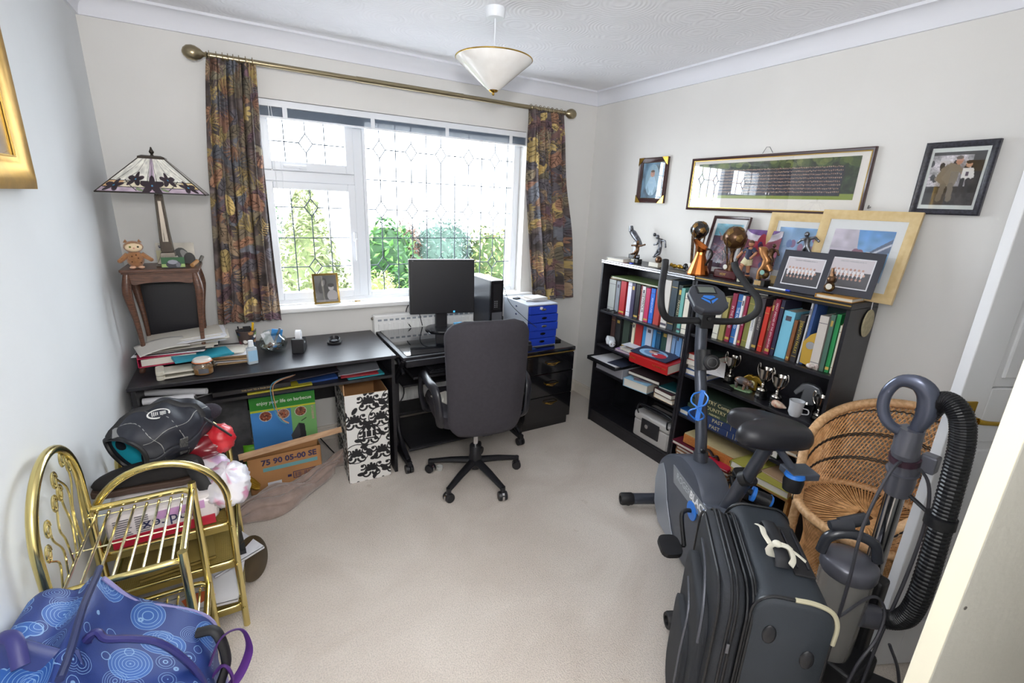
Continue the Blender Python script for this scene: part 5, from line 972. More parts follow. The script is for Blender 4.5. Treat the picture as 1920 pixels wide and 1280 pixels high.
MB().prism([(-.03, .03), (.03, .03), (.028, .09), (.052, .06), (.068, .075), (.04, .125), (.014, .135), (-.014, .135), (-.04, .125), (-.068, .075), (-.052, .06), (-.028, .09)], -.014, .014, axes((0, 0, 0), (1, 0, 0), (0, 0, 1))).build('shirt', mat('frosted_silver', '8e9196', .35, .6), js, bev=.006, seg=3); MB().prism(rrect(-.04, -.025, .04, .025, .008), 0, .03).build('plinth', M_bk, js)
MB().lathe([(0, .03), (.02, .03), (.015, .04), (0, .04)], n=16).build('collar_ring', M_silv, js)
sh = thing('sea_shell', 'pinkish brown spiral sea shell in front of the silver cups', 'shell', (2.76, -1.905, .678), .3); MB().tube(smoothpath([(.0, .03, 0), (.0, .01, .003), (0, -.015, 0), (0, -.035, -.004)], 5), list(np.interp(np.linspace(0, 1, 16), [0, .3, .6, 1], [.006, .021, .016, .003])), 12).ball((.002, .018, .004), (.018, .016, .018)).build('shell', mat('shell_pink', 'c08a74', .35, c2='e0cdb8', vs=40), sh, smooth=True)
mg = thing('glass_mug', 'frosted white glass mug with a thin handle at the shelf front', 'mug', (2.765, -1.985, .656), 0); MB().lathe([(0, 0), (.022, 0), (.031, .018), (.030, .045), (.034, .078), (.031, .078), (.027, .045), (.02, .01), (0, .008)], n=28, cap=False).build('bowl', mat('frosted_glass', 'd4d6da', .25, alpha=.8), mg, smooth=True); MB().tube(smoothpath([(0, -.03, .05), (0, -.055, .05), (0, -.058, .03), (0, -.03, .02)], 5), .0028, 6).build('handle', mat('frosted_glass'), mg, smooth=True)
wl = thing('wallet', 'flat black wallet under the shelf edge left of the bear', 'wallet', (2.77, -1.58, .656), .2); MB().box(-.03, -.06, 0, .05, .07, .008).build('cover', mat('black_leather', '161619', .4), wl, bev=.002)
# green and blue volumes
z = .401
VOL = [('1a2f5c', 'PAST', 'lower blue', .038), ('1a2f5c', 'PAST', 'upper blue', .038), ('2c3c2c', 'FARMING', 'thin green', .022), ('2a3628', 'COUNTRY', 'middle green', .036), ('242f24', 'COUNTRY Companion', 'topmost green', .036)]
for k, (c, s_, nm, h) in enumerate(VOL):
    v_ = thing('volume', f'{nm} gilt-titled volume in the lying pile behind the bike stem', 'book', (2.83, -1.58+(.0, -.01, .01, .0, -.015)[k], z), (.05, .08, .03, .06, .02)[k], 'bound volumes lying behind the bike stem')
    MB().box(-.10, -.16, 0, .11, .16, .003).box(-.10, -.16, h-.003, .11, .16, h).box(-.103, -.16, 0, -.097, .16, h).build('cover', mat('cover_'+c, c, .35), v_, bev=.002); MB().box(-.097, -.156, .003, .105, .156, h-.003).build('pages', mat('grey_pages', '8a8a88', .8), v_)
    text('gilt_lettering', s_, .030 if h > .03 else .016, axes((-.1036, .0 if k > 2 else -.02, h/2), (0, -1, 0), (0, 0, 1)), mat('gilt_text', 'c8bc8c', .5), v_)
    g = MB()
    for y in (-.1, -.135, -.15): g.box(-.1038, y-.001, .004, -.1028, y+.001, h-.004)
    g.build('gilt_rule', mat('gilt_text'), v_); z += h+.0008
slab('green_volume', 'green bound book right of the lying volumes, behind the saddle', 'book', 2.84, -1.86, .401, .16, .2, .045, -.05, '2d3a26'); slab('paper_folder', 'worn brown folder with papers on the green bound book', 'folder', 2.84, -1.92, .448, .18, .24, .02, .1, 'a08060', tilt=(0, .05))
slab('blue_folder', 'bright blue folder lying left of the green volumes', 'folder', 2.84, -1.37, .401, .18, .07, .03, 0, '2a62a8')
wbx = thing('wooden_box', 'orange wood folding box with a pale lid on the bottom shelf', 'box', (2.83, -1.62, .255), .02); MB().box(-.12, -.19, 0, .12, .19, .055).build('body', wood('orange_pine', 'a8642c', 'b87438', .4, 5), wbx, bev=.003); MB().box(-.118, -.188, .0555, .118, .188, .062).build('lid', mat('pale_lid', 'b8a67c', .5, var=.08, vs=40), wbx, bev=.002); MB().ball((-.121, -.13, .03), (.003, .012, .012)).build('ornament', mat('dark_iron', '2e2426', .5, .5), wbx, smooth=True)
o = MB().tube(smoothpath([(0, .05, .02), (0, 0, .03), (0, -.03, .01), (0, -.05, .02), (.01, -.06, .0)], 5), .01, 8, flat=.6).build('iron_key', mat('dark_iron'), None, smooth=True); put(o, 'dark iron hook lying on the red albums before the wooden box', 'hook', (2.70, -1.62, .262), (0, 0, 0))
slab('album', 'maroon album under the front of the wooden box', 'album', 2.79, -1.55, .226, .20, .36, .022, .03, '5c1626'); slab('booklet', 'small red booklet with yellow print on the maroon album', 'booklet', 2.70, -1.70, .249, .1, .14, .010, .1, 'b01e38')
for k in range(6): slab('magazine', f'brown edged old magazine in the floor pile of the right bookcase, '+('bottom one', 'second up', 'third up', 'fourth up', 'fifth up', 'top one')[k], 'magazine', 2.82+.004*(k % 3), -1.56, .096+k*.0215, .2, .36, .020, .02*((k % 3)-1), 'a07248' if k % 2 else '8a5c38', pages='fore')
sb = thing('wooden_shelf_box', 'plain pine board shelf standing in the right end of the bottom shelf', 'shelf', (2.80, -1.94, .0955)); MB().box(-.13, -.15, .165, .12, .16, .185).box(-.12, .14, 0, .12, .155, .165).box(-.12, -.15, 0, .12, -.135, .165).build('boards', wood('pine_board', 'a67c48', 'b88c56', .5, 5), sb, bev=.002)
slab('encyclopedia', 'thick book with yellow-green cover lying on the pine board, left one', 'book', 2.77, -1.84, .281, .2, .13, .04, -.08, 'a6a04a', pages='fore'); slab('encyclopedia', 'thick book with yellow-green cover lying on the pine board, right one', 'book', 2.75, -2.00, .281, .19, .17, .038, .05, 'a8a24c', pages='fore'); slab('paper_folder', 'buff folder on the right yellow-green book', 'folder', 2.79, -2.0, .32, .16, .16, .008, -.1, 'a88a6c')
o = MB().box(-.06, -.07, 0, .06, .07, .05).tube(smoothpath([(-.06, -.06, .05), (-.09, -.1, .04), (-.08, -.14, .01)], 5), .004, 6).build('camera_bag', M_blk, None, bev=.015, seg=3); put(o, 'black padded camera bag left of the pine board', 'bag', (2.68, -1.80, .20), (0, 0, .2)) if 0 else put(o, 'black padded pouch in front of the maroon album on the bottom shelf', 'bag', (2.80, -1.775, .13-.034), (0, 0, .2))
hp = thing('hanging_plaque', 'oval beige plaque hanging from the right side of the right bookcase', 'ornament', (2.90, -2.131, 1.14)); MB().lathe([(0, -.004), (.045, -.003), (.047, 0), (.045, .003), (0, .004)], n=28, M=MX((0, 0, 0), (PI/2, 0, 0)) @ Matrix.Diagonal((1, 1.35, 1, 1))).build('plaque', mat('crackle_beige', 'b8ad8c', .7, var=.2, vs=60), hp, smooth=True); MB().tube([(0, 0, .06), (0, .002, .115)], .002, 6).build('ribbon', M_paper, hp)
# flat things standing in the gap between book groups
yo = thing('yellow_award', 'yellow folded award card with a grey disc beside the blue pictorial book', 'card', (2.79, -1.975, .906), 0); MB().prism([(-.03, .01), (.012, 0), (.03, .12), (.02, .17), (-.01, .15), (-.035, .11)], -.004, .004, axes((0, 0, 0), (.25, -1, 0), (0, 0, 1))).build('card', mat('yellow_card', 'c09a38', .4), yo, bev=.002); MB().lathe([(0, 0), (.018, 0), (.018, .003), (0, .003)], n=20, M=MX((-.006, 0, .1), (0, -PI/2, .25))).build('disc', mat('grey_disc', '9a9a9c', .4), yo, smooth=True)
o = MB().ball((0, 0, .012), (.016, .02, .012)).ball((.01, -.02, .014), (.01, .012, .014)).build('trinkets', mat('pink_trinket', 'b09088', .3, c2='d8d0cc', vs=60), None, smooth=True); put(o, 'little pinkish glass trinkets at the foot of the grey and blue book', 'ornament', (2.765, -2.005, .906))
o = MB().box(-.008, -.055, 0, .0, .055, .32).build('cyclopaedia_cover', mat('dark_cover_art', '1e2c2e', .25, c2='2e4a44', vs=12), None); put(o, 'tall dark glossy book cover facing out behind the yellow award card', 'book', (2.90, -2.015, .906))
# ================================================================ ON TOP OF THE BOOKCASES
ZT = 1.2385
slab('paperback', 'tan edged paperback lying at the window end of the left bookcase', 'book', 2.80, -.655, 1.236, .16, .15, .022, .1, 'b8b6b2', pages='fore')
slab('sticker_sheet', 'red and white sticker sheet near the left end of the bookcase top', 'sticker', 2.745, -.735, 1.236, .03, .04, .001, .4, 'd08080')
put(MB().prism(rrect(-.01, -.012, .01, .012, .004), 0, .006).build('bottle_top', mat('blue_cap', '2c4ac8', .4), None), 'small blue bottle top on the left bookcase top', 'bottle top', (2.755, -.79, 1.2355))
def figure(root, m, J, s_=1., name='figure', head=.013):
    """small cast figure from joint dict: hip, chest, head, hands, elbows, knees, feet"""
    V = {k: Vector(v)*s_ for k, v in J.items()}; mb = MB(); T = lambda a, b_, r0, r1: mb.tube([V[a], (V[a]+V[b_])/2, V[b_]], [r0*s_, (r0+r1)*.52*s_, r1*s_], 10)
    mb.tube([V['hip'], (V['hip']+V['chest'])/2, V['chest'], V['chest']+(V['head']-V['chest'])*.5], [.013*s_, .012*s_, .017*s_, .005*s_], 12)
    for q in 'lr':
        T('chest', 'elb'+q, .009, .006); T('elb'+q, 'han'+q, .006, .0045); mb.ball(V['han'+q], .006*s_, 8, 6); T('hip', 'kne'+q, .012, .0085); T('kne'+q, 'foo'+q, .0085, .005); mb.ball(V['foo'+q], (.008*s_, .012*s_, .005*s_), 8, 6)
    mb.ball(V['head'], (head*.85*s_, head*.9*s_, head*s_), 12, 8); return mb.build(name, m, root, smooth=True)
M_pew = mat('pewter', '55565c', .3, .85, c2='8a8c92', vs=60); M_brn = mat('antique_bronze', '7a5a3e', .35, .7, c2='3c2a22', vs=60); M_cop = mat('bright_copper', 'c8743a', .22, .95)
# boot trophy
t1 = thing('boot_trophy', 'pewter football boot trophy at the window end of the bookcase', 'trophy', (2.86, -.70, ZT-.003), 0)
MB().prism(rrect(-.028, -.045, .028, .045, .008), 0, .02).prism(rrect(-.022, -.035, .022, .035, .008), .02, .05).build('plinth', M_bk, t1, bev=.002); MB().box(-.006, -.016, .05, .006, .016, .135).build('stem', mat('grey_resin', '8a8c90', .35, .5), t1, bev=.004)
bo = []; ax0 = [(.058, .20, .012, .010), (.045, .195, .02, .02), (.02, .18, .022, .027), (-.005, .16, .02, .024), (-.03, .142, .017, .02), (-.05, .125, .012, .012)]
MB().loft([[(w*math.cos(2*PI*k/14), y+.0*k, z+hh_*math.sin(2*PI*k/14)) for k in range(14)] for y, z, w, hh_ in ax0]).tube([(0, .052, .20), (0, .06, .235)], [.018, .014], 12).build('boot', M_pew, t1, smooth=True)
p1 = thing('player_figurine', 'small coppery player figurine on a black block beside the boot trophy', 'trophy', (2.81, -.775, ZT-.003), 0)
MB().box(-.02, -.035, 0, .02, .035, .03).build('plinth', M_bk, p1, bev=.003); MB().box(-.0215, -.0, .006, -.019, .03, .026).build('plaque', mat('pale_plaque', 'c8c4ac', .4), p1)
figure(p1, M_brn, dict(hip=(0, 0, .085), chest=(0, .003, .115), head=(0, .004, .137), elbl=(0, .03, .115), hanl=(0, .055, .112), elbr=(0, -.03, .118), hanr=(0, -.06, .128), knel=(-.01, .02, .062), fool=(-.005, .045, .055), kner=(0, .006, .058), foor=(0, .02, .036))); MB().ball((0, -.012, .042), .013).build('ball', M_pew, p1, smooth=True)
p2 = thing('player_figurine', 'taller dark pewter player figurine heading forward on a cream block', 'trophy', (2.81, -.955, ZT-.003), 0)
MB().box(-.03, -.04, 0, .03, .04, .028).build('plinth', mat('cream_marble', 'c4bfb0', .3), p2, bev=.003); MB().ball((0, -.012, .045), (.018, .024, .024)).build('rock', M_brn, p2, smooth=True)
figure(p2, M_pew, dict(hip=(0, -.012, .125), chest=(0, -.006, .168), head=(0, .02, .185), elbl=(0, .02, .14), hanl=(0, .04, .135), elbr=(0, -.045, .165), hanr=(0, -.055, .13), knel=(0, .006, .095), fool=(0, .03, .06), kner=(0, -.012, .085), foor=(0, .02, .065)), 1.0, head=.014); MB().ball((0, .045, .197), .011).build('ball', M_pew, p2, smooth=True)
gb = thing('gold_boot_ornament', 'small gold winged ornament lying between figurine and ball trophy', 'ornament', (2.88, -1.06, ZT-.003), 0); MB().tube(smoothpath([(0, .05, .02), (0, .02, .014), (0, -.02, .016), (0, -.05, .012)], 4), [.012, .011, .009, .012, .014, .01, .008, .012, .014, .012, .008, .01, .008][:13], 10).build('body', mat('gold_resin'), gb, smooth=True); MB().ball((0, -.065, .022), (.014, .018, .02)).build('dark_knob', M_bk, gb, smooth=True)
def footy(root, c, r, m1, m2):
    mb = MB(); mb.use(m1).ball(c, r, 28, 18); pent = MB()
    ph = (1+5**.5)/2; D = [Vector(v).normalized() for v in [(0, 1, ph), (0, -1, ph), (0, 1, -ph), (0, -1, -ph), (1, ph, 0), (-1, ph, 0), (1, -ph, 0), (-1, -ph, 0), (ph, 0, 1), (-ph, 0, 1), (ph, 0, -1), (-ph, 0, -1)]]
    mb.build('ball', None, root, smooth=True)
    for d in D:
        M_ = Matrix.Translation(c) @ d.to_track_quat('Z', 'Y').to_matrix().to_4x4(); n5 = [(.36*r*math.cos(2*PI*k/5), .36*r*math.sin(2*PI*k/5)) for k in range(5)]
        pts = [(x, y, math.sqrt(r*r-x*x-y*y)*1.045) for x, y in n5]+[(0, 0, r*1.045)]; pent.add(pts, [(k, (k+1) % 5, 5) for k in range(5)], M_)
    pent.build('ball_panels', m2, root)
def ballcup(name, label, x, y, zc, r, m1, m2, mb_, arms, base, bh, bs):
    t = thing(name, label, 'trophy', (x, y, ZT-.001)); H = zc-ZT
    MB().box(-bs[0], -bs[1], 0, bs[0], bs[1], bh).build('plinth', base, t, bev=.006); MB().lathe([(0, bh), (.030, bh), (.02, bh+.03), (.010, bh+.06), (.010, H-r-.02), (r*.35, H-r*.85), (0, H-r*.75)], n=20).build('pillar', mb_, t, smooth=True)
    for a in arms: MB().tube(smoothpath([(.03*math.cos(a), .03*math.sin(a), bh), (.028*math.cos(a), .03*math.sin(a), bh+.04), (r*.9*math.cos(a), r*.9*math.sin(a), H-r*.7), (r*1.06*math.cos(a), r*1.06*math.sin(a), H)], 5), .0042, 8).build('strut', mb_, t, smooth=True)
    footy(t, (0, 0, H), r, m1, m2); MB().lathe([(0, 0), (.012, 0), (.013, .003), (0, .004)], n=18, M=MX((-.032, .006, bh+.018), (0, -PI/2, 0))).build('medal', mat('pale_medal', 'd0ccc0', .35), t, smooth=True); return t
b1 = ballcup('ball_trophy', 'trophy with a black and gold football on bronze struts', 2.87, -1.195, 1.482, .051, mat('black_ball', '1c1512', .15, coat=.5), mat('dull_gold_panel', '94703c', .35, .6), M_brn, (1.6, 4.6, 3.2), M_bk, .02, (.035, .035)); MB().box(-.037, -.02, .003, -.034, .02, .02, MX(rot=(0, -.5, 0))).build('plaque', mat('pale_plaque'), b1)
b2 = ballcup('ball_trophy', 'larger trophy with a bronze football on a dark red plinth', 2.85, -1.445, 1.458, .060, mat('bronze_ball', '5c4028', .25, .5), mat('gold_bronze_panel', '8c6c3c', .35, .6), M_brn, (1.3, 4.9, 3.1), mat('red_lacquer', '4a0f14', .15, coat=.5), .045, (.04, .07)); text('gilt_lettering', 'VCST', .016, axes((-.0405, .01, .022), (0, -1, 0), (0, 0, 1)), M_gilt, b2)
jg = thing('copper_jug', 'polished copper jug with a slanted spout and dark handle', 'jug', (2.79, -1.29, ZT-.002), 0); jg.scale = (1.3, 1.3, 1.3)
MB().lathe([(0, 0), (.046, 0), (.047, .006), (.02, .088), (.018, .1)], n=14).build('body', M_cop, jg)
MB().loft([[(.018*math.cos(2*PI*k/20), .018*math.sin(2*PI*k/20), .098) for k in range(20)], [(.026*math.cos(2*PI*k/20), .028*math.sin(2*PI*k/20)+.003, .12+.011*math.sin(2*PI*k/20)) for k in range(20)], [(.028*math.cos(2*PI*k/20), .04*math.sin(2*PI*k/20)+.006, .13+.022*math.sin(2*PI*k/20)) for k in range(20)], [(.024*math.cos(2*PI*k/20), .035*math.sin(2*PI*k/20)+.006, .129+.021*math.sin(2*PI*k/20)) for k in range(20)], [(.014*math.cos(2*PI*k/20), .016*math.sin(2*PI*k/20), .10) for k in range(20)]]).build('spout', M_cop, jg, smooth=True)
MB().tube(smoothpath([(0, -.028, .115), (0, -.05, .11), (0, -.055, .085), (0, -.04, .06), (0, -.034, .045)], 5), .0055, 8, flat=.7).build('handle', mat('dark_handle', '1a1614', .3), jg, smooth=True)
slab('maroon_booklet', 'maroon card standing behind the copper jug', 'card', 2.86, -1.275, ZT, .03, .07, .08, 0, '4a2830')
fb = thing('footballer_statuette', 'painted statuette of a footballer in navy shirt and cream shorts kicking a ball', 'statuette', (2.80, -1.575, ZT), 0); fb.scale = (1.2, 1.2, 1.2)
MB().lathe([(0, 0), (.034, 0), (.034, .02), (.03, .024), (0, .024)], n=26).build('plinth', M_bk, fb, smooth=True); MB().box(-.034, -.012, .004, -.031, .012, .02).build('plaque', mat('pale_plaque'), fb)
Jf = dict(hip=(0, .0, .098), chest=(0, -.006, .138), head=(0, -.004, .166), elbl=(-.006, .028, .128), hanl=(-.01, .044, .104), elbr=(-.004, -.036, .13), hanr=(-.016, -.022, .108), knel=(-.02, .012, .07), fool=(-.022, .012, .036), kner=(.004, -.006, .062), foor=(.008, -.006, .03))
figure(fb, mat('skin_paint', 'b07a5a', .5), Jf); MB().tube([(0, 0, .095), (0, -.003, .118), (0, -.006, .143)], [.016, .0165, .019], 12).tube([(0, .006, .142), (-.004, .024, .13)], [.011, .009], 10).tube([(0, -.016, .142), (-.002, -.032, .132)], [.011, .009], 10).build('shirt', mat('navy_paint', '1e2440', .5), fb, smooth=True)
MB().tube([(0, .002, .1), (-.014, .01, .076)], [.0165, .0135], 12).tube([(0, -.004, .1), (.003, -.006, .074)], [.0165, .0135], 12).build('shorts', mat('cream_paint', 'd4cba4', .5), fb, smooth=True); MB().ball((0, -.004, .172), (.011, .012, .009)).build('hair', mat('hair_paint', '5a3a24', .6), fb, smooth=True); MB().ball((-.024, .014, .034), .012).build('ball', mat('cream_paint'), fb, smooth=True)
for kf in (('knel', 'fool'), ('kner', 'foor')):
    a, b_ = Vector(Jf[kf[0]]), Vector(Jf[kf[1]]); MB().tube([a*.4+b_*.6, b_], [.0075, .006], 8).build('sock', mat('navy_paint'), fb, smooth=True)
gtb = thing('golden_boot_trophy', 'gold boot and player trophy with a small bronze football on a black octagon', 'trophy', (2.80, -1.675, ZT), 0)
MB().lathe([(0, 0), (.042, 0), (.038, .03), (0, .03)], n=8).build('plinth', M_bk, gtb); MB().box(-.041, -.016, .004, -.037, .018, .026).build('plaque', mat('tan_plaque', 'b89868', .4, .4), gtb)
MB().loft([[(w*math.cos(2*PI*k/14), y+w*math.sin(2*PI*k/14), z) for k in range(14)] for y, z, w in [(.025, .03, .012), (.02, .07, .016), (.0, .1, .02), (-.004, .13, .022), (.02, .16, .024), (.03, .185, .022), (.032, .19, .015)]]).tube([(0, -.01, .1), (0, -.03, .075)], [.02, .014], 10).build('boot', mat('rose_gold', 'a8764a', .35, .7), gtb, smooth=True)
figure(gtb, M_brn, dict(hip=(0, -.015, .15), chest=(0, -.02, .178), head=(0, -.026, .2), elbl=(0, .0, .172), hanl=(0, .015, .168), elbr=(0, -.045, .178), hanr=(0, -.055, .16), knel=(0, 0, .13), fool=(0, .01, .11), kner=(0, -.03, .13), foor=(0, -.03, .105)), 1., head=.010); footy(gtb, (-.018, -.012, .06), .024, M_brn, mat('gold_bronze_panel')); MB().lathe([(0, 0), (.011, 0), (.012, .003), (0, .004)], n=18, M=MX((-.044, -.018, .07), (0, -PI/2, 0))).build('medal', mat('green_medal', '7ea89c', .35), gtb, smooth=True)
pf = thing('player_figurine', 'grey player figurine rising behind the left mounted team photo', 'trophy', (2.90, -1.80, ZT), 0); MB().lathe([(0, 0), (.03, 0), (.015, .03), (.01, .15), (0, .15)], n=12).build('plinth', M_bk, pf, smooth=True)
figure(pf, M_pew, dict(hip=(0, 0, .205), chest=(0, .004, .24), head=(0, .01, .262), elbl=(0, .03, .235), hanl=(0, .045, .22), elbr=(0, -.03, .25), hanr=(0, -.05, .235), knel=(0, .015, .18), fool=(0, .0, .155), kner=(0, -.02, .18), foor=(0, 0, .15)))
bt3 = thing('bear_trophy', 'small bronze ball trophy with a white dial between the mounted photos', 'trophy', (2.80, -1.99, ZT), 0); MB().box(-.022, -.03, 0, .022, .03, .018).build('plinth', M_bk, bt3, bev=.002); footy(bt3, (0, 0, .045), .022, M_brn, mat('gold_bronze_panel')); MB().ball((0, .0, .08), (.016, .018, .018)).tube([(0, 0, .09), (0, .004, .13)], [.01, .006], 8).build('figure', M_brn, bt3, smooth=True); MB().lathe([(0, 0), (.012, 0), (.013, .003), (0, .004)], n=18, M=MX((-.022, -.008, .05), (0, -PI/2, 0))).build('medal', mat('pale_medal'), bt3, smooth=True)
slab('old_paperback', 'yellowed paperback lying at the near end under the mounted photo', 'book', 2.80, -2.04, ZT, .12, .15, .018, .05, 'b8863c', pages='fore')
pn = thing('ballpoint_pen', 'white ballpoint pen with a blue tip on the bookcase edge', 'pen', (2.755, -1.79, ZT+.004), 0); MB().tube([(0, .05, 0), (0, -.035, 0)], .0042, 8).build('barrel', M_upvc, pn, smooth=True); MB().tube([(0, -.035, 0), (0, -.055, 0)], .0045, 8).build('cap', mat('blue_cap'), pn, smooth=True)
# leaning pictures: bottom at (xb, zb), top leaning towards the wall
def leanM(y, xb, zb, h, lean, yaw=0.):
    up = Vector((lean, 0, 1)).normalized(); return axes(Vector((xb, y, zb))+up*h/2, (yaw, -1, 0), up)
def crowd(w, h, bg, sky, n, rows, body, seed, y0=.45):
    rg = random.Random(seed); R_ = Ras(w, h, .0016, bg); R_.rect(0, 0, w, h*y0, sky)
    for r_ in range(rows):
        for k in range(n): x = w*(.1+.8*(k+.5*(r_ % 2))/n); y = h*(y0-.08+.17*r_); R_.ell(x, y+.02, .0075, .016, body if r_ else 'e8e4e6'); R_.ell(x, y, .0042, .0055, rg.choice(['c0907c', 'a87868', 'd0a490']))
    return R_
M_pine = wood('pale_gilt_wood', 'd0b480', 'd9c08e', .45, 2); 
R_ = Ras(.24, .22, .002, '6ea0d0'); R_.vgrad('5c98d4', 'a8c4dc'); R_.poly([(0, 0), (.10, 0), (.12, .12), (0, .14)], 'c8c0cc'); R_.noise(.12, .02, nrg); R_.poly([(.12, .13), (.24, .03), (.24, .09), (.14, .15)], '5a6884'); R_.poly([(.12, .135), (.24, .05), (.24, .06), (.13, .14)], 'd0d4e0')
for k in range(9): R_.ell(rng.uniform(.0, .2), rng.uniform(.1, .2), .016, .02, rng.choice(['a86a78', 'c08c90', '7a4a68', '8c5c70']))
R_.ell(.16, .105, .015, .012, 'd8c8c4'); framed('gilt_wood_frame', 'large pale gilt wood frame with a stadium photo, nearest the door', 'picture frame', leanM(-2.015, 2.885, ZT-.001, .385, .19), .385, .385, .04, .02, M_pine, R_, 1, mat('white_mount', 'e4e6e6', .8))
R_ = Ras(.24, .22, .002, '9ab4d0'); R_.vgrad('7ba4cc', 'b0bcd4'); R_.noise(.2, .03, nrg)
for k in range(14): R_.ell(rng.uniform(0, .24), rng.uniform(.04, .2), .014, .02, rng.choice(['a87a98', '8c6c94', 'c0a0b0', '5c7ab0']))
framed('gilt_wood_frame', 'pale gilt wood frame half hidden behind the larger one', 'picture frame', leanM(-1.74, 2.94, ZT-.001, .36, .09), .36, .36, .04, .02, M_pine, R_, 1, mat('white_mount'))
R_ = Ras(.17, .25, .002, '5a4a5c'); R_.rect(0, 0, .17, .07, '7cb8cc'); R_.noise(.4, .03, nrg)
for k in range(22): R_.line(rng.uniform(0, .17), rng.uniform(.04, .25), rng.uniform(0, .17), rng.uniform(.04, .25), .006, rng.choice(['8c3c54', '3a3440', 'a87484', '6c6a84']), .7)
R_.ell(.06, .08, .012, .015, 'c89a90'); R_.ell(.11, .15, .02, .06, '2c2630'); framed('dark_photo_frame', 'dark red frame with a crowd photo behind the ball trophies', 'picture frame', leanM(-1.325, 2.90, ZT-.001, .335, .24), .235, .335, .016, .016, M_mahog, R_, 1, mat('white_mount'))
R_ = Ras(.22, .27, .002, '8a4a5c'); R_.rect(0, 0, .22, .035, '4a3c84'); R_.ell(.11, -.01, .13, .075, 'c8c2cc'); R_.ell(.11, -.03, .11, .06, '6a4a84'); R_.noise(.25, .025, nrg); R_.rect(.0, .2, .22, .27, '8a8288'); R_.ell(.12, .08, .028, .06, 'a03848')
for k in range(16): R_.ell(rng.uniform(0, .22), rng.uniform(.07, .22), .012, .016, rng.choice(['b04a58', '3c3a6c', 'c8a0a4', '502838']))
fp = thing('glossy_photo', 'unframed glossy stadium photo propped behind the footballer statuette', 'photograph', (2.90, -1.535, ZT)); R_.flat('print', Matrix(leanM(0, 0, 0, .27, .2)), fp, vmat('photo_print'), solid=.002)
for nm, lb, y, xb, z0, seed in (('mounted_photo', 'team photo in a dark grey mount, left of two, with window glare', -1.86, 2.775, ZT, 2), ('mounted_photo', 'team photo in a dark grey mount, right of two, standing on the yellowed paperback', -2.045, 2.80, ZT+.019, 4)):
    R_ = crowd(.155, .125, '1c1c28', 'd0c8cc', 8, 3, '1c1c28', seed); mt_ = thing(nm, lb, 'photograph', (xb, y, z0)); A_ = leanM(0, 0, 0, .195, .30, .10)
    MB().box(-.108, -.0975, 0, .108, .0975, .003, A_).build('mount', mat('charcoal_mount', '30313a', .5), mt_); MB().box(-.082, -.067, .003, .082, .067, .0034, A_).build('white_line', M_paper, mt_); R_.flat('print', A_ @ Matrix.Translation((0, 0, .0039)), mt_, vmat('photo_print'))
    text('lettering', 'CRICKET WINNERS 2010-11', .008, A_ @ Matrix.Translation((0, .052, .0042)), mat('grey_print'), mt_)
    MB().box(-.08, -.065, .0048, .08, .065, .0052, A_).build('glazing', M_pglass, mt_); MB().box(-.02, -.09, -.001, .02, -.01, -.004, A_ @ MX((0, 0, 0), (.3, 0, 0))).build('strut', M_bk, mt_)
# ================================================================ EXERCISE BIKE (local x right, y forward)
bk_ = thing('exercise_bike', 'grey exercise bike with blue knobs and a black saddle facing the bookcase', 'exercise bike', (2.216, -1.926, 0), -math.atan2(.437, .9))
M_gun = mat('gunmetal_plastic', '565b66', .38, .25); M_gun2 = mat('gunmetal_tube', '50545e', .3, .5); M_slv = mat('silver_plastic', '9aa0aa', .35, .4); M_bk2 = mat('soft_black', '17171a', .5); M_blu = mat('knob_blue', '2f7fe0', .35)
YZ = Matrix(((0, 0, 1, 0), (1, 0, 0, 0), (0, 1, 0, 0), (0, 0, 0, 1)))   # prism drawn in (y, z), extruded along x
out = [(.20, .03), (.285, .10), (.315, .24), (.30, .345), (.24, .415), (.16, .46), (.09, .495), (.02, .505), (-.05, .50), (-.10, .475), (-.14, .44), (-.18, .425), (-.24, .45), (-.30, .455), (-.34, .41), (-.33, .30), (-.24, .14), (-.18, .04)]
out = [p[:2] for p in smoothpath([(a, b_, 0) for a, b_ in out+[out[0]]], 3)][:-1]
cy_, cz_ = 0, .27; rings = []
for x, s_ in ((-.072, .90), (-.066, .97), (-.05, 1), (.05, 1), (.066, .97), (.072, .90)): rings.append([(x, cy_+(y-cy_)*s_, cz_+(z-cz_)*s_) for y, z in out])
MB().loft(rings).build('housing', M_gun, bk_, smooth=True)
fp_ = [(.20, .05), (.275, .12), (.30, .24), (.285, .33), (.235, .37), (.19, .33), (.14, .22), (.06, .12), (-.04, .05)]
for sx in (-1, 1): MB().prism(fp_, sx*.0725, sx*.0765, YZ).build('silver_side_panel', M_slv, bk_, bev=.002)
MB().prism([(.125, .425), (.10, .345), (-.25, .36), (-.285, .40), (-.24, .42)], -.0765, -.0725, YZ).build('name_plate', mat('dusty_plate', '85888c', .6), bk_)
LM = axes((-.0772, -.065, .388), (0, -1, .0), (0, 0, 1))
text('lettering', 'ROGER', .044, LM @ Matrix.Translation((-.07, .008, 0)), mat('pale_print', 'b4b8bc', .6), bk_); text('lettering', 'BLACK', .049, LM @ Matrix.Translation((.075, .008, 0)), mat('white_print2', 'f0f0f0', .5), bk_, bold=.03); text('blue_lettering', 'FITNESS', .022, LM @ Matrix.Translation((.05, -.026, 0)), M_blu, bk_)
MB().prism([(-.19, .41), (-.25, .40), (-.205, .385), (-.225, .36)], -.0785, -.0765, YZ).build('arrow_mark', M_blu, bk_)
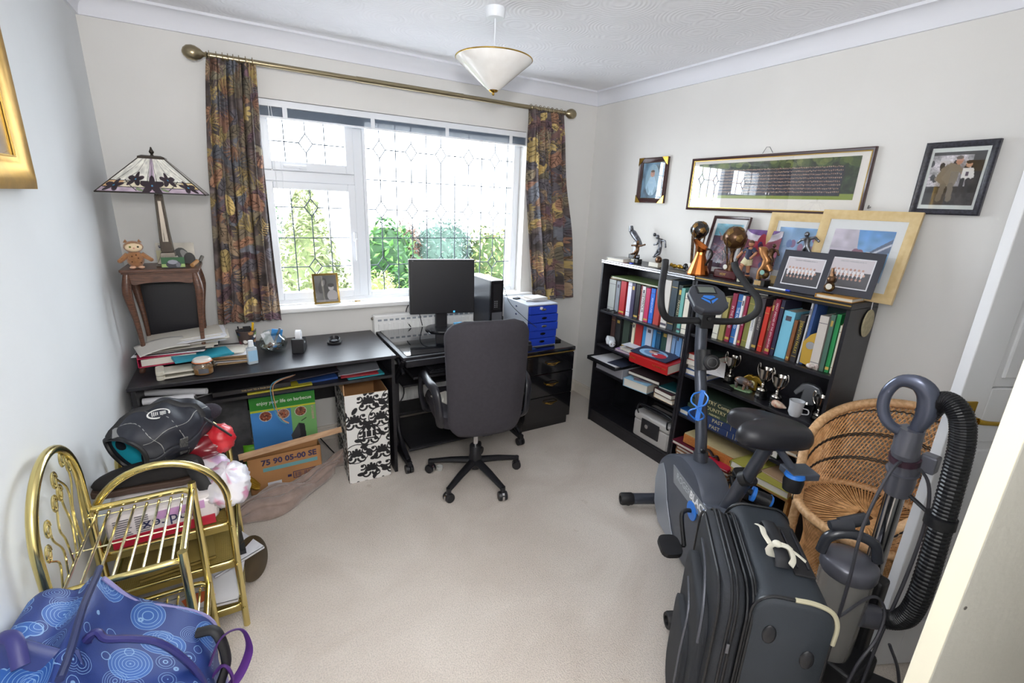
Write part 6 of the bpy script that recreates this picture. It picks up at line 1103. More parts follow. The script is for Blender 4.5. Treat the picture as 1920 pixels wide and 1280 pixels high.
for (y, hw, nm) in ((.39, .19, 0), (-.39, .24, 1)):
    MB().tube([(-hw+.03, y, .05), (hw-.03, y, .05)], .03, 16).build('stabiliser', M_gun2, bk_, smooth=True)
    for sx in (-1, 1): MB().lathe([(.0, 0), (.030, 0), (.034, .008), (.034, .062), (.030, .07), (.018, .07), (.016, .05), (0, .05)], n=24, M=MX((sx*(hw-.045), y, .05), (0, sx*PI/2, 0))).tube([(sx*(hw-.02), y, .05), (sx*(hw-.02), y, .014)], .014, 8).build('end_cap', M_bk2, bk_, smooth=True)
MB().box(-.02, .27, .035, .02, .40, .07).box(-.02, -.40, .035, .02, -.2, .07).build('base_beam', M_gun2, bk_, bev=.006)
# stem
p_ = smoothpath([(0, .03, .49), (0, .065, .62), (0, .12, .78), (0, .17, .90), (0, .20, 1.0), (0, .22, 1.10)], 5)
MB().tube(p_, .027, 16, flat=.75, up=(0, 1, 0)).build('stem', M_gun2, bk_, smooth=True)
MB().tube([p_[0], p_[2]], .032, 16).build('stem_collar', M_gun2, bk_, smooth=True); MB().tube([(0, .135, .90), (0, .17, .985)], .031, 16).build('stem_sleeve', M_bk2, bk_, smooth=True)
kn = MB().lathe([(0, 0), (.032, 0), (.035, .004), (.034, .02), (.028, .025), (0, .026)], n=16, M=MX((.018, .12, .945), (1.35, 0, -.25))).build('tension_knob', M_bk2, bk_, smooth=True); MB().lathe([(.020, .0256), (.0207, .0262), (.0214, .0256)], n=24, cap=False, M=MX((.018, .12, .945), (1.35, 0, -.25))).build('dial_marks', mat('dial_grey', '8a8a8c', .5), kn)
for z, y in ((.57, .035), (.545, .03)): pass
MB().lathe([(0, 0), (.01, 0), (.01, .01), (0, .012)], n=12, M=MX((-.012, .012, .565), (PI/2, 0, 0))).build('stem_bolt', M_bk2, bk_, smooth=True)
# bottle cage
cg = MB()
cg.box(-.012, .048, .66, .012, .055, .83, MX((0, -.012, 0), (-.22*0, 0, 0)))
for sx in (-1, 1): cg.tube(smoothpath([(sx*.01, .035, .82), (sx*.038, -.005, .80), (sx*.034, -.045, .765), (0, -.052, .745), (sx*-.0, -.05, .74), (sx*.034, -.04, .715), (sx*.036, -.0, .69), (sx*.01, .035, .665)], 5), .0045, 6)
cg.build('bottle_cage', M_blu, bk_, bev=.001).matrix_local = Matrix.Translation((0, .105, .745)) @ Matrix.Rotation(-.65, 4, 'Z') @ Matrix.Rotation(-.25, 4, 'X') @ Matrix.Scale(.82, 4) @ Matrix.Translation((0, -.085, -.745))
# handlebars and console
for sx in (-1, 1):
    hb_ = smoothpath([(0, .20, 1.115), (sx*.12, .205, 1.112), (sx*.18, .19, 1.125), (sx*.218, .17, 1.17), (sx*.222, .19, 1.225), (sx*.200, .25, 1.27), (sx*.172, .31, 1.33), (sx*.165, .33, 1.365)], 6)
    MB().tube(hb_, .0155, 14).build('handlebar', mat('black_foam_grip', '1d1d20', .65), bk_, smooth=True)
MB().box(-.028, .17, 1.085, .028, .24, 1.15).tube([(0, .17, 1.13), (0, .155, 1.133)], .009, 10).build('clamp', M_bk2, bk_, bev=.008, seg=3)
CM = Matrix.Translation((.0, .205, 1.215)) @ Matrix.Rotation(.62, 4, 'X')     # local x right, y up the face, z out of the face
oc_ = [(-.078, -.055), (-.045, -.082), (.045, -.082), (.078, -.055), (.085, .03), (.06, .07), (.03, .08), (-.03, .08), (-.06, .07), (-.085, .03)]
MB().loft([[(x*s_, y*s_, z) for x, y in oc_] for s_, z in ((.72, -.045), (.95, -.02), (1, 0), (.97, .010), (.9, .012))], M=CM).build('console', mat('console_grey', '3c3f48', .35), bk_, bev=.003)
MB().box(-.045, .018, .0118, .045, .062, .0145, CM).build('display_bezel', M_bk2, bk_, bev=.002); MB().box(-.037, .023, .0146, .037, .057, .0152, CM).build('display', mat('lcd', '6e766e', .3), bk_)
for pg_ in ([(-.022, .006), (.022, .006), (.03, -.002), (0, -.018), (-.03, -.002)], [(-.040, -.012), (-.034, -.008), (-.004, -.026), (-.004, -.042)], [(.040, -.012), (.034, -.008), (.004, -.026), (.004, -.042)]): MB().prism(pg_, .0118, .0145, CM).build('button', M_blu, bk_, bev=.001)
MB().tube([(0, .22, 1.1), (0, .215, 1.18)], .03, 12).build('console_neck', M_gun2, bk_, smooth=True)
# seat post and saddle
MB().tube([(0, -.215, .42), (.012, -.285, .62)], .028, 18).build('post_sleeve', M_gun2, bk_, smooth=True)
po = MB().tube([(.012, -.28, .60), (.03, -.345, .80)], .024, 18).build('seat_post', M_gun2, bk_, smooth=True)
hl = MB()
for k in range(5): t_ = k/5; c_ = Vector((.012+.018*t_, -.285-.06*t_, .625+.17*t_)); hl.lathe([(0, 0), (.005, 0), (.005, .002), (0, .002)], n=10, M=Matrix.Translation(c_+Vector((.019, -.0145, -.004))) @ Vector((.75, -.6, -.2)).to_track_quat('Z', 'Y').to_matrix().to_4x4())
hl.build('pin_holes', mat('hole_black', '060606', .9), po)
MB().tube([(.006, -.275, .605), (.016, -.295, .625)], .0305, 18).build('post_ring', M_bk2, bk_, smooth=True)
kb_ = MB().tube([(.02, -.27, .56), (.055, -.29, .55)], .013, 12).tube([(.05, -.29, .55), (.10, -.32, .535)], [.024, .028], 14).build('height_knob', M_bk2, bk_, smooth=True); MB().tube([(.045, -.287, .5515), (.056, -.293, .549)], .029, 16).tube([(.098, -.318, .536), (.106, -.322, .533)], [.029, .024], 16).build('blue_ring', M_blu, kb_, smooth=True)
MB().box(-.02, -.36, .79, .12, -.32, .81).tube([(.06, -.34, .79), (.13, -.37, .70)], .014, 8).box(.09, -.42, .69, .19, -.34, .715).build('saddle_bracket', M_gun, bk_, bev=.004)
kb_ = MB().lathe([(0, -.06), (.03, -.055), (.034, -.02), (.03, 0), (0, 0)], (.11, -.40, .70), 18).build('saddle_knob', M_bk2, bk_, smooth=True); MB().lathe([(.0, .014), (.03, .012), (.034, 0), (.0, 0)], (.11, -.40, .70), 18).build('blue_ring', M_blu, kb_, smooth=True)
ol = [(-.055, 0), (-.078, .024), (-.128, .050), (-.135, .078), (-.118, .108), (-.07, .122), (-.01, .112), (.05, .085), (.10, .062), (.13, .045), (.14, .02)]; ol = ol+[(a, -b_) for a, b_ in ol[::-1]][:-1]
SM = Matrix.Translation((.035, -.325, .812)) @ Matrix.Rotation(-.30, 4, 'Z') @ Matrix.Rotation(.05, 4, 'Y')
rings = [[((a-.01)*s_+.01, b_*s_, z-.10*a*a) for a, b_ in ol] for s_, z in ((.55, -.012), (.93, -.008), (1.0, .012), (1.0, .038), (.93, .058), (.74, .070), (.40, .075))]
MB().loft(rings, M=SM).build('saddle', mat('black_saddle', '232328', .38), bk_, sub=1)
# crank and pedals
for sx, a in ((-1, -2.2), (1, .94)):
    c_ = Vector((sx*.074, -.10, .335)); d = Vector((0, math.cos(a), math.sin(a)))
    MB().lathe([(0, 0), (.042, 0), (.042, .004), (.024, .006), (0, .006)], n=28, M=Matrix.Translation(c_) @ Matrix.Rotation(sx*PI/2, 4, 'Y')).build('crank_ring', M_blu, bk_, smooth=True)
    e = c_+Vector((sx*.055, 0, 0))+d*.14; MB().tube(smoothpath([c_, c_+Vector((sx*.03, 0, 0)), c_+Vector((sx*.05, 0, 0))+d*.025, e], 5), .0095, 10).build('crank', M_bk2, bk_, smooth=True)
    pd_ = MB().prism(rrect(-.045, -.05, .045, .05, .03), -.012, .012, M=Matrix.Translation(e+Vector((sx*.062, 0, 0))) @ Matrix.Rotation(.25, 4, 'X')).tube([e-Vector((sx*.005, 0, 0)), e+Vector((sx*.03, 0, 0))], .007, 8).build('pedal', M_bk2, bk_, bev=.006, seg=3)
# ================================================================ SUITCASE (local x depth away from pockets, y width)
su = thing('suitcase', 'large worn black suitcase with a cream ribbon tied to its handle', 'suitcase', (1.754, -2.479, 0), math.atan2(-.70, .71)); su.scale = (1, .95, 1.05)
M_cl = mat('black_nylon', '23262c', .7, var=.18, vs=35, bump=.25, bs=700); M_clb = mat('teal_black_nylon', '262c33', .6, var=.12, vs=8, bump=.2, bs=700); M_pip = mat('black_piping', '15161a', .4)
def rbox(x0, x1, w, h, r, inset=0., ex=(.03, .015, 0, 0, .015, .03), z0=.012):
    """rounded slab with outline in the (y, z) plane"""
    xs = [x0, x0+(x1-x0)*.06, x0+(x1-x0)*.2, x1-(x1-x0)*.2, x1-(x1-x0)*.06, x1]
    return [[(x, y*(1-e/w*2), (z0+h)/2+(z-(z0+h)/2)*(1-e/h*2)) for y, z in rrect(-w/2, z0, w/2, h, r, 6)] for x, e in zip(xs, ex)]
MB().loft([[(x*(1-e)+.025*e, y, z-(z-.32)*e) for x, z in rrect(-.07, .012, .12, .63, .055, 6)] for y, e in ((-.219, .05), (-.212, .01), (-.20, 0), (.20, 0), (.212, .01), (.219, .05))]).build('body', M_clb, su, smooth=True, auto=False)
for y in (-.209, .209): MB().tube([(x, y, z) for x, z in rrect(-.071, .012, .121, .632, .056, 6)], .0045, 6, closed=True).build('piping', M_pip, su, smooth=True)
MB().loft(rbox(-.15, -.075, .43, .62, .085)).build('expander_section', M_cl, su, smooth=True, auto=False)
MB().loft(rbox(-.180, -.15, .34, .49, .08, ex=(.05, .02, .0, 0, 0, .0))).build('front_pocket', M_cl, su, smooth=True, auto=False)
MB().loft(rbox(-.200, -.175, .25, .35, .08, ex=(.05, .02, .0, 0, 0, .0))).build('small_pocket', M_cl, su, smooth=True, auto=False)
def loop(x, w, h, r, rr, z0=.012): return [(x, y, z) for y, z in rrect(-w/2, z0, w/2, h, r, 6)]
for x, w, h in ((-.066, .432, .622), (-.06, .425, .622), (-.078, .425, .615), (-.147, .42, .612), (-.105, .434, .624), (-.118, .434, .624)): MB().tube(loop(x, w, h, .08, .004), .0042, 6, closed=True).build('piping' if x not in (-.105, -.118) else 'zip', M_pip, su, smooth=True)
for (y, z, dz) in ((-.222, .47, .03), (-.222, .30, .03)): MB().box(-.115, y-.004, z-dz, -.107, y+.0, z).build('zip_puller', mat('zip_metal', '7c7e84', .3, .8), su, bev=.001)
MB().tube(smoothpath([(-.16, .06, .575), (-.165, -.06, .57), (-.17, -.15, .50), (-.172, -.17, .40)], 6), .004, 6).build('pocket_zip', mat('grey_zip', '5c5e66', .4, .5), su, smooth=True)
MB().tube(smoothpath([(-.192, .0, .475), (-.196, -.10, .44), (-.205, -.13, .32), (-.205, -.13, .2)], 6), .0035, 6).build('pocket_zip', mat('grey_zip'), su, smooth=True)
MB().tube(smoothpath([(.02, -.211, .634), (.065, -.211, .634), (.105, -.211, .620), (.123, -.211, .585), (.124, -.211, .53)], 6), .006, 8).build('worn_corner_piping', mat('yellowed_piping', 'b0aa90', .6), su, smooth=True)
hdl = MB().tube(smoothpath([(.02, .10, .632), (.02, .08, .655), (.02, -.0, .66), (.02, -.07, .655), (.02, -.09, .632)], 5), .019, 10, flat=.35, up=(0, 0, 1)).build('carry_handle', mat('black_webbing', '1c1d22', .6), su, smooth=True)
MB().box(.045, -.11, .629, .098, .11, .635).build('trolley_plate', M_bk2, su, bev=.003)
for x in (.058, .085): MB().box(x-.002, -.085, .636, x+.002, .085, .640).build('trolley_rail', mat('rail_grey', '4a4c54', .2, .7), su)
for y, z in ((-.219, .40), (-.219, .40)): pass
for x, z in ((-.022, .525), (.075, .475)): MB().ball((x, -.220, z), (.017, .007, .028), 16, 8).build('side_stud', mat('stud_black', '1a1b20', .3), su, smooth=True)
rbn = MB(); M_rib = mat('cream_ribbon', 'd8d4c4', .7)
rbn.tube([(.02+.026*math.cos(a), -.045, .65+.018*math.sin(a)) for a in [k*PI/6 for k in range(12)]], .011, 8, flat=.25, closed=True, up=(0, 1, 0)); rbn.tube(smoothpath([(-.005, -.04, .665), (-.015, -.01, .672), (-.012, .03, .668), (-.02, .055, .66)], 5), .008, 6, flat=.2, up=(0, 0, 1))
rbn.tube(smoothpath([(.0, -.045, .668), (.035, -.055, .675), (.045, -.08, .66), (.035, -.10, .650)], 5), .009, 6, flat=.22, up=(0, 0, 1)).tube(smoothpath([(.03, -.05, .672), (.06, -.06, .66), (.08, -.07, .65)], 5), .007, 6, flat=.25, up=(0, 0, 1)).ball((.01, -.045, .672), (.013, .013, .008))
setp(rbn.build('ribbon_bow', M_rib, su, smooth=True), 'cream ribbon knotted round the handle')
for y in (-.17, .17): MB().lathe([(0, -.012), (.022, -.012), (.022, .012), (0, .012)], n=16, M=MX((.10, y, .022), (PI/2, 0, 0))).build('wheel', M_bk2, su, smooth=True)
for y in (-.15, .15): MB().box(-.12, y-.015, 0, -.09, y+.015, .014).build('foot', M_bk2, su)
# ================================================================ UPRIGHT VACUUM CLEANER
vc = thing('vacuum_cleaner', 'grey upright vacuum cleaner with a loop handle, chrome wand and ribbed black hose', 'vacuum cleaner', (2.12, -2.60, 0))
V = lambda *p: tuple(Vector(p)-Vector((2.12, -2.60, 0)))
M_vg = mat('vacuum_grey', '62636c', .3, .35)
MB().tube([V(2.20, -2.603, .46), V(2.195, -2.600, .80)], .024, 18).build('wand', mat('chrome_wand', 'b4b4b8', .18, 1), vc, smooth=True)
MB().tube([V(2.222, -2.58, .45), V(2.215, -2.578, .80)], .012, 10).build('wand_back', M_bk2, vc, smooth=True)
MB().tube(smoothpath([V(2.195, -2.600, .78), V(2.185, -2.602, .86), V(2.165, -2.60, .93), V(2.15, -2.597, .985)], 4), [.034, .036, .037, .036, .036, .036, .036, .034, .034, .033, .032, .031, .03], 16).build('handle_tube', M_vg, vc, smooth=True)
MB().tube([V(2.175, -2.601, .895), V(2.170, -2.601, .915)], .039, 16).build('collar', mat('dark_plum', '3a2430', .4), vc, smooth=True); MB().tube([V(2.182, -2.602, .86), V(2.181, -2.602, .864)], .042, 16).build('band', M_vg, vc, smooth=True)
MB().box(-.02, -.02, 0, .02, .02, .055, Matrix.Translation(V(2.20, -2.65, .88))).build('latch', M_vg, vc, bev=.006)
lp_ = smoothpath([V(2.150, -2.598, .975), V(2.122, -2.553, 1.0), V(2.112, -2.528, 1.05), V(2.106, -2.530, 1.11), V(2.108, -2.556, 1.155), V(2.118, -2.60, 1.160), V(2.132, -2.628, 1.125), V(2.142, -2.632, 1.06), V(2.150, -2.616, 1.0)], 5)
lc_ = sum((Vector(q) for q in lp_), Vector())/len(lp_); lp_ = [tuple(lc_+(Vector(q)-lc_)*.88) for q in lp_]
MB().tube(lp_+[lp_[0]], [.0120+.009*max(0, math.sin(PI*(k/len(lp_)-.45)/.55)) for k in range(len(lp_))]+[.0120], 14, flat=1.3).build('loop_handle', mat('handle_metal_grey', '5e6374', .25, .6), vc, smooth=True)
MB().tube([V(2.15, -2.602, .93), V(2.145, -2.605, 1.01)], [.034, .030], 14).build('handle_neck', M_vg, vc, smooth=True)
hp_ = smoothpath([V(2.150, -2.622, 1.06), V(2.148, -2.640, 1.105), V(2.138, -2.668, 1.118), V(2.128, -2.700, 1.09), V(2.132, -2.715, 1.03), V(2.134, -2.722, .95), V(2.136, -2.727, .85), V(2.138, -2.731, .75), V(2.138, -2.736, .64), V(2.136, -2.738, .53), V(2.140, -2.728, .45), V(2.150, -2.70, .40), V(2.145, -2.66, .375), V(2.12, -2.635, .375)], 26)
MB().tube(hp_, [.0285 if k % 3 < 2 else .0262 for k in range(len(hp_))], 14).build('hose', mat('ribbed_black', '141418', .35), vc, smooth=False)
MB().tube([V(2.135, -2.726, .80), V(2.136, -2.727, .77)], .036, 16).tube([V(2.136, -2.71, .785), V(2.17, -2.64, .80)], .006, 8).build('hose_clip', M_bk2, vc, smooth=True)
MB().tube([V(2.145, -2.66, .375), V(2.09, -2.625, .385)], [.036, .038], 16).build('hose_cuff', M_vg, vc, smooth=True)
MB().lathe([(0, .20), (.066, .20), (.070, .24), (.073, .515), (0, .515)], V(2.08, -2.575, 0), 28).build('dust_cup', mat('smoky_plastic', '9c9a96', .2, alpha=.6), vc, smooth=True)
MB().lathe([(0, .21), (.05, .21), (.04, .48), (0, .48)], V(2.08, -2.575, 0), 20).build('cyclone_core', mat('dust_grey', '77736e', .8), vc, smooth=True)
MB().lathe([(0, .51), (.074, .51), (.078, .52), (.078, .55), (.07, .56), (.04, .57), (0, .572)], V(2.08, -2.575, 0), 28).build('cup_lid', M_vg, vc, smooth=True)
MB().tube(smoothpath([V(2.03, -2.51, .56), V(2.035, -2.52, .62), V(2.07, -2.56, .645), V(2.11, -2.61, .63), V(2.13, -2.625, .57)], 6), .016, 10).build('cup_handle', mat('dark_grey_gloss', '34363c', .2), vc, smooth=True)
MB().tube([V(2.06, -2.53, .665), V(2.12, -2.57, .69)], .02, 12).tube([V(2.03, -2.515, .66), V(2.08, -2.55, .668)], [.014, .024], 12).build('small_tool', mat('dark_grey_gloss'), vc, smooth=True)
MB().prism(rrect(-.09, -.09, .09, .09, .03), .12, .21, Matrix.Translation(V(2.11, -2.60, 0))).box(.05, -.05, .1, .11, .05, .48, Matrix.Translation(V(2.11, -2.60, 0))).build('motor_housing', M_bk2, vc, bev=.012, seg=3)
MB().prism(rrect(-.13, -.10, .10, .13, .03), .008, .09, Matrix.Translation(V(2.16, -2.70, 0)) @ Matrix.Rotation(.5, 4, 'Z')).tube([V(2.12, -2.62, .05), V(2.11, -2.6, .15)], .05, 12).build('floor_head', M_bk2, vc, bev=.01, seg=3)
for q in (-1, 1): MB().lathe([(0, -.012), (.03, -.012), (.03, .012), (0, .012)], n=16, M=MX(V(2.12+q*.09, -2.60+q*.05, .03), (PI/2, 0, .5))).build('wheel', M_bk2, vc, smooth=True)
MB().tube(smoothpath([V(1.975, -2.62, .40), V(1.99, -2.615, .55), V(2.02, -2.60, .72), V(2.09, -2.60, .87), V(2.15, -2.61, .905), V(2.19, -2.66, .86), V(2.19, -2.685, .74), V(2.17, -2.69, .55), V(2.11, -2.69, .3), V(2.06, -2.70, .1), V(2.0, -2.72, .012), V(1.95, -2.78, .01)], 8), .0048, 6).tube(smoothpath([V(1.985, -2.62, .42), V(2.05, -2.66, .50), V(2.08, -2.69, .46), V(2.05, -2.70, .38), V(1.99, -2.69, .28), V(1.96, -2.69, .1), V(1.97, -2.72, .01)], 8), .0045, 6).tube(smoothpath([V(2.1, -2.72, .35), V(2.14, -2.75, .25), V(2.16, -2.77, .12), V(2.10, -2.78, .02), V(2.02, -2.77, .015)], 8), .0045, 6).build('power_flex', mat('grey_flex', '3c3c42', .45), vc, smooth=True)
# ================================================================ WICKER CHAIR
wc = thing('wicker_chair', 'round honey coloured wicker tub chair with a fan woven seat', 'chair', (2.645, -2.40, 0), 0)
M_wk = mat('honey_cane', 'ecb87e', .5, c2='cc965e', vs=35); M_wk2 = mat('pale_cane_wrap', 'e6bc8c', .5, c2='cc9c6c', vs=70); M_wkd = mat('dark_cane', '1e1a1a', .5)
PSI = 140*PI/180; FA = -10*PI/180; RS = .235
def rimz(q): return .41+.425*max(0, math.cos(q/PSI*PI/2))**.62
def rimr(q): return RS+.012+.05*max(0, math.cos(q/PSI*PI/2))
def wp(q, v, dr=0.):
    """point on the back surface: q angle from the back centre, v 0 at the seat, 1 at the rim"""
    z0, z1 = .40, rimz(q); r_ = RS+(rimr(q)-RS)*v+dr; z = z0+(z1-z0)*v; a = FA+q; return (r_*math.cos(a), r_*math.sin(a), z)
mb = MB(); N_ = 84
for sg in (-1, 1):
    for k in range(N_):
        q0 = -PSI+(2*PSI)*k/(N_-1); q1 = q0+sg*.85; pts = []
        for j in range(8):
            t_ = j/7; q = q0+(q1-q0)*t_
            if abs(q) > PSI: break
            pts.append(wp(q, t_, .0025*sg))
        if len(pts) > 1: mb.tube(pts, .0034, 4, flat=.5)
for v in [i/15 for i in range(1, 15)]: mb.tube([wp(-PSI+2*PSI*k/50, v, .0015*(-1)**k) for k in range(51)], .0021, 4)
mb.build('woven_back', M_wk, wc)
mb = MB()
for v in (.36, .38, .64, .66, .92): mb.tube([wp(-PSI+2*PSI*k/110, v+.006*(-1)**k, -.006) for k in range(111)], .0026, 5)
mb.tube([wp(-PSI+2*PSI*k/200, 1, .018+.003*(-1)**k) for k in range(201)], .004, 5).tube([(Vector(wp(-PSI+2*PSI*k/110, .02, -.012+.004*(-1)**k))) for k in range(111)], .003, 5)
mb.build('dark_braid', M_wkd, wc)
mb = MB(); rim = [wp(-PSI+2*PSI*k/70, 1) for k in range(71)]; a0, a1 = Vector(rim[0]), Vector(rim[-1])
rim = [tuple(a0+Vector((0, 0, -.25))), tuple(a0+Vector((0, 0, -.1)))]+rim+[tuple(a1+Vector((0, 0, -.1))), tuple(a1+Vector((0, 0, -.25)))]
rim = smoothpath(rim, 5); mb.tube(rim, [.0185+.0012*(k % 2) for k in range(len(rim))], 12).build('rim', M_wk2, wc, smooth=True)
mb = MB(); sr = [((RS+.012)*math.cos(2*PI*k/160), (RS+.012)*math.sin(2*PI*k/160), .412) for k in range(160)]; mb.tube(sr, [.0185+.0012*(k % 2) for k in range(160)], 12, closed=True).build('seat_ring', M_wk2, wc, smooth=True)
mb = MB()
for sct in range(6):
    b0 = sct*PI/3
    for k in range(19):
        a = b0+(k+.5)/19*PI/3; s0 = Vector((.03*math.cos(b0+.2)+(k-11)*.002*math.cos(b0+PI/2+.5), .03*math.sin(b0+.2)+(k-11)*.002*math.sin(b0+PI/2+.5), .404+.003*(k % 3)))
        mb.tube([s0, (RS*.5*math.cos(a), RS*.5*math.sin(a), .404+.003*(k % 2)), (RS*math.cos(a), RS*math.sin(a), .412)], [.0038, .0034, .0034], 4, flat=.5, up=(0, 0, 1))
mb.build('woven_seat', M_wk, wc); MB().lathe([(0, .390), (RS, .395), (RS, .397), (0, .393)], n=40).build('seat_shade_disc', mat('shaded_cane', '7a4c28', .7), wc)  # disc below the weave coloured darker so the gaps look shaded
mb = MB()
for sg in (-1, 1):
    for k in range(110):
        a0 = 2*PI*k/110; mb.tube([((RS-.05*math.sin(PI*min(1, t_*1.0)))*math.cos(a0+sg*t_*1.1), (RS-.05*math.sin(PI*min(1, t_)))*math.sin(a0+sg*t_*1.1), .40-.385*t_) for t_ in (0, .2, .4, .6, .8, 1)], .0032, 4)
mb.build('woven_base', M_wk, wc); MB().tube([(RS*math.cos(2*PI*k/60), RS*math.sin(2*PI*k/60), .016) for k in range(60)], .014, 8, closed=True).build('base_ring', M_wk2, wc, smooth=True)
# ================================================================ DOORS
M_door = mat('white_door_paint', 'dcdcde', .4); M_door2 = mat('cream_woodgrain_door', 'c6c3b8', .55, bump=.25, bs=60)
def leaf(name, M, w, h, th, m, panels, edge=None):
    r_ = bpy.data.objects.new(name, None); COL.objects.link(r_); r_.location = M.to_translation(); r_['kind'] = 'structure'; R3 = M.copy(); R3.translation = (0, 0, 0)
    mb = MB()
    if panels:
        st, z = .10, [.0, .20, .92, 1.10, h-.11, h]
        mb.box(0, -th/2, 0, st, th/2, h, R3).box(w-st, -th/2, 0, w, th/2, h, R3).box(w/2-.045, -th/2, z[1], w/2+.045, th/2, z[4], R3)
        for a, b_ in ((z[0], z[1]), (z[2], z[3]), (z[4], z[5])): mb.box(st, -th/2, a, w-st, th/2, b_, R3)
        mb.build('door_frame', m, r_, bev=.003)
        for x0, x1 in ((st, w/2-.045), (w/2+.045, w-st)):
            for a, b_ in ((z[1], z[2]), (z[3], z[4])): MB().box(x0, -th*.2, a, x1, th*.2, b_, R3).box(x0+.03, -th*.38, a+.03, x1-.03, th*.38, b_-.03, R3).build('door_panel', m, r_, bev=.006)
    else:
        MB().box(.004, -th/2, 0, w, th/2, h, R3).build('door_leaf', m, r_, bev=.003); MB().box(0, -th/2, 0, .004, th/2, h, R3).build('edge_lipping', edge, r_, bev=.0015)
    return r_, R3
def ax3(loc, x):
    x = Vector(x).normalized(); y = Vector((0, 0, 1)).cross(x); return Matrix(((x.x, y.x, 0, loc[0]), (x.y, y.y, 0, loc[1]), (0, 0, 1, loc[2]), (0, 0, 0, 1)))
dA, RA = leaf('door_1', ax3((2.373, -2.612, .005), (.91, -.41, 0)), .66, 1.98, .034, M_door, True)
M_brass = mat('polished_brass', 'b8963c', .18, 1)
hdA = MB().box(.014, -.023, .93, .062, -.0165, 1.06, RA).build('door_handle', M_brass, dA, bev=.002)
MB().tube([RA @ Vector((.038, -.022, 1.01)), RA @ Vector((.038, -.055, 1.01))], .011, 14).tube([RA @ Vector(p) for p in smoothpath([(.038, -.055, 1.01), (.06, -.062, 1.008), (.12, -.064, 1.005), (.165, -.062, 1.006), (.172, -.06, 1.006)], 4)], [.0095, .009, .0085, .008, .0075, .007, .007, .007, .0075, .008, .0085, .009, .009, .0095, .010, .009, .006], 12).build('lever', M_brass, hdA, smooth=True)
dB, RB = leaf('door_2', ax3((1.655, -2.875, .005), (.93, -.25, 0)), .72, 2.0, .038, M_door2, False, mat('cream_edge', 'efe9d2', .5))
MB().lathe([(0, 0), (.004, 0), (.004, .001), (0, .001)], n=12, M=RB @ MX((.022, -.0195, .86), (PI/2, 0, 0))).build('screw_hole', mat('hole_grey', '5a5650', .8), dB)
# ================================================================ GOLD RACK AND GOLD TROLLEY
M_gt = mat('brassy_gold_tube', 'dccb8a', .2, 1); M_gw = mat('pale_gold_wire', 'ebe4c4', .16, 1); M_mesh = mat('gold_mesh', 'a89558', .4, .7)
rk = thing('gold_rack', 'gold tubular rack with an arched wire tulip back standing against the left wall', 'rack', (.045, -1.585, 0))
def RK(x, y, z): return (x-.045, y+1.585, z)
y0, y1 = -1.77, -1.405; yc = (y0+y1)/2; rw = (y1-y0)/2
ap_ = [RK(.035, y1, 0)]+[RK(.035, yc+rw*math.cos(a), .74+.185*math.sin(a)) for a in [k*PI/24 for k in range(25)]]+[RK(.035, y0, 0)]
MB().tube(ap_, .0115, 14).build('arch_tube', M_gt, rk, smooth=True)
wi = MB(); wi.tube([RK(.035, y0, .60), RK(.035, y1, .60)], .003, 6)
for yb, pts in ((y1-.06, ((.02, .07), (.035, .14), (.02, .2))), (y1-.09, ((-.01, .08), (.03, .16), (.015, .235))), (y1-.12, ((.01, .07), (.02, .15), (-.035, .215))), (yc+.03, ((.02, .06), (.0, .14), (.01, .17))), (yc, ((-.01, .05), (-.03, .1), (-.005, .165))), (yc-.05, ((.01, .04), (-.03, .1), (-.03, .14))), (yc-.1, ((.02, .03), (-.02, .07), (-.01, .09)))):
    P_ = [RK(.035, yb, .60)]+[RK(.035, yb+a, .60+b_+.03) for a, b_ in pts]; wi.tube(smoothpath(P_, 5), .0026, 6); e = P_[-1]
    wi.tube([(e[0], e[1]+.019*math.cos(a)*(1-.03*k)-.012, e[2]+.026*math.sin(a)*(1-.03*k)) for k, a in enumerate([j*PI/6 for j in range(22)])], .0028, 6)
wi.build('wire_tulips', M_gt, rk, smooth=True)
for zz, nm in ((.645, 'top'), (.265, 'low')):
    f = MB().tube(smoothpath([RK(.035, y1, zz), RK(.15, y1, zz), RK(.26, y1, zz), RK(.290, y1-.008, zz-.006), RK(.298, y1-.02, zz-.02)], 4), .0095, 12).tube(smoothpath([RK(.035, y0, zz), RK(.15, y0, zz), RK(.26, y0, zz), RK(.290, y0+.008, zz-.006), RK(.298, y0+.02, zz-.02)], 4), .0095, 12)
    f.tube([RK(.298, y1-.01, zz), RK(.298, y0+.01, zz)], .0095, 12).build('shelf_frame', M_gt, rk, smooth=True)
    w = MB()
    for k in range(8): w.tube([RK(.055+k*.031, y1-.012, zz-.012), RK(.055+k*.031, y0+.012, zz-.012)], .0038, 8)
    for y in (y1-.018, yc, y0+.018): w.tube([RK(.035, y, zz-.017), RK(.298, y, zz-.017)], .0022, 6)
    w.build('shelf_wires', M_gw, rk, smooth=True)
for y in (y0+.005, y1-.005): MB().tube([RK(.298, y, 0), RK(.300, y, .668)], .0115, 14).build('leg', M_gt, rk, smooth=True)
tr_ = thing('gold_trolley', 'gold three-tier trolley with arched ends and woven mesh shelves behind the tulip rack', 'trolley', (.21, -1.182, 0))
for yy in (-.198, .195):
    MB().tube([(-.18, yy, .0)]+[(-.18*math.cos(a), yy, .555+.185*math.sin(a)) for a in [k*PI/24 for k in range(25)]]+[(.18, yy, 0)], .0115, 14).build('arch_tube', M_gt, tr_, smooth=True)
    rb_ = MB()
    for z in (.46, .30, .10):
        for x in (-.18, .18): rb_.ball((x, yy-.012, z-.01), .005, 8, 6)
    rb_.build('rivet', M_gt, tr_)
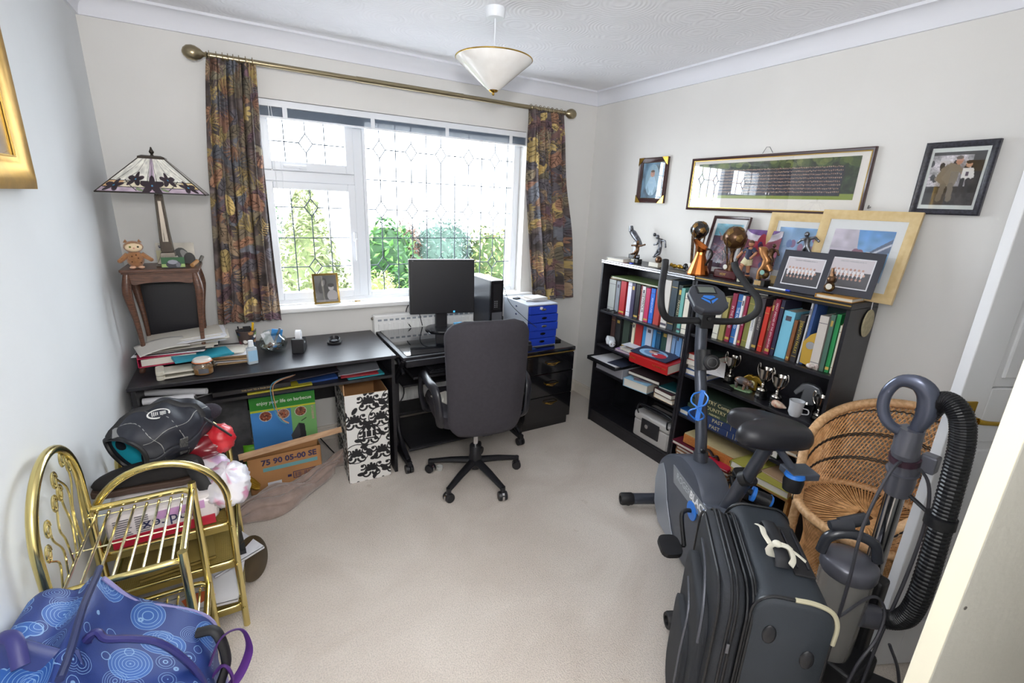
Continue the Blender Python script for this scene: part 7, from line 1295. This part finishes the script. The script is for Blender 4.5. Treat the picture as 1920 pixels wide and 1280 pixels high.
for z in (.46, .30, .10):
    MB().tube([(x, y, z) for x, y in rrect(-.18, -.198, .18, .195, .03, 5)], .007, 10, closed=True).build('shelf_frame', M_gt, tr_, smooth=True)
    m_ = MB()
    for k in range(56): m_.box(-.177+k*.0064, -.192, z-.006, -.1735+k*.0064, .19, z-.004)
    for k in range(60): m_.box(-.177, -.192+k*.0064, z-.0045, .177, -.1885+k*.0064, z-.003)
    m_.box(-.178, -.196, z-.03, .178, -.194, z).box(.176, -.19, z-.03, .178, .19, z); m_.build('woven_shelf', M_mesh, tr_)
for x in (-.18, .18):
    for y in (-.198, .195): pass
o = MB().lathe([(0, -.006), (.085, -.004), (.092, 0), (.085, .004), (0, .006)], n=32).build('round_tray', mat('dark_brown_disc', '4a3c26', .35, c2='3a2e1c', vs=8), None, smooth=True); put(o, 'dark brown round tray leaning behind the gold trolley', 'tray', (.425, -1.13, .094), (1.25, .15, .9))
# things on the trolley
Zt = .468
tp = thing('toilet_roll_pack', 'pink and white toilet roll pack lying upside down on the top trolley shelf', 'pack', (.20, -1.27, Zt), .05)
MB().box(-.155, -.10, 0, .155, .11, .108).build('wrapping', mat('white_film', 'ddd6d6', .3), tp, bev=.03, seg=4)
MB().box(-.14, -.1035, .0, .14, -.099, .035).build('red_band', mat('crimson_film', 'b02038', .3), tp, bev=.001); MB().box(-.02, -.1025, .068, .115, -.0995, .098).build('pink_panel', mat('pink_film', 'c79ac8', .3), tp, bev=.001)
text('lettering', 'Andrex', .052, axes((.02, -.1045, .060), (-1, 0, 0), (0, 0, -1)), mat('navy_print', '2c2c54', .5), tp)
fine = MB()
for k in range(8): fine.box(-.13, -.1036, .040+k*.008, -.085-.004*(k % 3), -.1005, .042+k*.008).box(-.075, -.1036, .040+k*.008, -.04, -.1005, .042+k*.008)
fine.build('small_print', mat('grey_small_print', '77747c', .6), tp)
def crumple(name, label, cat, c, r, seed, cols, spots=None, amp=.16, rz=0., flatb=True, group=None):
    rg = np.random.default_rng(seed); nu, nv = (72, 44) if spots else (40, 24); u = np.linspace(0, 2*PI, nu)[:, None]; v = np.linspace(0, PI, nv)[None, :]
    n = sum(rg.uniform(.4, 1)*np.sin(rg.integers(1, 7 if spots else 13)*u+rg.integers(1, 6 if spots else 11)*v*1.5+rg.uniform(0, 6)) for _ in range(9))/9*amp*2.4
    n = np.abs(n)*1.4*np.sin(v)+(1-.05); X = r[0]*np.sin(v)*np.cos(u)*n; Y_ = r[1]*np.sin(v)*np.sin(u)*n; Z = r[2]*np.cos(v)*n+0*u
    if flatb: Z = np.maximum(Z, -r[2]*.75)
    C = np.ones((nu, nv, 3))*hexc(cols[0]); w = (np.sin(3*u+seed)*np.cos(4*v+seed)+.0*u); C[w > .35] = hexc(cols[1]); 
    if len(cols) > 2: C[(np.sin(5*u+2*seed)*np.sin(3*v)) > .72] = hexc(cols[2])
    if spots:
        for _ in range(spots[1]):
            a, b_ = rg.uniform(0, 2*PI), rg.uniform(.3, 2.8); C[((u-a)*np.sin(b_)*r[0])**2+((v-b_)*r[0])**2 < spots[2]**2] = hexc(spots[0])
    th = thing(name, label, cat, c, rz, group); grid('body', np.stack([X, Y_, Z], -1), C, vmat('crumpled_plastic', .35, coat=.2), th, bool(spots)); return th
crumple('wipes_pack', 'crumpled white and pink plastic pack drooping off the right end of the trolley', 'pack', (.385, -1.26, Zt+.08), (.075, .125, .06), 4, ['e6e2e6', 'd6d2dc', 'd898b4'], amp=.2)
crumple('wipes_pack', 'white and lilac plastic pack with print behind the toilet roll pack', 'pack', (.29, -1.12, Zt+.08), (.11, .09, .07), 9, ['e4e0e4', 'c8a8cc', 'e0b4c4'], amp=.1)
crumple('spotted_bag', 'dark red bag with small white spots under the black bag', 'bag', (.275, -1.10, Zt+.185), (.15, .085, .06), 6, ['7a1420', '7a1420'], ('e8dcd8', 420, .0045), .12)
crumple('red_pouch', 'shiny plain red pouch at the right of the spotted bag', 'pouch', (.375, -1.12, Zt+.20), (.05, .05, .06), 12, ['c4202c', 'd23a40'], amp=.16)
sho = thing('boot', 'black boot with a brown edged sole lying under the black bag', 'boot', (.165, -1.215, Zt+.112), -.05)
sol = [(.165, 0), (.15, .035), (.09, .045), (.02, .038), (-.06, .034), (-.13, .038), (-.165, .02), (-.17, 0)]; sol = sol+[(a, -b_) for a, b_ in sol[::-1][1:-1]]
MB().loft([[(x, y, z) for x, y in sol] for z in (0, .022)]).build('sole', mat('brown_sole', '4c3a30', .7), sho, bev=.004); MB().loft([[(x*s_+dx, y*s_, z) for x, y in sol] for s_, z, dx in ((.97, .022, 0), (1.0, .04, 0), (.92, .065, .01), (.7, .085, .03), (.4, .095, .05))]).build('upper', mat('black_suede', '1d1a1a', .8), sho, sub=1)
# black bag with teal lining
bg_ = thing('black_bag', 'black padded bag with teal lining and white oval badge, topmost on the gold trolley', 'bag', (.212, -1.16, .750), -.10, rot=(.10, -.04, .12))
nu, nv = 80, 40; u = np.linspace(0, 2*PI, nu)[:, None]; v = np.linspace(.0, PI*.79, nv)[None, :]
se = lambda c, p: np.sign(c)*np.abs(c)**p
# opening faces local -x, -y (towards the camera and the wall)
ax_o = Vector((-.78, -.60, -.14)).normalized(); qf = ax_o.to_track_quat('Z', 'Y').to_matrix()
vv = PI-v; L_ = np.stack([.11*se(np.sin(vv), .8)*np.cos(u)*(1+.06*np.sin(3*u)), .125*se(np.sin(vv), .8)*np.sin(u), .145*np.cos(vv)+0*u], -1)
Pn = L_@np.array(qf).T; Pn = Pn*np.array([1.08, .98, .86]); Pn += .006*np.sin(Pn[..., [1, 2, 0]]*70)
grid('body', Pn, None, mat('black_padded_nylon', '222530', .55, var=.25, vs=14, bump=.15, bs=60), bg_, True, .006)
rimp = [tuple(p) for p in Pn[:, -1]]; MB().tube(rimp[:-1], .008, 8, closed=True).build('rim_binding', mat('binding_black', '121318', .5), bg_, smooth=True)
inn = (L_*.94)@np.array(qf).T*np.array([1.08, .98, .86]); grid('lining', inn[:, 1:], None, mat('teal_lining', '1fa6bc', .6), bg_)
for k in (26, 33): MB().tube([tuple(Vector(p)*1.012) for p in Pn[::2, k]][:-1], .0022, 6, closed=True).build('piping', mat('grey_piping', '8c8c88', .5), bg_, smooth=True)
MB().tube([tuple(Vector(p)*1.01) for p in Pn[8, 4:38]], .0022, 6).build('piping', mat('grey_piping'), bg_, smooth=True)
def onbag(d, off=1.0):
    d = Vector(d).normalized(); i = int(np.argmax((Pn.reshape(-1, 3)/np.linalg.norm(Pn.reshape(-1, 3), axis=1)[:, None])@np.array(d))); return Vector(Pn.reshape(-1, 3)[i])*off
MB().tube([onbag((math.cos(a)*1.0, math.sin(a)*.35-.35, .62-.25*math.cos(a)**2), 1.03) for a in [PI*1.02-k*PI/12 for k in range(13)]], .013, 6, flat=.25).build('strap', mat('strap_black', '101014', .6), bg_, smooth=True)
bp = onbag((.05, -.42, 1), 1.02); BM = axes(bp, (1, 0, 0), (0, .85, .5)); MB().prism([(.033*math.cos(a), .019*math.sin(a)) for a in [k*PI/12 for k in range(24)]], 0, .003, BM).build('badge', mat('badge_white', 'd8d8d4', .4), bg_); MB().prism([(.028*math.cos(a)-.0, .0145*math.sin(a)) for a in [k*PI/12 for k in range(24)]], .003, .004, BM).build('badge_centre', mat('badge_dark', '2c2e38', .4), bg_)
bm_ = MB()
for k in range(4): bm_.box(-.019+k*.005, -.009+.001*k, .004, -.0165+k*.005, .009-.001*k, .005, BM)
for k in range(3): bm_.box(.004, -.007+k*.005, .004, .021, -.0045+k*.005, .005, BM)
bm_.build('badge_mark', mat('badge_white'), bg_)
gp_ = onbag((-.85, -.15, .55), 1.015); MB().tube([onbag((-.80, -.45, .42), 1.02), gp_, onbag((-.75, .1, .7), 1.02)], .016, 6, flat=.2).build('reflective_strip', mat('grey_reflective', '8a8a8a', .3, .4), bg_, smooth=True)
vp = onbag((.45, -.95, -.12), 1.01); MB().cbox((0, 0, 0), (.026, .006, .085), axes(vp, (1, .35, 0), (.2, -.4, 1)) @ Matrix.Rotation(-PI/2, 4, 'X')).build('hook_patch', mat('grey_fluff', '6a6a68', 1.0, c2='2c2c30', vs=300), bg_, bev=.002)
MB().tube(smoothpath([(.06, -.13, -.07), (.075, -.165, -.12), (.10, -.20, -.19), (.125, -.22, -.235)], 6), .021, 6, flat=.2, up=(0, 1, 0)).build('hanging_strap', mat('strap_black'), bg_, smooth=True)
MB().ball((.145, .05, .015), (.045, .04, .03)).build('fleece_pad', mat('dark_fleece', '2e2832', 1.0, bump=.6, bs=300), bg_, smooth=True); MB().tube(smoothpath([(.12, -.02, .04), (.16, -.03, -.01), (.20, -.04, -.06)], 5), .004, 6).build('thin_strap', mat('strap_black'), bg_, smooth=True)
# papers on the lower trolley shelves
slab('document_folder', 'large white folder with papers on the bottom trolley shelf, nearer the wall', 'folder', .17, -1.2, .112, .26, .36, .02, .1, 'c8c4c4', tilt=(0, 0)); slab('document_folder', 'white folder with an orange label sticking out of the bottom trolley shelf', 'folder', .26, -1.22, .133, .27, .33, .012, -.12, 'd6d4d6')
o = MB().box(-.045, -.03, 0, .045, .03, .0012).build('orange_label', mat('orange_paper', 'c8643a', .6), None); put(o, 'orange paper label lying on the white folder', 'label', (.25, -1.33, .146), (0, 0, .4))
slab('clear_folder', 'folder of white sheets jutting from the bottom trolley shelf to the right', 'folder', .33, -1.10, .147, .2, .24, .01, .5, 'dcdce2'); slab('dark_catalogue', 'dark catalogue with a pale ring drawing on the bottom shelf stack', 'catalogue', .30, -1.08, .158, .2, .2, .02, .1, '26282c')
slab('magazine', 'gold-brown magazine on the middle trolley shelf', 'magazine', .2, -1.2, .301, .22, .3, .012, .1, '8c7840')
# ================================================================ BLUE HOLDALL
M_blue = mat('blue_swirl_fabric', '2a4aa0', .55, bump=.15, bs=500)
n = M_blue.node_tree; b = n.nodes['Principled BSDF']; t = n.nodes.new('ShaderNodeTexCoord')
def voro(scale, freq, off):
    mp = n.nodes.new('ShaderNodeMapping'); mp.inputs['Location'].default_value = off; v_ = n.nodes.new('ShaderNodeTexVoronoi'); v_.inputs['Scale'].default_value = scale; v_.inputs['Randomness'].default_value = .8
    n.links.new(t.outputs['Object'], mp.inputs[0]); n.links.new(mp.outputs[0], v_.inputs['Vector'])
    a = n.nodes.new('ShaderNodeMath'); a.operation = 'MULTIPLY'; a.inputs[1].default_value = freq; s = n.nodes.new('ShaderNodeMath'); s.operation = 'SINE'; g = n.nodes.new('ShaderNodeMath'); g.operation = 'GREATER_THAN'; g.inputs[1].default_value = .86
    l = n.nodes.new('ShaderNodeMath'); l.operation = 'LESS_THAN'; l.inputs[1].default_value = .42; m_ = n.nodes.new('ShaderNodeMath'); m_.operation = 'MULTIPLY'
    n.links.new(v_.outputs['Distance'], a.inputs[0]); n.links.new(a.outputs[0], s.inputs[0]); n.links.new(s.outputs[0], g.inputs[0]); n.links.new(v_.outputs['Distance'], l.inputs[0]); n.links.new(g.outputs[0], m_.inputs[0]); n.links.new(l.outputs[0], m_.inputs[1]); return m_, l
r1_, l1_ = voro(9.5, 95, (0, 0, 0)); r2_, l2_ = voro(17, 80, (.3, .7, .1))
mxa = n.nodes.new('ShaderNodeMix'); mxa.data_type = 'RGBA'; mxa.inputs[6].default_value = (*lin('1c3474'), 1); mxa.inputs[7].default_value = (*lin('28569c'), 1); n.links.new(l1_.outputs[0], mxa.inputs[0])
mxb = n.nodes.new('ShaderNodeMix'); mxb.data_type = 'RGBA'; mxb.inputs[7].default_value = (*lin('7a9cc4'), 1); n.links.new(mxa.outputs[2], mxb.inputs[6]); mxx = n.nodes.new('ShaderNodeMath'); mxx.operation = 'MAXIMUM'; n.links.new(r1_.outputs[0], mxx.inputs[0]); n.links.new(r2_.outputs[0], mxx.inputs[1]); n.links.new(mxx.outputs[0], mxb.inputs[0]); n.links.new(mxb.outputs[2], b.inputs['Base Color'])
hb = thing('blue_holdall', 'blue swirl-patterned holdall standing in front of the gold rack', 'bag', (.17, -1.97, 0))
prf = [(.345, .0), (.352, .25), (.350, .42), (.338, .485), (.305, .53), (.25, .572), (.20, .612), (.168, .66), (.150, .703), (.135, .713), (.118, .70), (.095, .69), (.06, .715), (.02, .70), (.0105, .62), (.0105, .3), (.012, .0)]
ys = [-1.805, -1.815, -1.84, -1.90, -1.98, -2.06, -2.13, -2.165, -2.18]; sc_ = [.86, .95, .99, 1.0, 1.0, 1.0, .97, .92, .82]
rings = []
for y, s_ in zip(ys, sc_):
    base = smoothpath([(a, 0, c_) for a, c_ in prf], 4); rings.append([(max(.0105, .17+(p[0]-.17)*s_+.005*math.sin(30*p[2]+20*y))-.17, y+1.97, max(0.001, p[2]*(s_*.25+.75)+.010*math.sin(25*y+9*p[0])*min(1, p[2]*2))) for p in base])
MB().loft(rings).build('body', M_blue, hb, smooth=True, auto=False)
MB().tube([(-.022, y+1.97, .722+.006*math.sin(25*y)) for y in np.linspace(-1.81, -2.12, 10)], .0075, 8).build('zip', mat('navy_binding', '1c2650', .45), hb, smooth=True)
MB().tube([(p[0]-.17+.002, -1.825+1.97, p[2]-.004) for p in smoothpath([(.152, 0, .70), (.20, 0, .606), (.25, 0, .568), (.305, 0, .525), (.340, 0, .48), (.350, 0, .42), (.352, 0, .2)], 5)], .005, 8).build('lilac_piping', mat('lilac_piping', '8c88b4', .4), hb, smooth=True)
M_hnd = mat('purple_navy_webbing', '2c2c66', .45)
MB().tube(smoothpath([(-.02, -.02, .66), (-.012, -.035, .69), (.006, -.035, .70), (.02, -.045, .685), (.06, -.05, .668), (.10, -.05, .637), (.135, -.05, .575), (.162, -.05, .49), (.168, -.05, .38)], 6), .011, 8, flat=.7).build('handle', M_hnd, hb, smooth=True)
MB().tube(smoothpath([(-.02, -.015, .64), (-.015, -.02, .60), (-.0, -.03, .585)], 4), .016, 6, flat=.4).build('handle_tab', M_hnd, hb, smooth=True)
MB().tube(smoothpath([(-.14, -.05, .70), (-.13, -.04, .755), (-.10, -.06, .765), (-.085, -.10, .73)], 5), .013, 8, flat=.5).build('handle', M_hnd, hb, smooth=True)
P = np.zeros((12, 12, 3))
for i in range(12):
    for j in range(12): a, c_ = i/11, j/11; P[i, j] = (-.155+.14*a+.04*a*c_, -.04-.10*c_-.03*a, .765-.30*c_-.05*a*(1-c_)+.015*math.sin(5*a+3*c_))
grid('navy_flap', P, None, mat('navy_flap_cloth', '28366e', .5, var=.2, vs=9), hb, True, .004)
MB().tube(smoothpath([(.150, .07, .515), (.185, .06, .515), (.20, .045, .49), (.205, .03, .43), (.185, .01, .38), (.175, .0, .30)], 6), .014, 10, flat=.7).build('black_handle', mat('strap_black'), hb, smooth=True)
MB().tube(smoothpath([(.172, .01, .46), (.195, .04, .492), (.22, .05, .503), (.245, .05, .497), (.256, .045, .47), (.256, .04, .43), (.235, .02, .395), (.205, .0, .375)], 6), .016, 6, flat=.18, up=(1, 0, 0)).tube(smoothpath([(.17, .01, .42), (.20, .02, .435), (.215, .0, .40), (.19, -.01, .37)], 5), .016, 6, flat=.25, up=(1, 0, 0)).build('purple_strap', mat('purple_webbing', '58307a', .5), hb, smooth=True)
